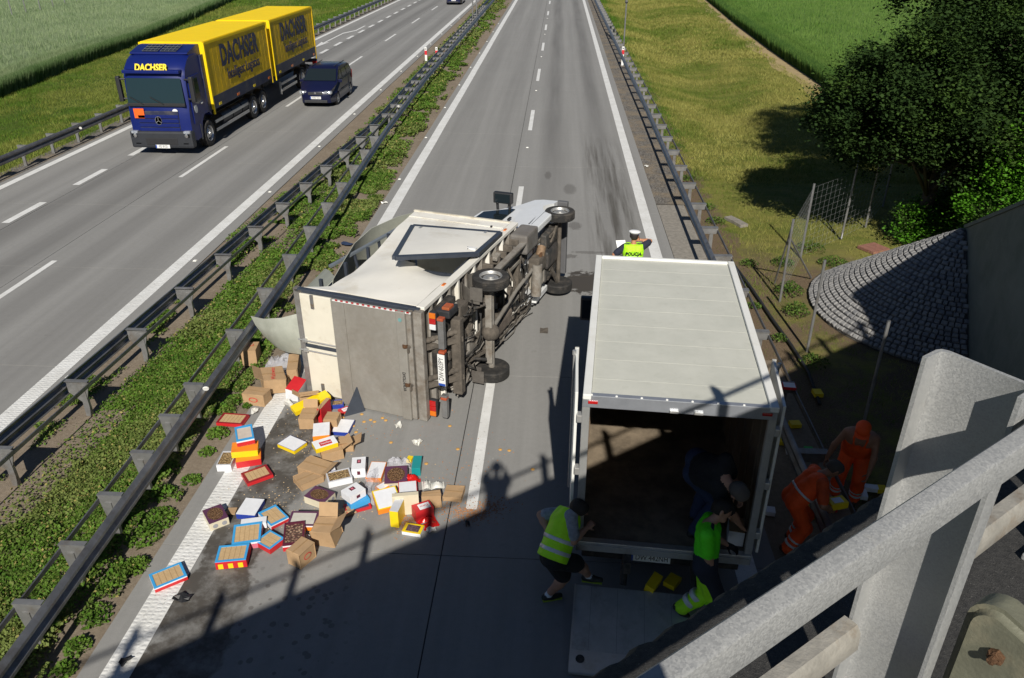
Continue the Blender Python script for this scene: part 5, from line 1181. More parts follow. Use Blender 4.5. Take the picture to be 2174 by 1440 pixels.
# ================================================================== people: one continuous surface grown round a posed skeleton
def field(prims, lo, res, shape, k=0.028):
    F = np.full(shape, 0.5, np.float32); best = np.full(shape, 9.0, np.float32); lab = np.zeros(shape, np.int16)
    for pi_, (a, b, ra, rb, mi) in enumerate(prims):
        a = np.array(a, float); b = np.array(b, float); r = max(ra, rb) + 0.07
        i0 = np.maximum(0, np.floor((np.minimum(a, b) - r - lo) / res).astype(int)); i1 = np.minimum(np.array(shape), np.ceil((np.maximum(a, b) + r - lo) / res).astype(int) + 1)
        if (i1 <= i0).any(): continue
        gx = (lo[0] + res * np.arange(i0[0], i1[0]))[:, None, None]; gy = (lo[1] + res * np.arange(i0[1], i1[1]))[None, :, None]; gz = (lo[2] + res * np.arange(i0[2], i1[2]))[None, None, :]
        d = b - a; L2 = max(1e-9, d @ d)
        t = np.clip(((gx - a[0]) * d[0] + (gy - a[1]) * d[1] + (gz - a[2]) * d[2]) / L2, 0, 1)
        dist = np.sqrt((gx - a[0] - t * d[0]) ** 2 + (gy - a[1] - t * d[1]) ** 2 + (gz - a[2] - t * d[2]) ** 2) - (ra + (rb - ra) * t)
        sl = tuple(slice(p, q) for p, q in zip(i0, i1)); f = F[sl]
        kk = min(k, 0.6 * min(ra, rb)) if min(ra, rb) < 0.03 else k
        h = np.clip(0.5 + 0.5 * (f - dist) / kk, 0, 1); F[sl] = f * (1 - h) + dist * h - kk * h * (1 - h)
        m_ = dist < best[sl]; best[sl] = np.where(m_, dist, best[sl]); lab[sl] = np.where(m_, mi, lab[sl])
    return F, lab
def surface(F, lo, res, lab=None):
    s = F < 0; nx, ny, nz = F.shape
    c = np.zeros((nx - 1, ny - 1, nz - 1), np.int8)
    for i in (0, 1):
        for j in (0, 1):
            for k in (0, 1): c += s[i:nx - 1 + i, j:ny - 1 + j, k:nz - 1 + k]
    act = (c > 0) & (c < 8); idx = -np.ones(act.shape, np.int64); A = np.argwhere(act); idx[act] = np.arange(len(A))
    P = np.zeros((len(A), 3)); cnt = np.zeros(len(A))
    ax, ay, az = A.T
    corners = [(i, j, k) for i in (0, 1) for j in (0, 1) for k in (0, 1)]
    for p in corners:
        for q in range(3):
            if p[q]: continue
            p2 = list(p); p2[q] = 1
            f0 = F[ax + p[0], ay + p[1], az + p[2]]; f1 = F[ax + p2[0], ay + p2[1], az + p2[2]]
            m_ = (f0 < 0) != (f1 < 0); t = np.where(m_, f0 / np.where(m_, f0 - f1, 1), 0)
            pt = np.array(p, float)[None, :].repeat(len(A), 0); pt[:, q] = t
            P[m_] += pt[m_]; cnt[m_] += 1
    V = lo + res * (A + P / cnt[:, None]); Q = []
    for q in range(3):
        sl0 = [slice(None)] * 3; sl1 = [slice(None)] * 3; sl0[q] = slice(0, -1); sl1[q] = slice(1, None)
        ch = s[tuple(sl0)] != s[tuple(sl1)]; E_ = np.argwhere(ch); o1, o2 = [(1, 2), (2, 0), (0, 1)][q]
        E_ = E_[(E_[:, o1] > 0) & (E_[:, o2] > 0) & (E_[:, o1] < F.shape[o1] - 1) & (E_[:, o2] < F.shape[o2] - 1)]
        def cell(d1, d2):
            e = E_.copy(); e[:, o1] -= d1; e[:, o2] -= d2; return idx[e[:, 0], e[:, 1], e[:, 2]]
        quad = np.stack([cell(1, 1), cell(0, 1), cell(0, 0), cell(1, 0)], 1)
        inside_ = s[E_[:, 0], E_[:, 1], E_[:, 2]]; quad[~inside_] = quad[~inside_][:, ::-1]; Q.append(quad)
    Q = np.concatenate(Q); Q = Q[(Q >= 0).all(1)]
    mi = None
    if lab is not None:
        cc = V[Q].mean(1); ii = np.clip(np.round((cc - lo) / res).astype(int), 0, np.array(F.shape) - 1); mi = lab[ii[:, 0], ii[:, 1], ii[:, 2]]
    return V, Q, mi
def ik(a, c, l1, l2, pole):
    d = c - a; L = d.length; mx = (l1 + l2) * 0.995
    if L > mx: c = a + d * (mx / L); d = c - a; L = mx
    x = (l1 * l1 - l2 * l2 + L * L) / (2 * L); h = math.sqrt(max(0.0, l1 * l1 - x * x)); u = d.normalized()
    p = pole - u * pole.dot(u); p = p.normalized() if p.length > 1e-4 else Vector((0, 0, 1)).cross(u).normalized()
    return a + u * x + p * h, c
SKIN = mat('skin', (0.40, 0.22, 0.15), 0.55, 0, 0.12, 12)
SKINR = mat('tanned_skin', (0.30, 0.15, 0.095), 0.55, 0, 0.15, 12)
HAIRD = mat('dark_hair', (0.018, 0.013, 0.010), 0.7, 0, 0.3, 60, 0.5, 120)
def hand_mesh(wrist, d, palm_n, curl, side, m, s=1.0):
    """palm and five bent fingers; d along the hand, palm_n the way the palm faces"""
    d = d.normalized(); n = (palm_n - d * palm_n.dot(d)).normalized(); lat = n.cross(d) * side
    mb = MB()
    def pt(x, y, z): return wrist + (d * x + lat * y + n * z) * s
    # palm as a short fat skinned grid
    g = []
    for x, w, th in ((-0.015, 0.026, 0.020), (0.02, 0.036, 0.018), (0.055, 0.042, 0.016), (0.088, 0.040, 0.013)):
        g.append([pt(x, w * math.cos(a), th * math.sin(a)) for a in np.linspace(0, 2 * PI, 11)])
    mb.sheet(g, m)
    for k, (y, L) in enumerate(((0.030, 0.068), (0.010, 0.078), (-0.010, 0.072), (-0.029, 0.056))):
        p = [(0.075, y, 0.0)]; ang = curl * 0.35; x, z = 0.088, 0.0; pts = [pt(0.07, y, 0), pt(x, y, z)]
        for q in range(3):
            x += L / 3 * 1.15 * math.cos(ang); z += L / 3 * 1.15 * math.sin(ang); pts.append(pt(x, y * (1 - 0.04 * q), z)); ang += curl * 0.75
        mb.tube(pts, [0.0095 * s, 0.0095 * s, 0.0088 * s, 0.008 * s, 0.0055 * s], 6, m)
    mb.tube([pt(0.015, 0.026, 0.006), pt(0.04, 0.050, 0.016), pt(0.066, 0.058, 0.030 + 0.02 * curl), pt(0.088, 0.052, 0.044 + 0.02 * curl)], [0.013 * s, 0.012 * s, 0.0105 * s, 0.007 * s], 6, m)
    return mb
def person(name, label, J, pal, sleeve='short', legs='long', s=1.0, hair=True, vest=None, cap=None, hand_curl=(0.7, 0.7), belly=1.0, bands=(), group=None, straps=None, palm=None):
    """J: pelvis, neck, head, look, face (facing), hl, hr, al, ar (ankles) as world points"""
    O = Vector((J['al'] + J['ar']) / 2); O.z = min(J['al'].z, J['ar'].z) - 0.085 * s
    root = thing(name, label, 'person', O, group=group)
    W = {k: v for k, v in J.items()}
    pel, neck, head = J['pelvis'], J['neck'], J['head']; sp = (neck - pel).normalized(); fc = J['face']; fc = (fc - sp * fc.dot(sp)).normalized()
    rt = fc.cross(sp)                      # person's right
    mats = [pal['shirt'], pal.get('sleeve', pal['shirt']), pal['trousers'], pal['shoes'], pal['skin'], pal.get('socks', pal['skin']), pal.get('low', pal['trousers'])]
    SH, SL, TR_, SO, SK, SX, LW = range(7); belly = belly * 1.16; cw = 1.14 * s; aw = 1.14 * s; lw = 1.13 * s
    P = []
    mid = pel + (neck - pel) * 0.42; chest = pel + (neck - pel) * 0.74; sh = neck - sp * 0.075 * s
    hipw, shw = 0.095 * s, 0.198 * s
    for q in (-1, 1):
        P.append((pel + rt * q * hipw * 0.8 - sp * 0.02, pel + rt * q * hipw * 0.75 + sp * 0.08, 0.122 * cw, 0.118 * cw, TR_))
        P.append((pel + rt * q * 0.055 * s + sp * 0.10, mid + rt * q * 0.06 * s + fc * 0.012, 0.112 * s * belly, 0.112 * s * belly, SH))
        P.append((mid + rt * q * 0.06 * s, chest + rt * q * 0.085 * s + fc * 0.01, 0.115 * s * belly, 0.118 * cw, SH))
        P.append((chest + rt * q * 0.095 * s, sh + rt * q * 0.13 * s, 0.115 * cw, 0.078 * cw, SH))
    P.append((sh + rt * -0.1 * s, sh + rt * 0.1 * s, 0.07 * s, 0.07 * s, SH))
    hd = J['look']; hd = hd.normalized(); hup = (head - neck).normalized(); hup = (hup - hd * hup.dot(hd)); hup = hup.normalized() if hup.length > 0.2 else sp
    hr_ = hd.cross(hup)
    P.append((neck - sp * 0.04, head - hup * 0.05 * s, 0.058 * s, 0.054 * s, SK))
    P.append((head + hup * 0.03 * s - hd * 0.025 * s, head + hup * 0.03 * s + hd * 0.02 * s, 0.086 * s, 0.080 * s, SK))
    P.append((head - hup * 0.03 * s + hd * 0.02 * s, head - hup * 0.075 * s + hd * 0.055 * s, 0.062 * s, 0.036 * s, SK))
    P.append((head + hd * 0.085 * s + hup * 0.005, head + hd * 0.108 * s - hup * 0.025 * s, 0.011 * s, 0.016 * s, SK))
    P.append((head + hd * 0.088 * s + hup * 0.022 + hr_ * 0.03, head + hd * 0.088 * s + hup * 0.022 - hr_ * 0.03, 0.012 * s, 0.012 * s, SK))
    for q in (-1, 1): P.append((head + hr_ * q * 0.082 * s - hup * 0.02, head + hr_ * q * 0.088 * s + hup * 0.022, 0.015 * s, 0.018 * s, SK))
    hands = {}
    for q, hk, ek in ((-1, 'hl', 'el'), (1, 'hr', 'er')):
        S = sh + rt * q * shw; pole = J.get(ek, Vector((0, 0, -1)) + rt * q * 0.4 - fc * 0.6)
        E_, Hn = ik(S, J[hk], 0.285 * s, 0.255 * s, pole); hands[q] = (E_, Hn)
        if sleeve == 'short':
            m1 = S + (E_ - S) * 0.72; P.append((S, m1, 0.072 * aw, 0.070 * aw, SL)); P.append((m1, E_, 0.047 * aw, 0.042 * aw, SK)); P.append((E_, E_ + (Hn - E_) * 0.35, 0.043 * aw, 0.043 * aw, SK)); P.append((E_ + (Hn - E_) * 0.3, Hn, 0.044 * aw, 0.028 * s, SK))
        elif sleeve == 'none':
            P.append((S, E_, 0.056 * s, 0.042 * s, SK)); P.append((E_, Hn, 0.044 * aw, 0.028 * s, SK))
        else:
            P.append((S, E_, 0.072 * aw, 0.058 * aw, SL)); P.append((E_, Hn - (Hn - E_) * 0.12, 0.058 * aw, 0.046 * aw, SL)); P.append((E_ + (Hn - E_) * .8, Hn, 0.03 * s, 0.027 * s, SK))
    for q, ak, kk in ((-1, 'al', 'kl'), (1, 'ar', 'kr')):
        Hp = pel + rt * q * hipw - sp * 0.03; pole = J.get(kk, fc + Vector((0, 0, 0.1)))
        K, An = ik(Hp, J[ak], 0.445 * s, 0.43 * s, pole); toe = J.get('t' + ak[1], fc); toe = Vector((toe.x, toe.y, toe.z)).normalized()
        if legs == 'shorts':
            m1 = Hp + (K - Hp) * 0.80; P.append((Hp, m1, 0.104 * lw, 0.098 * lw, TR_)); P.append((m1, K, 0.068 * lw, 0.056 * lw, SK)); P.append((K, K + (An - K) * 0.35, 0.053 * lw, 0.058 * lw, SK)); P.append((K + (An - K) * 0.33, K + (An - K) * .84, 0.058 * lw, 0.038 * lw, SK)); P.append((K + (An - K) * .82, An, 0.039 * s, 0.040 * s, SX))
        else:
            P.append((Hp, K, 0.106 * lw, 0.082 * lw, TR_)); P.append((K, K + (An - K) * 0.45, 0.083 * lw, 0.082 * lw, LW)); P.append((K + (An - K) * 0.45, An + (K - An) * 0.05, 0.082 * lw, 0.074 * lw, LW))
        dn = Vector((0, 0, -1)); dn = (dn - toe * dn.dot(toe)).normalized()
        P.append((An - toe * 0.045 * s + dn * 0.038 * s, An + toe * 0.05 * s + dn * 0.042 * s, 0.043 * s, 0.042 * s, SO)); P.append((An + toe * 0.04 * s + dn * 0.046 * s, An + toe * 0.155 * s + dn * 0.052 * s, 0.044 * s, 0.032 * s, SO))
    P = [(Vector(a) - O, Vector(b) - O, ra, rb, m_) for a, b, ra, rb, m_ in P]
    pts = np.array([list(p) for pr_ in P for p in pr_[:2]]); res = 0.0125; lo = pts.min(0) - 0.17; shape = tuple(np.ceil((pts.max(0) + 0.17 - lo) / res).astype(int))
    F, lab = field(P, lo, res, shape); V, Q, mi = surface(F, lo, res, lab)
    V = list(map(tuple, V)); fs = [tuple(r) for r in Q.tolist()]; mi = list(map(int, mi))
    for q in (-1, 1):
        E_, Hn = hands[q]; pn = (palm or {}).get(q, -rt * q * 0.8 + fc * 0.2 - Vector((0, 0, 0.2)))
        hb = hand_mesh(Hn - O, Hn - E_, pn, hand_curl[0 if q < 0 else 1], q, pal.get('gloves', pal['skin']), s)
        o_ = len(V); V += hb.v; fs += [tuple(i + o_ for i in f) for f in hb.f]; mi += [(7 if 'gloves' in pal else SK)] * len(hb.f)
    if 'gloves' in pal: mats.append(pal['gloves'])
    me = bpy.data.meshes.new('body'); me.from_pydata(V, [], fs)
    for x in mats: me.materials.append(x)
    me.polygons.foreach_set('material_index', mi); fixn(me); obj('body', me, root, 1)
    L = lambda v: Vector(v) - O
    def solid(nm, prims, clip, m_, res_=0.0125, k=0.03, infl=0.0):
        pr_ = [(L(a), L(b), ra + infl, rb + infl, 0) for a, b, ra, rb in prims]
        pt_ = np.array([list(p) for r in pr_ for p in r[:2]]); mr = max(max(r[2], r[3]) for r in pr_) + 0.06; lo_ = pt_.min(0) - mr; sh_ = tuple(np.ceil((pt_.max(0) + mr - lo_) / res_).astype(int))
        F_, _ = field(pr_, lo_, res_, sh_, k)
        gx, gy, gz = [lo_[i] + res_ * np.arange(sh_[i]) for i in range(3)]
        for (pp, nn) in clip:
            pp = L(pp); F_ = np.maximum(F_, ((gx - pp.x) * nn.x)[:, None, None] + ((gy - pp.y) * nn.y)[None, :, None] + ((gz - pp.z) * nn.z)[None, None, :])
        V_, Q_, _ = surface(F_, lo_, res_)
        if len(V_) == 0: return None
        me_ = npmesh(nm, V_, Q_, [m_]); return obj(nm, me_, root, 1)
    # eyes, brows and mouth
    for q in (-1, 1):
        e = head + hd * 0.086 * s + hr_ * q * 0.031 * s - hup * 0.002
        MB().lathe([(0.0, 0.006), (0.006, 0.005), (0.010, 0.0)], 8, mat('eye', (0.05, 0.04, 0.035), 0.2), frame(L(e), hr_, hd)).build('eye', None, root)
        MB().beam(L(e + hup * 0.020 - hr_ * 0.016 + hd * .006), L(e + hup * 0.020 + hr_ * 0.016 + hd * .004), 0.008, 0.006, pal.get('hair', HAIRD)).build('eyebrow', None, root)
    MB().beam(L(head - hup * 0.052 * s + hd * 0.084 * s - hr_ * 0.022), L(head - hup * 0.052 * s + hd * 0.084 * s + hr_ * 0.022), 0.008, 0.008, mat('lips', (0.24, 0.09, 0.07), .5)).build('mouth', None, root)
    if hair:
        solid('hair', [(head + hup * 0.035 * s - hd * 0.03 * s, head + hup * 0.045 * s + hd * 0.02 * s, 0.086 * s, 0.078 * s), (head - hd * 0.045 * s - hup * 0.02, head - hd * 0.03 * s + hup * 0.04, 0.06 * s, 0.07 * s)],
              [(head + hd * 0.055 * s + hup * 0.03, (hd * 0.8 - hup * 0.6).normalized()), (head - hup * 0.045 * s, -hup)], pal.get('hair', HAIRD), 0.011, 0.02, 0.011)
    tors = []
    for q in (-1, 1):
        tors += [(pel + rt * q * 0.06 * s - sp * 0.02, mid + rt * q * 0.06 * s + fc * 0.012, 0.122 * s * belly, 0.116 * s * belly), (mid + rt * q * 0.06 * s, chest + rt * q * 0.085 * s + fc * 0.01, 0.116 * s * belly, 0.119 * cw), (chest + rt * q * 0.095 * s, sh + rt * q * 0.125 * s, 0.116 * cw, 0.08 * cw)]
    tors.append((sh - rt * 0.1, sh + rt * 0.1, 0.072, 0.072))
    if vest:
        b0 = pel + sp * vest.get('low', 0.0)
        cl = [(b0, -sp)]
        for q in (-1, 1): cl.append((sh + rt * q * 0.235 * s, rt * q))
        solid('vest', tors, cl + [(neck + sp * 0.005, sp)], vest['mat'], 0.0125, 0.03, 0.026)
        for h_ in vest.get('bands', ()):
            c_ = pel + sp * h_; solid('reflective_band', tors, [(c_ - sp * 0.026, -sp), (c_ + sp * 0.026, sp)], vest['band'], 0.0125, 0.03, 0.032)
    root['_'] = 0; del root['_']
    return dict(root=root, L=L, solid=solid, sp=sp, rt=rt, fc=fc, tors=tors, hd=hd, hup=hup, hr=hr_, head=head, hands=hands, pel=pel, sh=sh, neck=neck, O=O)
V3 = Vector
M_HIVIS = mat('hi_vis_yellow', (0.42, 0.92, 0.01), 0.65, 0, 0.08, 6, 1.0, 13); M_HIGREEN = mat('hi_vis_green', (0.10, 0.86, 0.012), 0.65, 0, 0.1, 6, 1.0, 13); M_HIORANGE = mat('hi_vis_orange', (0.86, 0.085, 0.006), 0.7, 0, 0.12, 6, 1.0, 13)
M_BAND = mat('reflective_silver', (0.58, 0.62, 0.66), 0.35, 0.2, 0.06); M_BLACKC = mat('black_cloth', (0.012, 0.012, 0.014), 0.9, 0, 0.3, 10, 0.8, 13); M_NAVYC = mat('navy_cloth', (0.018, 0.022, 0.04), 0.85, 0, 0.2, 10)
M_GREYC = mat('grey_striped_tshirt', (0.24, 0.27, 0.32), 0.85, 0, 0.3, 20, 0.8, 14); M_SHOE = mat('dark_trainer', (0.02, 0.025, 0.025), 0.6, 0, 0.2); M_SOCK = mat('white_sock', (0.62, 0.66, 0.72), 0.9, 0, 0.05); M_JEANS = mat('blue_jeans', (0.03, 0.045, 0.10), 0.9, 0, 0.25, 12)
M_WCAP = mat('white_cap_cloth', (0.80, 0.80, 0.80), 0.7, 0, 0.04); M_LIME = mat('lime_sole', (0.30, 0.42, 0.04), .7)

# man in a yellow vest, one foot up on the lift, forearm on his knee
J = dict(al=G(1164, 1262, 0.09), ar=V3((0.57, 7.60, 0.375)), pelvis=G(1174, 1180, 0.98), neck=G(1208, 1080, 1.42), head=G(1230, 1080, 1.53), look=V3((0.9, -0.25, -0.40)), face=V3((0.93, 0.22, 0)), hr=G(1247, 1120, 1.27), er=V3((0.2, -0.5, -1)), el=V3((-0.8, 0.6, 0.0)), kr=V3((1, 0, 0.6)), kl=V3((1, 0, 0)), tr=V3((1, -0.1, 0)), tl=V3((0.95, 0.3, 0)))
J['hl'] = J['pelvis'] + V3((-0.06, 0.30, 0.10))
p = person('person', 'man in yellow reflective vest and black shorts with one foot on the tail lift', J, dict(shirt=M_GREYC, trousers=M_BLACKC, shoes=M_SHOE, skin=SKIN, socks=M_SOCK), 'short', 'shorts', 1.05, True, dict(mat=M_HIVIS, band=M_BAND, bands=(0.07, 0.21), low=-0.04), belly=1.06, hand_curl=(0.7, 1.2))
for a, t in ((J['al'], J['tl']), (J['ar'], J['tr'])): MB().beam(p['L'](a + V3((0, 0, -0.075)) - t * 0.08), p['L'](a + V3((0, 0, -0.078)) + t * 0.18), 0.095, 0.018, M_LIME).build('shoe_sole', None, p['root'])

# man in green hi-vis clothing walking across the platform
pz = 0.22
J = dict(al=G(1446, 1290, pz + 0.12), ar=V3((2.05, 7.0, pz + 0.07)), pelvis=G(1498, 1192, pz + 0.96), neck=G(1504, 1106, pz + 1.47), head=G(1532, 1086, pz + 1.60), look=V3((0.88, -0.35, -0.28)), face=V3((0.97, -0.25, 0)), hr=G(1513, 1250, pz + 0.60) + V3((0.02, -0.10, 0)), hl=V3((2.20, 7.35, pz + 1.0)), er=V3((-0.6, -0.5, -0.4)), el=V3((0, 0.4, -1)), kl=V3((1, -0.2, -0.2)), kr=V3((1, -.2, 0)), tl=V3((0.8, -0.3, -0.5)), tr=V3((1, -0.2, 0)))
p = person('person', 'man in a fluorescent green T-shirt and work trousers walking on the tail lift', J, dict(shirt=M_HIGREEN, trousers=M_NAVYC, low=M_HIVIS, shoes=M_SHOE, skin=SKIN, gloves=M_BLACKC), 'short', 'long', 1.06, True, belly=1.0)
for o1 in (0.035,): p['solid']('dark_stripe', p['tors'], [(p['pel'] + p['fc'] * (o1 + 0.04), p['fc']), (p['pel'] + p['fc'] * o1, -p['fc']), (p['pel'] + p['sp'] * 0.12, -p['sp']), (p['pel'] + p['rt'] * 0.02, -p['rt'])], M_NAVYC, infl=0.007)
K, An = ik(p['pel'] - p['rt'] * 0.095 - p['sp'] * 0.03, J['al'], 0.445, 0.43, J['kl'])
for t in (0.34, 0.62): a = K + (An - K) * t; dv = (An - K).normalized(); p['solid']('reflective_band', [(a - dv * 0.06, a + dv * 0.06, 0.101, 0.099)], [(a - dv * 0.035, -dv), (a + dv * 0.035, dv)], M_BAND)
Hp = p['pel'] - p['rt'] * 0.095 - p['sp'] * 0.03; p['solid']('hi_vis_leg_panel', [(Hp + (K - Hp) * 0.3, K, 0.118, 0.098)], [(Hp + (K - Hp) * 0.35, -(K - Hp).normalized())], M_HIVIS)
Hp = p['pel'] + p['rt'] * 0.095 - p['sp'] * 0.03; K2, An2 = ik(Hp, J['ar'], 0.445, 0.43, J['kr']); p['solid']('hi_vis_leg_panel', [(Hp + (K2 - Hp) * 0.3, K2, 0.118, 0.098)], [(Hp + (K2 - Hp) * 0.35, -(K2 - Hp).normalized())], M_HIVIS)

# road workers in orange
fp = G(1792, 1062, 0)
RZ = Matrix.Rotation(R_(-26), 3, 'Z'); r3 = lambda x, y, z: RZ @ V3((x, y, z))
J = dict(al=fp + r3(0.13, 0.02, 0.09), ar=fp + r3(-0.16, 0.03, 0.09), pelvis=fp + r3(0, 0.10, 0.92), neck=fp + r3(0.02, -0.16, 1.36), head=fp + r3(0.02, -0.28, 1.47), look=r3(0, -0.85, -0.50), face=r3(0.05, -1, 0), hr=fp + r3(-0.38, -0.20, 0.75), hl=fp + r3(0.24, -0.36, 0.58), er=r3(-1, 0.1, 0), el=r3(1, 0.2, 0), kl=r3(0.1, -1, 0), kr=r3(-0.1, -1, 0))
OR = dict(shirt=M_HIORANGE, sleeve=mat('worn_orange', (0.55, 0.07, 0.012), 0.75, 0, .2, 8, 1.0, 13), trousers=M_HIORANGE, shoes=mat('brown_boot', (0.05, 0.03, 0.02), .8), skin=SKINR)
def orange_extras(p, J, cap):
    for q in (-1, 1): MB().tube([p['L'](p['sh'] + p['rt'] * q * 0.08 + p['sp'] * 0.07), p['L'](p['sh'] + p['rt'] * q * 0.085 - p['fc'] * 0.09 + p['sp'] * 0.02), p['L'](p['pel'] + p['rt'] * q * 0.05 - p['fc'] * 0.135 + p['sp'] * 0.2)], 0.016, 6, mat('faded_orange_strap', (0.86, 0.20, 0.05), .7)).build('dungaree_strap', None, p['root'])
    p['solid']('reflective_band', p['tors'], [(p['pel'] + p['sp'] * 0.12, -p['sp']), (p['pel'] + p['sp'] * 0.155, p['sp'])], M_BAND, infl=0.008)
    for q, ak, kk in ((-1, 'al', 'kl'), (1, 'ar', 'kr')):
        Hp = p['pel'] + p['rt'] * q * 0.095 - p['sp'] * 0.03; K, An = ik(Hp, J[ak], 0.445, 0.43, J[kk])
        for t in (0.55, 0.75): a = K + (An - K) * t; dv = (An - K).normalized(); p['solid']('reflective_band', [(a - dv * 0.06, a + dv * 0.06, 0.099, 0.096)], [(a - dv * 0.022, -dv), (a + dv * 0.022, dv)], M_BAND)
    if cap:
        h_, u_, d_ = p['head'], p['hup'], p['hd']
        p['solid']('cap', [(h_ + u_ * 0.04 - d_ * 0.03, h_ + u_ * 0.045 + d_ * 0.02, 0.088, 0.082)], [(h_ + u_ * 0.025, -u_)], M_HIORANGE, 0.011, 0.02, 0.016)
        g = [[p['L'](h_ + u_ * 0.042 + d_ * (0.07 + 0.095 * t * (1 - 0.35 * v * v)) + p['hr'] * v * 0.085 - u_ * 0.02 * t) for v in np.linspace(-1, 1, 7)] for t in (0, 0.5, 1)]
        m_ = MB(); m_.sheet(g, M_HIORANGE, 0.008); m_ = m_.mesh('cap_peak'); fixn(m_); obj('cap_peak', m_, p['root'], 40)
p = person('person', 'road worker in orange clothes and an orange cap bending over the scattered packs', J, dict(OR, shirt=OR['skin']), 'none', 'long', 1.0, False, belly=1.12); orange_extras(p, J, True)
p['solid']('dungaree_bib', p['tors'], [(p['pel'] - p['sp'] * 0.02, -p['sp']), (p['pel'] + p['sp'] * 0.34, p['sp']), (p['pel'] + p['sp'] * 0.2 + p['fc'] * 0.0, (-p['fc'] * 0.3 + p['sp'] * 0.0).normalized())], M_HIORANGE, infl=0.012)
for q in (-1, 1): MB().tube([p['L'](p['sh'] + p['rt'] * q * 0.09 + p['sp'] * 0.085), p['L'](p['sh'] + p['rt'] * q * 0.09 + p['fc'] * 0.10 + p['sp'] * 0.04), p['L'](p['pel'] + p['sp'] * 0.33 + p['rt'] * q * 0.07 + p['fc'] * 0.155)], 0.02, 6, M_HIORANGE).build('dungaree_strap', None, p['root'])
MB().lathe([(0, .004), (.018, .003), (.02, 0)], 10, M_PLATE, frame(p['L'](p['head'] + p['hup'] * 0.105 + p['hd'] * 0.085), p['hr'], (p['hd'] + p['hup']))).build('cap_badge', None, p['root'])
fp = G(1682, 1165, 0)
J = dict(al=fp + V3((0.02, 0.16, 0.09)), ar=fp + V3((-0.12, -0.10, 0.09)), pelvis=fp + V3((-0.10, 0.04, 0.88)), neck=fp + V3((0.22, 0.10, 1.27)), head=fp + V3((0.36, 0.10, 1.34)), look=V3((0.72, -0.05, -0.68)), face=V3((1, 0, 0)), hr=fp + V3((0.34, -0.16, 0.86)), hl=fp + V3((0.42, 0.22, 0.80)), er=V3((-0.3, -0.8, -0.6)), el=V3((0, 1, -.3)), kl=V3((1, 0, 0)), kr=V3((1, -.1, 0)))
p = person('person', 'bareheaded road worker in orange holding a yellow pack of biscuits', J, dict(OR, hair=mat('grey_hair', (0.06, 0.05, 0.045), .8)), 'short', 'long', 1.0, True, belly=1.1); orange_extras(p, J, False)
HOLD = J['hr'] + V3((0.08, 0.08, 0.02))
# man in black bending inside the truck body
J = dict(al=G(1478, 1092, 1.10), ar=V3((G(1472, 1098, 1.10).x - 0.02, G(1472, 1098, 1.10).y - 0.25, 1.09)), pelvis=G(1480, 992, 1.92), neck=G(1544, 1018, 2.10), head=G(1567, 1044, 2.00), look=V3((0.55, -0.2, -0.80)), face=V3((0.95, -0.3, 0)), hr=G(1585, 1135, 1.25), hl=G(1590, 1115, 1.25), er=V3((0, -1, 0.2)), el=V3((0, 1, 0)), kl=V3((1, 0, 0)), kr=V3((1, 0, 0)))
p = person('person', 'man in a black T-shirt and jeans stooping inside the truck body', J, dict(shirt=M_BLACKC, trousers=M_JEANS, shoes=M_SHOE, skin=SKIN, hair=mat('grey_short_hair', (0.10, 0.085, 0.075), .8)), 'short', 'long', 1.08, True, belly=1.12)
# policeman on the telephone beyond the truck
hp = G(1347, 501, 1.68); fp = V3((hp.x, hp.y, 0))
J = dict(al=fp + V3((-0.12, 0.0, 0.09)), ar=fp + V3((0.12, 0.04, 0.09)), pelvis=fp + V3((0, 0, 0.95)), neck=fp + V3((-0.01, -0.01, 1.49)), head=fp + V3((0.0, 0.03, 1.65)), look=V3((0.15, 1, -0.15)), face=V3((0.0, 1, 0)), hr=fp + V3((0.15, 0.10, 1.55)), hl=fp + V3((-0.30, 0.22, 1.18)), er=V3((0.9, 0.0, -0.6)), el=V3((-1, -0.4, -0.6)), kl=V3((0, 1, 0)), kr=V3((0, 1, 0)))
p = person('person', 'policeman in a yellow vest and white peaked cap telephoning with his back turned', J, dict(shirt=M_NAVYC, trousers=M_NAVYC, shoes=M_SHOE, skin=mat('warm_skin', (0.46, 0.21, 0.11), .55, 0, .1)), 'short', 'long', 1.0, True, dict(mat=M_HIVIS, band=M_BAND, bands=(0.14,), low=0.02), belly=1.05, palm={1: V3((-1, 0.2, 0))})
h_, u_, d_ = p['head'], p['hup'], p['hd']
MB().lathe([(0.0, 0.105), (0.09, 0.10), (0.128, 0.082), (0.132, 0.066), (0.118, 0.045), (0.100, 0.03)], 24, M_WCAP, frame(p['L'](h_ + u_ * 0.045 - d_ * 0.01), p['hr'], u_)).build('cap_crown', None, p['root'], 40)
MB().lathe([(0.100, 0.03), (0.101, 0.0), (0.099, -0.01)], 24, mat('police_blue', (0.02, 0.03, 0.22), .6), frame(p['L'](h_ + u_ * 0.045 - d_ * 0.01), p['hr'], u_)).build('cap_band', None, p['root'], 40)
MB().box((0, 0, 0), (0.07, 0.012, 0.14), M_BLK, bev=0.004).build('phone', None, p['root'], 0, None, frame(p['L'](J['hr'] + V3((-0.04, 0.0, 0.08))), (0, 1, 0), (-0.2, 0.1, 1)))
text('vest_lettering', 'POLICJA', 0.105, M_INK, p['root'], frame(p['L'](p['pel'] + p['sp'] * 0.37 - p['fc'] * 0.176), -1 * p['rt'] * -1, -p['fc']), 0.008, 0.003, sx=0.92)
tag(MB().box((0, 0, 0), (0.22, 0.31, 0.012), mat('paper_white', (0.8, 0.8, 0.78), .7), bev=0.002).build('clipboard', None, None, 0, None, frame(fp + V3((-0.24, 0.34, 1.30)), (1, 0.2, 0), (0.1, -0.6, 0.8))), 'white paper pad held in front of the policeman', 'notepad')
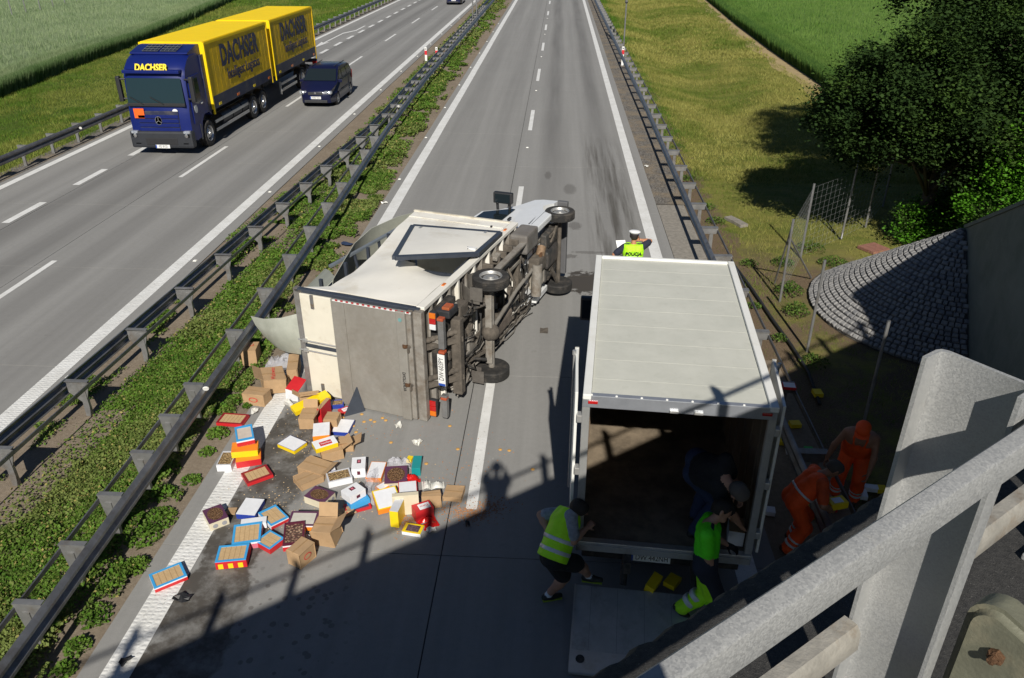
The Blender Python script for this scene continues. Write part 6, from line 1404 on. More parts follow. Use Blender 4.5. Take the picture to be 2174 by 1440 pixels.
# photographer standing at the bridge barrier (only the shadow shows)
fp = V3((-0.06, -0.20, 6.29))
J = dict(al=fp + V3((-0.15, 0.02, 0.09)), ar=fp + V3((0.15, 0.02, 0.09)), pelvis=fp + V3((0, 0.0, 0.90)), neck=fp + V3((0, 0.0, 1.43)), head=fp + V3((0.0, 0.04, 1.60)), look=V3((0, 0.85, -0.5)), face=V3((0, 1, 0)), hr=fp + V3((0.13, 0.13, 1.50)), hl=fp + V3((-0.13, 0.13, 1.48)), er=V3((0.25, -0.5, -1)), el=V3((-0.35, -0.4, -1)), kl=V3((0, 1, 0)), kr=V3((0, 1, 0)))
person('person', 'photographer standing at the bridge barrier whose shadow falls on the road', J, dict(shirt=M_NAVYC, trousers=M_JEANS, shoes=M_SHOE, skin=SKIN), 'short', 'long', 0.9, True)
# ================================================================== the spilled load
M_CARD = mat('cardboard', (0.40, 0.262, 0.142), 0.85, 0, 0.10, 5, 0.1, 60, dirt=(0.34, 0.215, 0.11), dscale=4, dthr=0.6)
M_CARDD = mat('cardboard_inside', (0.30, 0.195, 0.105), 0.9, 0, 0.15, 6)
M_TAPE = mat('parcel_tape', (0.34, 0.215, 0.105), 0.4, 0, 0.1)
def make_bisc(name, a, b, sc=55):
    t = NT(name); tc = t.N.new('ShaderNodeTexCoord').outputs['Object']
    v = t.N.new('ShaderNodeTexVoronoi'); v.inputs['Scale'].default_value = sc; t.L.new(tc, v.inputs['Vector'])
    c = t.mix(t.ramp(v.outputs['Color'], [(0.15, 0.0), (0.85, 1.0)]), a, b); c = t.mix(t.ramp(v.outputs['Distance'], [(0.25, 0.0), (0.55, 0.8)]), c, tuple(x * 0.3 for x in a))
    t.color(c); t.rough(0.55); t.bump(v.outputs['Distance'], 1.0, 0.02); return t.M
M_BISC = make_bisc('brown_biscuits', (0.19, 0.085, 0.03), (0.36, 0.20, 0.085)); M_PAST = make_bisc('pale_pastry', (0.42, 0.26, 0.11), (0.62, 0.45, 0.22), 42)
M_WAF = mat('wafer_rows', (0.50, 0.345, 0.18), 0.7, 0, 0.12, 22, 0.2, 60)
C_ = {k: mat('print_' + k, v, 0.42, 0, 0.06, 8) for k, v in dict(white=(0.74, 0.75, 0.78), blue=(0.05, 0.33, 0.66), dblue=(0.02, 0.045, 0.30), red=(0.52, 0.02, 0.025), dred=(0.26, 0.015, 0.02), maroon=(0.11, 0.018, 0.035), purple=(0.10, 0.035, 0.075), yellow=(0.78, 0.56, 0.01), orange=(0.80, 0.24, 0.02), cream=(0.62, 0.56, 0.42), teal=(0.01, 0.25, 0.26), pink=(0.62, 0.16, 0.22), grey=(0.30, 0.30, 0.32), green=(0.05, 0.5, 0.08), silver=(0.55, 0.56, 0.60)).items()}
M_FILM = mat('clear_film', (0.80, 0.80, 0.86), 0.08, 0, 0.0, alpha=0.32, spec=0.8)
CROPS = {'A': (400, 930, 4.966), 'B': (640, 940, 6.0), 'C': (400, 720, 5.1425), 'P': (0, 0, 1.0), 'R': (1600, 780, 3.6), 'D': (1300, 880, 2.487)}
def from_quad(cr, q, zt):
    """top face quad (near-left, near-right, far-right, far-left) -> centre, width, depth, yaw"""
    ox, oy, sc = CROPS[cr]; p = [G(ox + x / sc, oy + y / sc, zt) for x, y in q]
    c = (p[0] + p[1] + p[2] + p[3]) / 4; w = ((p[1] - p[0]) + (p[2] - p[3])) / 2; d = ((p[3] - p[0]) + (p[2] - p[1])) / 2
    wa = w.normalized(); da = d.normalized(); perp = Vector((-wa.y, wa.x, 0)); 
    if perp.dot(da) < 0: perp = -perp
    # shared angle between both estimates
    da2 = Vector((da.y, -da.x, 0)); da2 = da2 if da2.dot(wa) > 0 else -da2
    ax = (wa + da2).normalized(); return c, w.length, d.length, math.atan2(ax.y, ax.x)
class Pack:
    def __init__(s, name, label, cat, cr, q, h, z0=0.0, tilt=(0, 0), group='boxes of biscuits spilled on the road', body=None, bev=0.006, crush=0.0):
        c, w, d, yaw = from_quad(cr, q, z0 + h); s.w, s.d, s.h = w, d, h
        s.o = thing(name, label, cat, (c.x, c.y, z0 + 0.003), yaw, group)
        s.o.rotation_euler = (tilt[0], tilt[1], yaw)
        if body is not None:
            mb = MB().box((0, 0, h / 2), (w, d, h), body, bev=bev)
            if crush:
                rg = random.Random(name + label); mb.v = [(x + rg.uniform(-1, 1) * crush, y + rg.uniform(-1, 1) * crush, z + (rg.uniform(-1, 0.3) * crush if z > h * .5 else 0)) for x, y, z in mb.v]
            mb.build('carton', None, s.o)
    def top(s, nm, x0, x1, y0, y1, m, dz=0.002, th=0.004):
        w, d, h = s.w, s.d, s.h; return MB().box(((x0 + x1) / 2 * w, (y0 + y1) / 2 * d, h + dz + th / 2 - 0.002), ((x1 - x0) * w, (y1 - y0) * d, th), m).build(nm, None, s.o)
    def front(s, nm, x0, x1, z0, z1, m, th=0.004):
        return MB().box(((x0 + x1) / 2 * s.w, -s.d / 2 - th / 2 + 0.001, (z0 + z1) / 2 * s.h), ((x1 - x0) * s.w, th, (z1 - z0) * s.h), m).build(nm, None, s.o)
    def side(s, nm, y0, y1, z0, z1, m, th=0.004):
        return MB().box((s.w / 2 + th / 2 - 0.001, (y0 + y1) / 2 * s.d, (z0 + z1) / 2 * s.h), (th, (y1 - y0) * s.d, (z1 - z0) * s.h), m).build(nm, None, s.o)
    def oval(s, nm, M, rx, ry, m):
        return MB().lathe([(0, 0.002), (1, 0.002), (1, 0)], 18, m, M @ Matrix.Diagonal((rx, ry, 1, 1))).build(nm, None, s.o)
    def flap(s, nm, edge, ang, L, m=None):
        """cardboard flap hinged on a top edge; ang up from outward horizontal"""
        w, d, h = s.w, s.d, s.h; m = m or M_CARD
        hx = {'r': (w / 2, 0), 'l': (-w / 2, 0), 'f': (0, -d / 2), 'b': (0, d / 2)}[edge]; out = Vector({'r': (1, 0, 0), 'l': (-1, 0, 0), 'f': (0, -1, 0), 'b': (0, 1, 0)}[edge])
        ln = d if edge in 'lr' else w; tang = Vector((0, 1, 0)) if edge in 'lr' else Vector((1, 0, 0)); dv = out * math.cos(ang) + Vector((0, 0, 1)) * math.sin(ang)
        p0 = Vector((hx[0], hx[1], h)); k = 0.94
        g = [[p0 + tang * (t * ln * k / 2) + dv * (u * L) for t in (-1, 1)] for u in (0, 0.5, 1)]
        mb = MB(); mb.sheet(g, m, 0.004); me = mb.mesh(nm); fixn(me); return obj(nm, me, s.o)
GROUND_GROUP = 'boxes of biscuits spilled on the road'
def carton(label, cr, q, h, z0=0.0, logo=None, flaps=(), tilt=(0, 0), seam=True, name='cardboard_box'):
    p = Pack(name, label, 'box', cr, q, h, z0, tilt, GROUND_GROUP, M_CARD, 0.004, 0.011)
    if seam: p.top('tape', -0.5, 0.5, -0.035, 0.035, M_TAPE, 0.0015, 0.002)
    if logo == 'front': p.oval('red_logo', frame((0.0, -p.d / 2 - 0.001, h * 0.5), (1, 0, 0), (0, -1, 0)), min(p.w * .22, .09), min(h * .25, .05), C_['red']); 
    if logo == 'top': p.oval('red_logo', frame((p.w * .1, p.d * .1, h + 0.001), (1, 0, 0), (0, 0, 1)), p.w * 0.16, p.d * 0.12, C_['red'])
    if logo == 'text': text('red_lettering', 'Wadowice', min(p.w, p.d) * 0.30, C_['red'], p.o, frame((0, 0, h + 0.001), (0.1, 1, 0), (0, 0, 1)), 0.001, 0, sx=0.8)
    if logo in ('front', 'top'):
        M = frame((0.0, -p.d / 2 - 0.003, h * 0.5), (1, 0, 0), (0, -1, 0)) if logo == 'front' else frame((p.w * .1, p.d * .1, h + 0.003), (1, 0, 0), (0, 0, 1))
        p.oval('logo_ring', M, min(p.w * .18, .07) if logo == 'front' else p.w * .12, min(h * .19, .036) if logo == 'front' else p.d * .08, M_CARD)
    for e, a, L in flaps: p.flap('flap', e, a, L)
    return p
def tray(label, cr, q, h, z0, rim, fill, base=None, edge=None, tilt=(0, 0), rimw=0.10, name='biscuit_tray', rows=True, stripes=None):
    """shallow pack: coloured lid frame round a film window over biscuits"""
    p = Pack(name, label, 'biscuit box', cr, q, h, z0, tilt, GROUND_GROUP, base or C_['white'], 0.004)
    r = rimw; f = 0.5
    p.top('contents', -f + r * .8, f - r * .8, -f + r, f - r, fill, 0.0, 0.004)
    for a in ((-f, f, -f, -f + r), (-f, f, f - r, f), (-f, -f + r * .8, -f + r, f - r), (f - r * .8, f, -f + r, f - r)): p.top('lid_frame', *a, rim, 0.001, 0.010)
    if rows:
        n = max(3, int(p.w / 0.075))
        for k in range(1, n):
            x = -f + r * .8 + (1 - 1.6 * r) * k / n; p.top('divider', x - 0.008, x + 0.008, -f + r, f - r, mat('row_gap', (0.37, 0.24, 0.12), .8), 0.002, 0.004)
    if edge is not None:
        p.front('printed_edge', -0.5, 0.5, 0.05, 0.75, edge); p.side('printed_edge', -0.5, 0.5, 0.05, 0.75, edge)
    if stripes:
        for k in range(3): p.front('printed_stripe', -0.42 + k * 0.32, -0.26 + k * 0.32, 0.08, 0.72, stripes, 0.006)
    return p
def lidbox(label, cr, q, h, z0, top_m, side_m, z_side=0.9, tilt=(0, 0), emblem=None, name='biscuit_box', border=0.0, border_m=None, front_m=None):
    p = Pack(name, label, 'biscuit box', cr, q, h, z0, tilt, GROUND_GROUP, side_m, 0.004)
    b = border
    if b: p.top('lid_border', -0.5, 0.5, -0.5, 0.5, border_m, 0.0, 0.003)
    p.top('lid', -0.5 + b, 0.5 - b, -0.5 + b, 0.5 - b, top_m, 0.002, 0.003)
    if emblem == 'pennant':
        for dx, w_ in ((0, 0.22),): p.top('emblem', -0.13, 0.17, -0.02, 0.30, C_['maroon'], 0.004, 0.002); p.top('emblem_centre', -0.04, 0.08, 0.06, 0.22, C_['pink'], 0.006, 0.002)
        p.front('emblem', -0.1, 0.12, 0.35, 0.75, C_['maroon'])
    if emblem == 'patch': p.top('print_patch', -0.25, 0.28, -0.35, 0.15, C_['red'], 0.004, 0.002); text('print_lettering', 'Familijne', p.w * 0.16, C_['white'], p.o, frame((0.01, -p.d * .1, h + 0.007), (1, 0, 0), (0, 0, 1)), 0.0006, 0, sx=.8)
    if emblem == 'label': p.top('paper_label', -0.22, 0.40, -0.34, 0.32, C_['white'], 0.004, 0.002); text('print_lettering', 'WAFLE', p.w * 0.18, C_['red'], p.o, frame((0.09 * p.w, 0, h + 0.007), (1, 0, 0), (0, 0, 1)), 0.0006, 0, sx=.8)
    if front_m is not None: p.front('printed_edge', -0.5, 0.5, 0.05, 0.9, front_m)
    return p
def roundwin(label, cr, q, h, z0, tilt=(0, 0)):
    p = Pack('biscuit_tin_box', label, 'biscuit box', cr, q, h, z0, tilt, GROUND_GROUP, C_['cream'], 0.004)
    p.top('lid', -0.5, 0.5, -0.5, 0.5, C_['purple'], 0.0, 0.004)
    p.oval('biscuit_window', frame((0, 0, h + 0.0035), (1, 0, 0), (0, 0, 1)), p.w * .40, p.d * .40, M_BISC)
    for k in (-0.22, 0.25): p.oval('round_print', frame((k * p.w, -p.d / 2 - 0.001, h * .45), (1, 0, 0), (0, -1, 0)), h * .28, h * .28, C_['grey'])
    p.oval('round_print', frame((p.w / 2 + 0.001, -p.d * .2, h * .45), (0, 1, 0), (1, 0, 0)), h * .28, h * .28, C_['grey'])
    return p
# --- near the camera, lower left
tray('blue-edged tray of wafers lying alone across the white edge line', 'P', [(327, 1253), (397, 1222), (384, 1194), (317, 1221)], 0.07, 0, C_['blue'], M_WAF, C_['white'], C_['red'])
tray('blue-edged wafer tray on a red and yellow base, lying apart below the pile', 'A', [(285, 1320), (610, 1285), (640, 1125), (322, 1135)], 0.13, 0, C_['blue'], M_WAF, C_['red'], C_['red'], stripes=C_['yellow'])
tray('blue-edged wafer tray tipped against a white carton lid', 'A', [(465, 1112), (760, 1092), (775, 885), (475, 930)], 0.12, 0, C_['blue'], M_WAF, C_['white'], C_['pink'], tilt=(0.05, 0))
tray('blue-edged wafer tray with burst film and biscuits spilling out', 'A', [(870, 935), (1050, 835), (920, 705), (735, 800)], 0.07, 0, C_['blue'], M_WAF, C_['white'], C_['red'], tilt=(0.03, 0.03))
tray('blue-edged wafer tray with a red side wedged beside the maroon tray', 'A', [(850, 1200), (985, 1062), (862, 960), (738, 1085)], 0.09, 0, C_['blue'], M_WAF, C_['red'], C_['red'])
lidbox('thin white lid lying under the tipped blue tray', 'A', [(545, 925), (815, 900), (830, 812), (560, 875)], 0.10, 0.02, C_['white'], C_['white'], name='white_box')
lidbox('flat box with a plain white top and royal blue sides near the edge line', 'A', [(500, 805), (700, 820), (800, 650), (608, 632)], 0.09, 0, C_['white'], C_['dblue'])
roundwin('cream box with round biscuit window standing on the white edge line', 'A', [(225, 910), (420, 838), (345, 695), (140, 770)], 0.13, 0.0)
lidbox('flattened brown carton piece beside the round-window box', 'A', [(400, 800), (495, 805), (510, 740), (420, 735)], 0.02, 0, M_CARD, M_CARD, name='cardboard_sheet')
tray('dark red tray of biscuits lying in the spilled liquid', 'A', [(620, 488), (888, 385), (822, 280), (556, 378)], 0.06, 0, C_['dred'], M_WAF, C_['red'], C_['red'], rows=True, rimw=0.12)
carton('long flat brown carton with a folded lid beside the wet patch', 'A', [(1205, 470), (1450, 400), (1330, 330), (1065, 395)], 0.13, 0, None, ())
carton('brown carton standing open behind the long flat carton', 'A', [(1160, 305), (1410, 390), (1505, 265), (1290, 172)], 0.15, 0, None, (('r', 0.35, 0.1),))
lidbox('white flat box with a blue rim tucked under the brown carton', 'A', [(1405, 395), (1520, 320), (1545, 285), (1430, 340)], 0.08, 0, C_['white'], C_['dblue'])
roundwin('cream box with round biscuit window in front of the two flat cartons', 'A', [(1425, 695), (1548, 572), (1342, 510), (1212, 612)], 0.13, 0)
carton('torn open brown carton leaning at the right of the pile', 'A', [(1335, 960), (1545, 990), (1575, 870), (1400, 775)], 0.30, 0, None, (('r', 0.6, 0.22), ('b', 0.9, 0.2)), tilt=(0.10, -0.12))
tray('maroon-framed tray with empty window on top of the torn carton', 'A', [(1045, 905), (1335, 930), (1385, 778), (1092, 785)], 0.10, 0.12, C_['purple'], mat('pale_paper', (0.50, 0.48, 0.42), .8), C_['white'], C_['orange'], tilt=(0.08, 0), rows=False)
tray('maroon tray of swirled biscuits standing over a brown carton', 'A', [(1000, 1140), (1225, 1120), (1220, 880), (1008, 900)], 0.10, 0.14, C_['maroon'], make_bisc('swirl_biscuits', (0.16, 0.06, 0.05), (0.50, 0.34, 0.22), 26), C_['white'], C_['red'], rows=False)
carton('brown carton with a corner pointing at the shadow, red oval on its side', 'A', [(1165, 1225), (1330, 1110), (1200, 1030), (1015, 1190)], 0.26, 0, 'front', ())
# --- middle of the pile
lidbox('white box with dark emblem standing tall in the pile', 'B', [(640, 345), (815, 335), (815, 185), (640, 192)], 0.17, 0, C_['white'], C_['white'], emblem='pennant')
tray('clear-topped tray of pale pastries leaning on the tall white box', 'B', [(312, 535), (640, 430), (600, 310), (352, 400)], 0.11, 0, C_['silver'], M_PAST, C_['white'], None, rows=False, rimw=0.08)
lidbox('blue box lying under the white box with dark emblem', 'B', [(640, 790), (872, 720), (790, 600), (520, 690)], 0.13, 0, C_['blue'], C_['blue'], front_m=C_['blue'])
lidbox('white box with dark emblem stacked on a blue box', 'B', [(625, 690), (822, 600), (700, 505), (487, 622)], 0.13, 0.14, C_['white'], C_['white'], emblem='pennant')
tray('flat red and blue printed tray under the blue box', 'B', [(580, 900), (910, 815), (840, 740), (520, 775)], 0.04, 0, C_['red'], mat('navy_print', (0.06, 0.05, 0.10), .5), C_['red'], None, rows=False)
lidbox('white panel box with orange edge behind the crumpled film', 'B', [(870, 440), (1045, 470), (1040, 270), (855, 225)], 0.08, 0, C_['white'], C_['orange'], border=0.03, border_m=C_['orange'])
roundwin('cream box with round biscuit window behind the red tray', 'B', [(1060, 500), (1350, 490), (1345, 300), (1062, 310)], 0.14, 0, tilt=(0.12, 0))
lidbox('teal box standing behind the round-window box', 'B', [(1408, 330), (1518, 330), (1530, 172), (1420, 168)], 0.15, 0, C_['teal'], C_['teal'])
lidbox('small yellow pack beside the teal box', 'B', [(1340, 215), (1400, 235), (1420, 175), (1360, 165)], 0.06, 0, C_['yellow'], C_['yellow'], name='biscuit_pack')
lidbox('white topped box with an orange border, half under another like it', 'B', [(1000, 600), (1190, 530), (1105, 460), (930, 575)], 0.07, 0, C_['white'], C_['orange'], border=0.07, border_m=C_['orange'])
lidbox('white topped box with an orange border leaning on a cream box', 'B', [(965, 858), (1240, 760), (1220, 540), (915, 640)], 0.10, 0.05, C_['white'], C_['orange'], border=0.05, border_m=C_['yellow'], tilt=(0.12, 0))
lidbox('red tray with a white top in the middle of the pile', 'B', [(1245, 640), (1490, 640), (1455, 485), (1225, 505)], 0.12, 0, C_['white'], C_['red'], border=0.04, border_m=C_['red'])
lidbox('cream box standing behind the yellow pack', 'B', [(1155, 690), (1490, 670), (1488, 625), (1150, 650)], 0.36, 0, C_['cream'], C_['cream'])
lidbox('tall yellow pack standing on end', 'B', [(1118, 875), (1225, 885), (1312, 715), (1205, 700)], 0.30, 0, C_['silver'], C_['yellow'], front_m=C_['yellow'])
lidbox('red box with a white label spilling red foil packs', 'B', [(1460, 895), (1690, 830), (1622, 735), (1392, 800)], 0.20, 0, C_['red'], C_['red'], emblem='label')
lidbox('small yellow-cornered pack with a dark picture lying at the edge of the shadow', 'B', [(1285, 1125), (1520, 1180), (1555, 1062), (1335, 1012)], 0.06, 0, mat('dark_picture', (0.10, 0.06, 0.08), .5, 0, .9, 30), C_['white'], border=0.16, border_m=C_['yellow'])
carton('brown carton panel standing behind the red box', 'B', [(1530, 690), (1785, 670), (1760, 600), (1535, 620)], 0.24, 0, None, ())
carton('small brown carton alone beside the long joint', 'B', [(1820, 690), (2012, 700), (2105, 560), (1840, 530)], 0.09, 0, None, ())
# --- by the rear of the fallen truck
carton('brown carton with a red oval standing against the median guard rail', 'C', [(560, 130), (722, 120), (775, 28), (622, 32)], 0.36, 0, 'top', ())
carton('brown carton with yellow straps and a red oval beside the edge line', 'C', [(598, 590), (805, 625), (890, 545), (655, 505)], 0.24, 0, 'front', ())
carton('big brown carton with red lettering lying aslant on another', 'C', [(775, 480), (1045, 405), (995, 290), (790, 325)], 0.30, 0.05, 'text', (('l', 0.5, 0.18),), tilt=(0.05, 0.12))
carton('brown carton pushed under the big aslant carton', 'C', [(880, 480), (1092, 475), (1080, 390), (900, 400)], 0.20, 0, None, ())
carton('brown carton half hidden under film beside the truck frame', 'C', [(1080, 330), (1200, 340), (1190, 150), (1095, 170)], 0.30, 0, None, ())
lidbox('red and white bag-like carton crushed by the door frame', 'C', [(1085, 500), (1205, 545), (1215, 430), (1130, 395)], 0.30, 0, C_['red'], C_['white'], tilt=(0.2, 0.2), name='crushed_carton')
carton('open brown carton against the lower door', 'C', [(1190, 640), (1440, 610), (1400, 555), (1230, 590)], 0.24, 0, None, (('f', 0.6, 0.15), ('l', 0.7, 0.15)))
lidbox('long bright yellow carton with a white label leaning on brown boxes', 'C', [(1170, 790), (1525, 620), (1485, 555), (1150, 735)], 0.09, 0.16, C_['yellow'], C_['yellow'], tilt=(0.15, -0.1), emblem=None)
carton('open brown carton with torn flaps in front of the yellow one', 'C', [(1220, 860), (1385, 880), (1390, 760), (1240, 745)], 0.22, 0, None, (('b', 1.2, 0.16), ('r', 0.9, 0.12)))
lidbox('tall narrow red carton standing between two brown ones', 'C', [(1420, 760), (1455, 770), (1530, 650), (1490, 640)], 0.30, 0, M_CARD, C_['red'])
carton('brown carton beside the narrow red one', 'C', [(1475, 880), (1620, 890), (1655, 800), (1520, 790)], 0.22, 0, None, ())
tray('blue tray of round biscuits under the folded platform', 'C', [(1562, 730), (1702, 725), (1690, 665), (1565, 670)], 0.07, 0, C_['dblue'], M_PAST, C_['dblue'], None, rows=False)
lidbox('flat red pack with white print beside the corner flap', 'C', [(1680, 812), (1785, 775), (1740, 735), (1620, 772)], 0.03, 0, C_['red'], C_['red'], emblem='label', name='biscuit_pack')
lidbox('flat box with a white top and dark blue edge near the truck', 'C', [(1567, 1012), (1745, 1030), (1812, 885), (1632, 872)], 0.07, 0, C_['white'], C_['dblue'], border=0.015, border_m=C_['dblue'])
lidbox('flat box with a white top and yellow and blue edge lying alone', 'C', [(1155, 1222), (1296, 1130), (1112, 1050), (967, 1150)], 0.07, 0, C_['white'], C_['yellow'], border=0.02, border_m=C_['dblue'])
carton('brown carton underneath the white and red boxes', 'C', [(1450, 1270), (1695, 1200), (1640, 1110), (1420, 1150)], 0.18, 0, None, (('r', 0.5, 0.2),))
lidbox('white box with faint red print on the carton pile', 'C', [(1370, 1062), (1550, 1050), (1532, 915), (1352, 922)], 0.17, 0.06, C_['white'], C_['orange'])
lidbox('white and red printed box with yellow sides on top of a brown carton', 'C', [(1390, 1195), (1640, 1130), (1580, 1058), (1340, 1128)], 0.09, 0.19, C_['white'], C_['yellow'], emblem='patch', tilt=(0.06, 0))
carton('loose brown carton with an open flap behind the printed box', 'C', [(1640, 1175), (1800, 1165), (1810, 1070), (1625, 1060)], 0.12, 0, None, (('f', 0.9, 0.16), ('r', 0.5, 0.15)))
tray('dark red tray of biscuits on the bare earth by the guard rail', 'C', [(300, 915), (590, 938), (650, 832), (395, 805)], 0.06, 0, C_['dred'], M_WAF, C_['red'], C_['red'])
lidbox('red and yellow striped carton at the bottom of the small stack', 'C', [(545, 1330), (805, 1320), (770, 1215), (500, 1225)], 0.12, 0, C_['orange'], C_['red'], name='striped_carton')
for k in range(3): pass
lidbox('orange and yellow crushed carton in the small stack on the edge line', 'C', [(490, 1225), (760, 1215), (740, 1130), (460, 1125)], 0.12, 0.13, C_['orange'], C_['yellow'], tilt=(0.05, 0.05), name='striped_carton')
tray('blue-framed tray on top of the small orange stack', 'C', [(528, 1125), (722, 1090), (692, 932), (500, 972)], 0.10, 0.28, C_['blue'], mat('pale_card', (0.55, 0.47, 0.40), .8), C_['white'], C_['red'], rows=False, rimw=0.13)
tray('white-sided tray of golden pastries beside the small orange stack', 'C', [(312, 1380), (480, 1385), (510, 1235), (375, 1225)], 0.12, 0, C_['silver'], M_PAST, C_['white'], None, rows=False, rimw=0.07)
# --- packs on the lift, in the truck and round the workers
GROUND_GROUP = 'yellow biscuit packs being gathered by the workers'
lidbox('yellow pack standing on edge on the tail lift', 'P', [(1376, 1240), (1392, 1250), (1396, 1222), (1382, 1208)], 0.13, 0.26, C_['yellow'], C_['yellow'], name='biscuit_pack', tilt=(0.1, 0.2))
lidbox('yellow pack with a red spot lying on the tail lift', 'P', [(1410, 1236), (1432, 1248), (1446, 1228), (1424, 1214)], 0.07, 0.27, C_['yellow'], C_['yellow'], name='biscuit_pack')
lidbox('yellow pack on the truck floor behind the stooping man', 'P', [(1493, 1085), (1515, 1085), (1515, 1066), (1496, 1066)], 0.10, 1.005, C_['yellow'], C_['yellow'], name='biscuit_pack')
lidbox('brown and white packs stacked by the truck wall', 'P', [(1545, 1128), (1580, 1132), (1582, 1100), (1550, 1098)], 0.22, 1.005, M_CARD, C_['white'], name='biscuit_pack')
lidbox('red-edged white pack lying on the guard rail arm', 'R', [(222, 155), (325, 158), (318, 118), (225, 116)], 0.05, 0.78, C_['white'], C_['red'], border=.05, border_m=C_['red'], name='biscuit_pack')
YP = [('yellow and white pack on the dark grass behind the guard rail', [(462, 205), (535, 210), (510, 160), (455, 172)], 'yellow'), ('yellow pack on the gravel behind the guard rail arm', [(285, 445), (368, 440), (345, 402), (275, 410)], 'yellow'),
      ('yellow pack half hidden by the open truck door', [(195, 570), (250, 575), (238, 520), (192, 525)], 'yellow'), ('pale pack lying below the guard rail beam', [(248, 640), (290, 645), (285, 600), (250, 600)], 'cream'),
      ('white and yellow pack beside the kneeling worker boots', [(85, 1105), (165, 1115), (165, 1065), (90, 1065)], 'white'), ('yellow pack below the bareheaded worker hands', [(425, 1130), (520, 1135), (522, 1050), (430, 1055)], 'yellow'),
      ('red pack between the two orange workers', [(510, 1060), (640, 1080), (650, 1010), (520, 985)], 'red'), ('white and red pack at the cap worker feet', [(800, 985), (865, 990), (868, 930), (802, 930)], 'white'),
      ('white pack with red lettering near the concrete edge', [(850, 930), (945, 925), (950, 895), (855, 898)], 'white'), ('yellow pack close to the concrete edge', [(945, 945), (1010, 935), (1005, 898), (950, 905)], 'yellow'),
      ('yellow pack behind the cap worker knee', [(810, 800), (872, 795), (872, 735), (820, 740)], 'yellow'), ('white pack leaning by the cap worker hand', [(770, 890), (835, 885), (858, 820), (800, 818)], 'white'),
      ('bright green pack on the guard rail arm shelf', [(395, 640), (455, 640), (450, 605), (390, 608)], 'green'), ('pink pack beside the bright green one', [(350, 670), (430, 690), (440, 645), (360, 640)], 'pink')]
for lab, q, col in YP: lidbox(lab, 'R', q, 0.07, random.uniform(0, 0.02), C_[col], C_['white'] if col in ('white', 'cream') else C_[col], name='biscuit_pack')
hb = thing('biscuit_pack', 'yellow pack held by the bareheaded orange worker', 'biscuit box', HOLD, 0.3, GROUND_GROUP); MB().box((0, 0, 0.03), (0.26, 0.16, 0.10), C_['yellow'], bev=0.006).build('carton', None, hb); MB().box((0, 0, 0.082), (0.14, 0.1, 0.003), C_['white']).build('print_patch', None, hb)
# --- loose foil bags, film, crumbs, bits
def bag(label, cr, q, h, m, name='foil_bag'):
    c, w, d, yaw = from_quad(cr, q, h * .5); o = thing(name, label, 'bag', (c.x, c.y, 0.01), yaw, 'loose bags among the spilled boxes'); rg = random.Random(label)
    g = [[(w * (u - .5), d * (v - .5), h * 4 * u * (1 - u) * (0.35 + 0.65 * 4 * v * (1 - v)) * rg.uniform(0.75, 1.15)) for v in np.linspace(0, 1, 9)] for u in np.linspace(0, 1, 9)]
    mb = MB(); mb.sheet(g, m, 0.003); me = mb.mesh('pouch'); fixn(me); obj('pouch', me, o, 40)
    for u in (-.5, .5): MB().box((w * u * 1.04, 0, 0.012), (0.018, d * .96, 0.006), m).build('seal', None, o)
M_FOILR = mat('red_foil', (0.62, 0.015, 0.012), 0.22, 0.3, 0.15, 12, 0.3, 25); M_FOILW = mat('white_foil', (0.68, 0.67, 0.62), 0.3, 0.1, 0.1, 12, 0.3, 25)
bag('red foil pack sliding from the red box, uppermost', 'B', [(1470, 960), (1670, 930), (1650, 870), (1460, 900)], 0.10, M_FOILR); bag('red foil pack flattened in the middle of the red heap', 'B', [(1500, 1030), (1700, 980), (1690, 930), (1480, 970)], 0.08, M_FOILR); bag('red foil pack lying furthest out on the concrete', 'B', [(1570, 1110), (1760, 1050), (1700, 985), (1530, 1040)], 0.06, M_FOILR)
bag('white foil bag with a red print beside the brown panel', 'B', [(1540, 590), (1640, 570), (1630, 480), (1545, 480)], 0.08, M_FOILW); bag('white foil bag stretched towards the small carton', 'B', [(1650, 590), (1815, 560), (1800, 490), (1650, 500)], 0.08, M_FOILW)
bag('red foil bag curling up behind the red tray', 'B', [(1290, 480), (1510, 470), (1500, 430), (1300, 435)], 0.14, M_FOILR)
def film(label, cr, q, h, seed, n=13):
    ox, oy, sc = CROPS[cr]; rg = np.random.default_rng(seed); p = [G(ox + x / sc, oy + y / sc, h * .5) for x, y in q]; g = []
    Z = rg.uniform(0, 1, (n, n)); Z = (Z + np.roll(Z, 1, 0) + np.roll(Z, 1, 1) + np.roll(Z, -1, 0) + np.roll(Z, -1, 1)) / 5
    for i in range(n):
        u = i / (n - 1); g.append([])
        for j in range(n):
            v = j / (n - 1); b = lerp(lerp(p[0], p[1], v), lerp(p[3], p[2], v), u); g[-1].append(Vector((b.x + rg.uniform(-.02, .02), b.y + rg.uniform(-.02, .02), 0.02 + h * Z[i, j] * 1.6 * (4 * u * (1 - u)) ** .4 * (4 * v * (1 - v)) ** .4)))
    mb = MB(); mb.sheet(g, M_FILM); o = mb.build('plastic_film', None, None, 40); tag(o, label, 'plastic film')
film('crumpled clear plastic film between the white boxes', 'B', [(800, 700), (930, 780), (1060, 250), (820, 340)], 0.14, 3)
film('sheet of clear plastic film over the cartons by the truck frame', 'C', [(800, 330), (1180, 380), (1190, 130), (860, 240)], 0.30, 5)
film('scrap of clear film behind the round-window box', 'B', [(1080, 300), (1390, 300), (1390, 200), (1090, 220)], 0.14, 8)
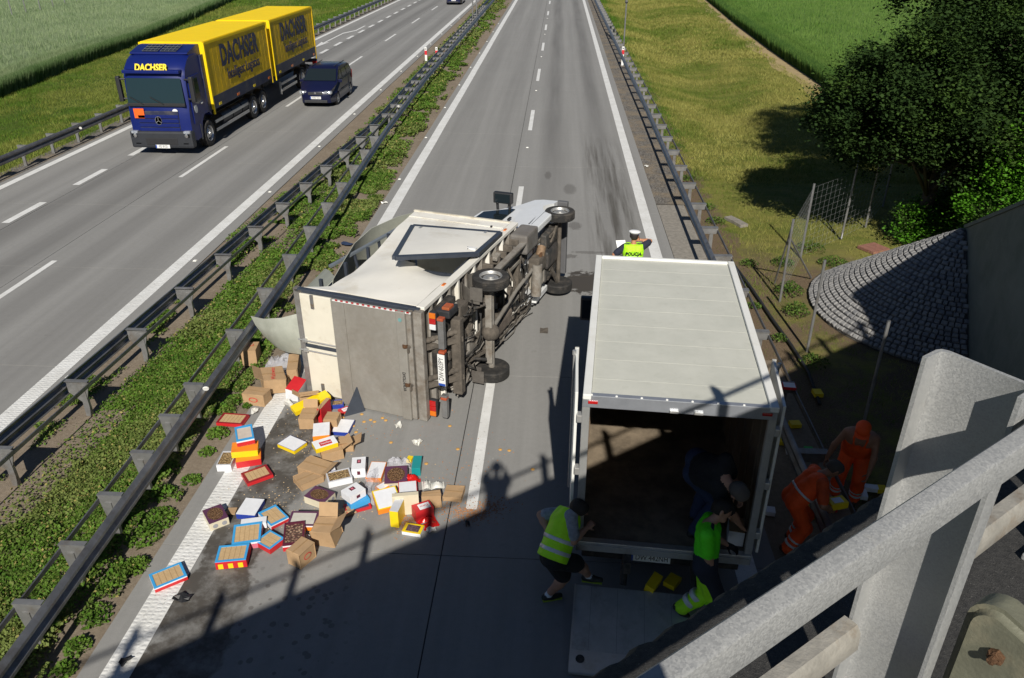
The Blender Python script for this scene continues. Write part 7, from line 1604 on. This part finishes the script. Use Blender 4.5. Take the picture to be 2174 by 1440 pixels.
# orange crumbs: thousands of flakes
def crumbs(name, label, areas, m):
    mb = MB(); rg = random.Random(5)
    for px, py, sx_, sy_, n in areas:
        for _ in range(n):
            p = G(px + rg.gauss(0, sx_), py + rg.gauss(0, sy_)); r = rg.uniform(0.005, 0.017); a = rg.uniform(0, 6.28); h = r * rg.uniform(.4, 1)
            mb.add([(p.x + r * math.cos(a), p.y + r * math.sin(a), 0.001), (p.x + r * math.cos(a + 2.1), p.y + r * math.sin(a + 2.1), 0.001), (p.x + r * math.cos(a + 4.2), p.y + r * math.sin(a + 4.2), 0.001), (p.x, p.y, h)], [(0, 1, 3), (1, 2, 3), (2, 0, 3)], m)
    o = mb.build(name); o['kind'] = 'stuff'; tag(o, label, 'crumbs')
crumbs('biscuit_crumbs', 'orange biscuit crumbs scattered round the end of the lane dash', [(1000, 1090, 22, 9, 520), (1040, 1075, 22, 10, 240), (860, 1110, 12, 14, 380), (930, 1075, 40, 14, 200), (960, 990, 60, 50, 160), (820, 900, 60, 22, 60)], mat('orange_crumb', (0.34, 0.15, 0.055), 0.8, 0, 0.3, 50, world_pos=True))
crumbs('wafer_fragments', 'pale broken wafer pieces strewn among the spilled trays', [(585, 1075, 45, 30, 150), (680, 1050, 70, 40, 140), (800, 1030, 60, 35, 120), (640, 900, 50, 30, 90), (700, 960, 50, 25, 60)], mat('wafer_crumb', (0.50, 0.36, 0.20), 0.8, 0, 0.3, 50, world_pos=True))
cookie = MB().lathe([(0, 0.018), (0.022, 0.016), (0.034, 0.006), (0.032, 0)], 10, mat('golden_biscuit', (0.50, 0.28, 0.08), 0.6, 0, .15, 30)).mesh('round_biscuit')
for px, py in ((773, 896), (787, 892), (819, 893), (812, 888), (795, 896), (756, 918), (728, 887), (768, 880), (830, 940), (972, 954), (1081, 957), (1062, 955), (955, 905), (1131, 997), (735, 880), (750, 905), (890, 940), (905, 985)):
    o = obj('round_biscuit', cookie, None, 40, G(px, py, 0.001)); tag(o, 'golden round biscuit lying loose on the concrete', 'biscuit', 'loose round biscuits')
def scrap(label, px, py, size, m, seed, name='debris', cat='debris', h=0.06):
    rg = random.Random(seed); g = [[(size * (u - .5) + rg.uniform(-.1, .1) * size, size * .7 * (v - .5), rg.uniform(0, h)) for v in np.linspace(0, 1, 4)] for u in np.linspace(0, 1, 4)]
    mb = MB(); mb.sheet(g, m, 0.004); me = mb.mesh(name); fixn(me); o = obj(name, me, None, 0, G(px, py, 0.006)); o.rotation_euler = (0, 0, seed); tag(o, label, cat)
scrap('crumpled white wrapper in the open lane behind the fallen truck', 887, 943, 0.17, M_FOILW, 1, 'wrapper', 'wrapper', 0.12)
scrap('small printed white wrapper below the folded lift', 846, 905, 0.16, M_FOILW, 2, 'wrapper', 'wrapper')
scrap('black torn rubber scrap beside the lowest blue tray', 388, 1272, 0.20, M_BLK, 3)
scrap('black torn rubber scrap on the white edge line', 268, 1405, 0.14, M_BLK, 4)
scrap('black rubber scrap at the shadow edge in the lane', 993, 1115, 0.09, M_BLK, 5)
scrap('dark blue plastic fragment on the earth beside the torn roof', 736, 520, 0.30, mat('blue_fragment', (0.03, 0.045, 0.09), .4), 6)
scrap('small rusty metal scrap on the earth near the median rail', 758, 500, 0.16, M_GRIME, 7)
scrap('white paper scrap on the small bare strip by the edge line', 541, 875, 0.16, M_FOILW, 8, 'paper_scrap', 'paper')
scrap('white scrap of paper beyond the guard rail post', 1372, 354, 0.14, M_FOILW, 9, 'paper_scrap', 'paper')
scrap('white paper scrap on the soil by the median edge line', 817, 432, 0.18, M_FOILW, 10, 'paper_scrap', 'paper')
scrap('white crumpled sheet of paper beside the crushed carton by the door frame', 612, 862, 0.22, M_FOILW, 12, 'paper_scrap', 'paper', 0.10)
scrap('torn brown cardboard flap in front of the round-window box', 735, 1090, 0.26, M_CARD, 13, 'cardboard_scrap', 'cardboard', 0.06)
scrap('torn brown cardboard strip beside the yellow-edged flat box', 655, 985, 0.24, M_CARD, 14, 'cardboard_scrap', 'cardboard', 0.05)
scrap('crumpled white wrapper between the blue trays and the open carton', 650, 1150, 0.18, M_FOILW, 15, 'wrapper', 'wrapper', 0.09)
scrap('silver wrapper lying against the red foil packs', 915, 1128, 0.14, M_FOILW, 16, 'wrapper', 'wrapper', 0.06)
scrap('dark scrap stretched on the concrete beside the fallen truck', 1155, 703, 0.25, M_GRIME, 11, h=0.02)
# ================================================================== vegetation
def leaf_mat(name, c0, c1, scale=3.0, tr=0.25, rough=0.6):
    M = bpy.data.materials.new(name); M.use_nodes = True; N = M.node_tree.nodes; L = M.node_tree.links; b = N['Principled BSDF']; out = N['Material Output']
    g = N.new('ShaderNodeNewGeometry'); nz = N.new('ShaderNodeTexNoise'); nz.inputs['Scale'].default_value = scale; nz.inputs['Detail'].default_value = 5; L.new(g.outputs['Position'], nz.inputs['Vector'])
    rp = N.new('ShaderNodeValToRGB'); rp.color_ramp.elements[0].position = 0.32; rp.color_ramp.elements[1].position = 0.68; rp.color_ramp.elements[0].color = c0 + (1,); rp.color_ramp.elements[1].color = c1 + (1,)
    L.new(nz.outputs['Fac'], rp.inputs['Fac']); L.new(rp.outputs['Color'], b.inputs['Base Color']); b.inputs['Roughness'].default_value = rough; b.inputs['Specular IOR Level'].default_value = 0.12
    t = N.new('ShaderNodeBsdfTranslucent'); L.new(rp.outputs['Color'], t.inputs['Color']); mx = N.new('ShaderNodeMixShader'); mx.inputs[0].default_value = tr
    L.new(b.outputs[0], mx.inputs[1]); L.new(t.outputs[0], mx.inputs[2]); L.new(mx.outputs[0], out.inputs['Surface']); return M
def vnoise(x, y, s, seed=0):
    """cheap smooth value noise"""
    x = np.asarray(x) * s + seed * 17.3; y = np.asarray(y) * s + seed * 5.1; xi = np.floor(x); yi = np.floor(y); fx = x - xi; fy = y - yi; fx = fx * fx * (3 - 2 * fx); fy = fy * fy * (3 - 2 * fy)
    h = lambda a, b: (np.sin(a * 127.1 + b * 311.7 + seed) * 43758.5453) % 1.0
    return (h(xi, yi) * (1 - fx) + h(xi + 1, yi) * fx) * (1 - fy) + (h(xi, yi + 1) * (1 - fx) + h(xi + 1, yi + 1) * fx) * fy
def blades(name, P, h, w, mats, mi, lean=0.35, kind='stuff', label=None, cat=None, parent=None, az=None):
    n = len(P); a = RNG.uniform(0, 2 * PI, n); l = RNG.uniform(0, 2 * PI, n) if az is None else az + RNG.normal(0, .5, n)
    dx, dy = np.cos(a) * w / 2, np.sin(a) * w / 2; k = lean * h * RNG.uniform(0.3, 1.3, n)
    A = np.stack([P[:, 0] - dx, P[:, 1] - dy, P[:, 2]], 1); B = np.stack([P[:, 0] + dx, P[:, 1] + dy, P[:, 2]], 1); C = np.stack([P[:, 0] + np.cos(l) * k, P[:, 1] + np.sin(l) * k, P[:, 2] + h], 1)
    V = np.stack([A, B, C], 1).reshape(-1, 3); F = np.arange(3 * n).reshape(-1, 3)
    o = obj(name, npmesh(name, V, F, mats, mi), parent); o['kind'] = kind
    if label: tag(o, label, cat)
    return o
def leaves(name, P, size, mats, mi, flat=0.5, parent=None, asp=1.35):
    """quads of random tilt; flat 1 = horizontal"""
    n = len(P); N_ = RNG.normal(0, 1, (n, 3)); N_[:, 2] = np.abs(N_[:, 2]) + flat * 2.0; N_ /= np.linalg.norm(N_, axis=1)[:, None]
    R0 = RNG.normal(0, 1, (n, 3)); U = np.cross(N_, R0); U /= np.linalg.norm(U, axis=1)[:, None]; Vv = np.cross(N_, U); s = np.asarray(size)[:, None] if np.ndim(size) else size
    cup = N_ * s * 0.18
    V = np.stack([P - U * s * asp / 2 - cup, P - Vv * s / 2, P + U * s * asp / 2 - cup, P + Vv * s / 2], 1).reshape(-1, 3); F = np.arange(4 * n).reshape(-1, 4)
    return obj(name, npmesh(name, V, F, mats, mi), parent)
# ---- median ground cover: small leaves in mounds
G1 = leaf_mat('cover_green', (0.075, 0.13, 0.022), (0.14, 0.22, 0.04)); G2 = leaf_mat('cover_olive', (0.12, 0.165, 0.04), (0.19, 0.235, 0.065)); G3 = leaf_mat('cover_fresh', (0.06, 0.15, 0.015), (0.13, 0.24, 0.03)); G4 = leaf_mat('cover_straw', (0.28, 0.24, 0.08), (0.38, 0.33, 0.11))
def scatter(n, x0, x1, y0, y1, power=1.0):
    u = RNG.uniform(0, 1, n) ** power; return RNG.uniform(x0, x1, n), y0 + (y1 - y0) * u
pts = []; sz = []; mi = []
for n, y0, y1, s in ((170000, 3.5, 14, 0.034), (120000, 14, 27, 0.046), (70000, 27, 55, 0.075), (30000, 55, 120, 0.13)):
    x, y = scatter(n, -9.15, -5.5, y0, y1)
    nearx = np.interp(y, [p[0] for p in p_near], [p[1] for p in p_near]); farx = np.interp(y, [p[0] for p in p_far], [p[1] for p in p_far])
    nz = 0.6 * vnoise(x, y, 0.9, 1) + 0.4 * vnoise(x, y, 2.7, 2); nz2 = vnoise(x, y, 1.8, 3)
    mid = np.clip((nearx - 0.05 - x) / 0.25, 0, 1) * np.clip((x - farx - 0.28) / 0.45, 0, 1)          # between the rails
    rightw = np.clip(1 - np.abs(x - nearx - 0.12) / np.where(y > 17, 0.55, 0.22), 0, 1)               # strip on the road side of the near rail
    leftw = np.clip(1 - np.abs(x - farx + 0.30) / np.where(y > 20, 0.75, 0.4), 0, 1) * np.where(y > 20, 1.0, 0.75)
    far_right = np.clip(1 - np.abs(x - nearx - 0.45) / 0.55, 0, 1) * (y > 22)
    dens = np.maximum.reduce([mid * np.where(nz > 0.18, 1.0, 0.3), rightw * (nz > 0.40), leftw * (nz > np.where(y > 20, 0.36, 0.48)), far_right * (nz > 0.36), (nz2 > 0.80) * 0.8 * (x > nearx) * (x < -5.62)])
    bare = (mid > 0) & (vnoise(x, y, 0.55, 9) > 0.72) & (x < farx + 1.0); dens = np.where(bare, dens * 0.15, dens)
    k = RNG.uniform(0, 1, n) < dens * 1.15; x, y, nz, nz2 = x[k], y[k], nz[k], nz2[k]
    hgt = (0.05 + 0.17 * nz * nz2 + 0.05 * (nz2 > .7)) * RNG.uniform(0.15, 1.0, len(x)) ** 0.6
    pts.append(np.stack([x, y, -0.02 + hgt], 1)); sz.append(s * RNG.uniform(0.6, 1.35, len(x)))
    r = RNG.uniform(0, 1, len(x)); mi.append(np.where(r < 0.05, 3, np.where(vnoise(x, y, 0.7, 5) + RNG.normal(0, .12, len(x)) > 0.52, 1, np.where(RNG.uniform(0, 1, len(x)) < .35, 2, 0))))
P = np.concatenate(pts); o = leaves('median_ground_cover', P, np.concatenate(sz), [G1, G2, G3, G4], np.concatenate(mi), 0.35); o['kind'] = 'stuff'; tag(o, 'dense green ground cover filling the median between the guard rails', 'ground cover')
# weed tufts on the bare strip: each one its own plant
def weed(px, py, r, h, n, label, m=(G1, G3), group='weeds on the bare strip beside the edge line', z=0.0):
    b = G(px, py); o = thing('weed_plant', label, 'weed', b, 0, group)
    a = RNG.uniform(0, 2 * PI, n); q = r * RNG.uniform(0, 1, n) ** 0.6; P = np.stack([q * np.cos(a), q * np.sin(a), h * (1 - (q / r) ** 2 * 0.75) * RNG.uniform(0.15, 1, n)], 1)
    leaves('foliage', P, RNG.uniform(0.022, 0.05, n), list(m), RNG.integers(0, len(m), n), 0.2, o)
    mb = MB()
    for i in range(7): t = RNG.uniform(0, 2 * PI); mb.tube([(0, 0, -0.02), (math.cos(t) * r * .3, math.sin(t) * r * .3, h * .5), (math.cos(t) * r * .7, math.sin(t) * r * .7, h * .8)], 0.004, 4, G1)
    mb.build('stem', None, o)
WL = 'low green weed rosette on the bare strip between guard rail and edge line'
for px, py, r, h, n in ((335, 1105, .28, .14, 420), (305, 1140, .26, .14, 380), (290, 1203, .18, .14, 260), (200, 1310, .22, .13, 260), (165, 1375, .16, .12, 200), (105, 1330, .16, .12, 200), (135, 1425, .15, .1, 160), (405, 1020, .16, .08, 160), (440, 960, .14, .08, 130), (462, 922, .20, .11, 240), (497, 850, .18, .1, 200), (525, 862, .1, .07, 110), (470, 870, .2, .12, 240), (505, 820, .18, .1, 200), (350, 1050, .2, .14, 260), (395, 905, .2, .12, 240), (355, 1000, .22, .16, 280), (430, 830, .2, .14, 240), (560, 800, .12, .08, 120), (570, 640, .25, .18, 320), (610, 590, .25, .16, 300), (730, 470, .2, .12, 220), (660, 500, .3, .2, 380), (690, 540, .2, .12, 200), (715, 460, .25, .15, 260), (790, 420, .2, .1, 180), (700, 480, .3, .16, 300)):
    weed(px, py, r, h, n, WL)
# ---- right bank grass
B1 = leaf_mat('bank_green', (0.10, 0.15, 0.022), (0.17, 0.22, 0.04), 1.5); B2 = leaf_mat('bank_straw', (0.25, 0.24, 0.06), (0.36, 0.345, 0.10), 1.5); B3 = leaf_mat('bank_olive', (0.15, 0.175, 0.035), (0.235, 0.25, 0.055), 1.5); B4 = leaf_mat('bank_lush', (0.06, 0.13, 0.012), (0.11, 0.20, 0.025), 1.5)
def grass_area(name, label, specs, fx, mats, pick, z_off=0.0, lean=0.5, dens=None):
    PP = []; H_ = []; W_ = []; MI = []
    for n, y0, y1, h, w in specs:
        u = RNG.uniform(0, 1, n); y = y0 + (y1 - y0) * u; a, b = fx(y); x = a + (b - a) * RNG.uniform(0, 1, n)
        if dens is not None: k = RNG.uniform(0, 1, n) < dens(x, y); x, y = x[k], y[k]
        PP.append(np.stack([x, y, terrain_z(x, y) - 0.01 + z_off], 1)); H_.append(h * RNG.uniform(0.4, 1.25, len(x)) * (0.55 + 0.9 * vnoise(x, y, 0.8, 4))); W_.append(w * RNG.uniform(0.6, 1.3, len(x))); MI.append(pick(x, y))
    return blades(name, np.concatenate(PP), np.concatenate(H_), np.concatenate(W_), mats, np.concatenate(MI), lean, 'stuff', label, 'grass')
def pick_right(x, y):
    v = 0.5 * vnoise(x, y, 0.25, 6) + 0.3 * vnoise(x, y, 0.8, 7) + 0.2 * vnoise(x * 0.4 + y, y * 0.3, 1.2, 8) + RNG.normal(0, 0.09, len(x)) + 0.10 * np.exp(-((x - 7.0) / 1.4) ** 2) - 0.12 * (x < 5.2) + 0.05 * (x > 9.5)
    return np.where(v > 0.59, 1, np.where(v > 0.48, 2, np.where((x < 5.4) & (y > 30), 3, 0)))
cropR = lambda y: np.interp(y, [0, 44, 50, 58, 76, 100, 300], [14.4, 14.55, 14.7, 14.9, 15.7, 17.1, 28])
def dens_right(x, y):
    d = np.ones(len(x)); d = np.where((y < 21) & (x < 8) & (vnoise(x, y, 0.7, 12) < 0.55), 0.12, d)
    d = np.where(((x - 9.0) ** 2 + (y - 16.75) ** 2 < 9.6) | ((x > 9) & (y < 17)), 0, d)
    d = np.where((x < 4.75) & (y < 30) & (vnoise(x, y, 0.9, 13) < 0.6), 0.1, d)
    return d
grass_area('bank_grass', 'mown yellow-green grass on the bank beside the verge guard rail', [(60000, 8, 30, 0.09, 0.012), (95000, 27, 55, 0.13, 0.022), (80000, 55, 120, 0.18, 0.045), (30000, 120, 260, 0.25, 0.11)], lambda y: (4.45 + 0 * y, cropR(y) - 1.0 + 0.7 * vnoise(y, y * 0, 0.6, 3)), [B1, B2, B3, B4], pick_right, 0, 0.9, dens_right)
def pick_left(x, y):
    v = 0.6 * vnoise(x * 0.5, y * 0.18, 0.5, 21) + 0.4 * vnoise(x, y, 0.9, 22) + RNG.normal(0, .08, len(x)); return np.where(v > 0.66, 1, np.where(v > 0.5, 2, np.where(v > 0.36, 3, 0)))
cropL = lambda y: np.interp(y, [0, 41, 51, 63, 97, 300], [-24, -29.6, -31.2, -32.4, -38.6, -74])
L1 = leaf_mat('verge_green', (0.07, 0.135, 0.014), (0.12, 0.20, 0.025), 1.2); L2 = leaf_mat('verge_olive', (0.15, 0.19, 0.03), (0.24, 0.26, 0.06), 1.2)
grass_area('opposite_verge_grass', 'bright green grass on the verge behind the yellow lorry', [(110000, 18, 60, 0.14, 0.024), (60000, 60, 130, 0.2, 0.05)], lambda y: (cropL(y) - 0.3, -19.5 + 0 * y), [L1, L2, L2, L1], pick_left, 0, 0.8)
# ---- crop fields: a dense stand of stalks with a ragged edge
W1 = leaf_mat('wheat_blue_green', (0.12, 0.19, 0.075), (0.19, 0.265, 0.115), 0.35); W2 = leaf_mat('wheat_pale', (0.24, 0.31, 0.165), (0.32, 0.38, 0.21), 0.35); W3 = leaf_mat('crop_green', (0.10, 0.195, 0.034), (0.16, 0.26, 0.058), 0.3); W4 = leaf_mat('crop_dark', (0.035, 0.09, 0.02), (0.06, 0.13, 0.03), 0.4)
def crop(name, label, fx, specs, h, mats, pick):
    PP = []; H_ = []; W_ = []; MI = []
    for n, y0, y1, wx, w in specs:
        y = RNG.uniform(y0, y1, n); e = fx(y); x = e + wx * RNG.uniform(0, 1, n) ** 1.6
        hh = h * RNG.uniform(0.82, 1.08, n); PP.append(np.stack([x, y, terrain_z(x, y) + np.where(np.abs(x - e) < 1.2, 0, h * 0.55)], 1)); H_.append(np.where(np.abs(x - e) < 1.2, hh, hh * 0.5)); W_.append(w * RNG.uniform(0.7, 1.3, n)); MI.append(pick(x, y, e))
    o = blades(name, np.concatenate(PP), np.concatenate(H_), np.concatenate(W_), mats, np.concatenate(MI), 0.18, 'stuff', label, 'crop')
    return o
def canopy(name, label, x0f, x1, ys, h, m, z=0.0):
    """closed upper surface of the stand so that no bare ground shows from above"""
    g = []
    for y in ys:
        e = float(x0f(y)); sgn = 1 if x1 > e else -1; xs_ = np.concatenate([e + sgn * np.array([0.8, 1.0, 1.6, 2.8, 6]), np.linspace(e + sgn * 10, x1, 22)])
        g.append([Vector((x, y, float(terrain_z(x, y)) + (0.05 if i == 0 else h * (0.80 + 0.10 * float(vnoise(x, y, 0.5, 33)))))) for i, x in enumerate(xs_)])
    mb = MB(); mb.sheet(g, m); me = mb.mesh(name); fixn(me); o = obj(name, me, None, 1); o['kind'] = 'stuff'; tag(o, label, 'crop')
def crop_ground(name, a, b, c, rows):
    t = NT(name); n1 = t.noise(0.10, 6, 0.65); n2 = t.noise(5, 6, 0.8); ln = t.noise(1.0, 4, 0.6, t.mapv((0.55, 0.035, 1), (0, 0, 0), (0, 0, rows)))
    col = t.mix(t.ramp(n2, [(0.3, 0.0), (0.7, 1.0)]), a, b); col = t.mix(t.ramp(ln, [(0.52, 0.0), (0.66, 0.7)]), col, c); col = t.mix(t.ramp(n1, [(0.35, 0.0), (0.65, 0.5)]), col, b)
    t.color(col); t.rough(0.9); t.b.inputs['Specular IOR Level'].default_value = 0.15; t.bump(t.mix(0.5, n2, t.noise(22, 4, 0.7)), 1.0, 0.18); return t.M
ysf = np.concatenate([np.linspace(8, 120, 90), np.linspace(125, 900, 30)])
canopy('wheat_canopy', 'pale green wheat field beyond the opposite verge', cropL, -520, ysf, 0.85, crop_ground('wheat_top', (0.18, 0.25, 0.125), (0.29, 0.36, 0.20), (0.12, 0.18, 0.08), 0.36))
crop('wheat_stalks', 'upright wheat stalks along the edge of the pale green field', lambda y: cropL(y) + 0.05, [(110000, 25, 75, -1.8, 0.03), (70000, 30, 110, -26, 0.05), (40000, 75, 140, -3, 0.06)], 0.95, [W1, W2, W4], lambda x, y, e: np.where(np.abs(x - e) < 0.5, np.where(RNG.uniform(0, 1, len(x)) < .3, 2, 0), np.where(RNG.uniform(0, 1, len(x)) < 0.6, 1, 0)))
canopy('crop_canopy', 'fresh green crop field at the top of the bank', lambda y: cropR(y) + 0.2, 520, ysf[20:], 0.75, crop_ground('crop_top', (0.11, 0.20, 0.036), (0.17, 0.27, 0.06), (0.085, 0.16, 0.03), -0.2))
crop('crop_stalks', 'ragged stalks at the edge of the fresh green crop field', lambda y: cropR(y) - 0.02, [(90000, 25, 75, 2.0, 0.04), (60000, 30, 110, 22, 0.06), (40000, 75, 160, 3, 0.07)], 0.85, [W3, W4], lambda x, y, e: np.where(RNG.uniform(0, 1, len(x)) < np.where(np.abs(x - e) < 0.6, .65, .2), 1, 0))
o = None
t_ = MB(); g = [[(float(cropR(y)) - 1.25 + 0.25 * math.sin(y * .7), y, float(terrain_z(float(cropR(y)) - .7, y)) + 0.012), (float(cropR(y)) + 0.25, y, float(terrain_z(float(cropR(y)) + .2, y)) + 0.012)] for y in np.linspace(24, 200, 90)]
t_.sheet(g, mat('dry_track', (0.34, 0.255, 0.13), 0.95, 0, 0.25, 3, 0.6, 20, world_pos=True)); o = t_.build('dry_field_edge'); o['kind'] = 'structure'
# wire fence posts far out in the wheat
for k, (px, py) in enumerate(((28, 40), (58, 35), (88, 28), (115, 22), (140, 16), (165, 10), (195, 4))):
    p = G(px, py); q = thing('field_fence_post', 'thin grey fence post standing far out in the wheat field', 'fence post', (p.x, p.y, -0.4), 0, 'fence posts in the wheat field'); MB().tube([(0, 0, 0), (0, 0, 2.9)], 0.05, 6, M_STEEL).build('post', None, q, 40)
# ---- trees
BARK = mat('bark', (0.075, 0.06, 0.045), 0.95, 0, 0.3, 8, 0.7, 30)
T1 = leaf_mat('dark_leaf', (0.014, 0.032, 0.008), (0.032, 0.062, 0.013), 2.0, 0.15, 0.75); T2 = leaf_mat('mid_leaf', (0.03, 0.065, 0.012), (0.06, 0.105, 0.02), 2.0, 0.2, 0.7); T3 = leaf_mat('light_leaf', (0.055, 0.17, 0.012), (0.10, 0.26, 0.02), 2.0, 0.3, 0.5)
def tree(name, label, base, lobes, nclump, per, size, mats, wts, trunk_r=0.16, cat='tree', group=None, csd=0.25, seed=1):
    rg = np.random.default_rng(seed); o = thing(name, label, cat, base, 0, group); B = np.array(base)
    C = []
    tot = sum(r[0] * r[1] * r[2] for _, r in lobes) ** 1.0
    for c, r in lobes:
        n = max(4, int(nclump * (r[0] * r[1] * r[2]) / tot)); d = rg.normal(0, 1, (n, 3)); d /= np.linalg.norm(d, axis=1)[:, None]; q = rg.uniform(0.35, 1.0, n)[:, None] ** 0.45
        C.append(np.array(c) + d * np.array(r) * q)
    C = np.concatenate(C) - B; n = len(C); k = rg.integers(0, n, n * per); scl = rg.uniform(0.6, 1.35, n)
    off = rg.normal(0, 1, (n * per, 3)) * np.array([1, 1, 0.7]) * csd * scl[k][:, None]
    P = C[k] + off; cm = rg.choice(len(mats), n, p=wts); m_ = np.where(rg.uniform(0, 1, n * per) < 0.96, cm[k], rg.choice(len(mats), n * per, p=wts))
    keep = P[:, 2] > 0.05; P, m_ = P[keep], m_[keep]
    leaves('crown', P, rg.uniform(0.6, 1.3, len(P)) * size, mats, m_, 0.6, o)
    zt = C[:, 2].max() * 0.75; mb = MB(); cx, cy = C[:, 0].mean() * 0.5, C[:, 1].mean() * 0.5
    tp = [Vector((0, 0, -0.2)), Vector((cx * .2 + .05, cy * .2, zt * .35)), Vector((cx * .6 - .05, cy * .6, zt * .7)), Vector((cx, cy, zt))]
    mb.tube(tp, [trunk_r * 1.25, trunk_r, trunk_r * .7, trunk_r * .25], 10, BARK); tr = mb.build('trunk', None, o, 1)
    mb = MB()
    for i in rg.choice(n, min(n, 46), replace=False):
        t = rg.uniform(0.25, 0.95); s_ = tp[0] + (tp[3] - tp[0]) * t; s_ = Vector((cx * t, cy * t, zt * t)); e = Vector(C[i]); md = (s_ + e) / 2 + Vector((rg.uniform(-.2, .2), rg.uniform(-.2, .2), rg.uniform(0, .3)))
        mb.tube([s_, md, e], [trunk_r * .35 * (1.1 - t * .6), trunk_r * .2, trunk_r * .06], 5, BARK)
    mb.build('limbs', None, o, 1)
    return o
tree('maple_tree', 'dense dark green tree spreading over the mesh fence', (10.3, 21.6, 0), [((9.6, 20.8, 4.0), (2.6, 2.4, 1.5)), ((8.3, 20.4, 3.7), (1.7, 1.6, 1.15)), ((11.2, 21.0, 3.4), (2.0, 1.8, 1.9)), ((8.7, 22.6, 3.0), (1.6, 1.5, 1.2)), ((10.2, 21.0, 5.2), (1.7, 1.6, 0.9))], 400, 330, 0.072, [T1, T2], [0.78, 0.22], 0.17, seed=3)
tree('tall_maple_tree', 'taller dark tree rising behind the dense one out of the picture', (13.6, 24.2, 0), [((13.2, 23.8, 7.0), (3.4, 3.2, 2.8)), ((10.9, 23.6, 6.3), (1.9, 2.0, 1.8)), ((14.5, 23.0, 4.0), (2.8, 2.4, 2.6)), ((12.6, 24.4, 9.4), (2.6, 2.6, 2.0))], 430, 300, 0.08, [T1, T2], [0.85, 0.15], 0.24, seed=5, csd=0.32)
tree('broad_tree', 'dark tree filling the gap above the wing wall', (14.2, 20.6, 0), [((13.6, 20.2, 4.3), (2.2, 1.9, 2.1)), ((12.4, 20.8, 2.6), (1.5, 1.2, 1.6))], 230, 280, 0.075, [T1, T2], [0.75, 0.25], 0.18, seed=8)
tree('bright_shrub', 'sunlit bright green shrub above the end of the wing wall', (11.5, 19.6, 0.2), [((11.4, 19.3, 2.8), (0.95, 0.8, 1.2)), ((11.0, 19.3, 1.7), (0.85, 0.7, 0.8)), ((11.9, 19.2, 3.7), (0.8, 0.6, 0.9))], 130, 220, 0.06, [T3, T2], [0.8, 0.2], 0.06, 'shrub', seed=11, csd=0.22)
tree('low_bush', 'leafy light green bush at the top of the cobbled slope', tuple(G(1968, 512)), [((G(1950, 505).x, G(1950, 505).y, 0.55), (0.65, 0.5, 0.5)), ((G(2000, 500).x, G(2000, 500).y, 0.8), (0.6, 0.5, 0.6)), ((G(1930, 520).x, G(1930, 520).y, 0.4), (0.4, 0.4, 0.35))], 70, 190, 0.06, [T3, T2], [0.6, 0.4], 0.04, 'bush', seed=14, csd=0.18)
# weeds round the fence feet and below the rail
for px, py, r, h, n in ((1675, 620, .35, .28, 420), (1690, 665, .3, .3, 360), (1662, 560, .3, .2, 300), (1770, 560, .4, .2, 400), (1720, 530, .4, .25, 380), (1600, 650, .18, .1, 130), (1655, 720, .2, .12, 160), (1500, 440, .3, .14, 240), (1520, 470, .3, .14, 220), (1460, 380, .3, .14, 220), (1590, 560, .25, .12, 180), (1730, 770, .3, .15, 220)):
    weed(px, py, r, h, n, 'leafy green weed clump in the sandy soil near the mesh fence and hose', (G1, T2), 'weeds in the soil by the mesh fence')
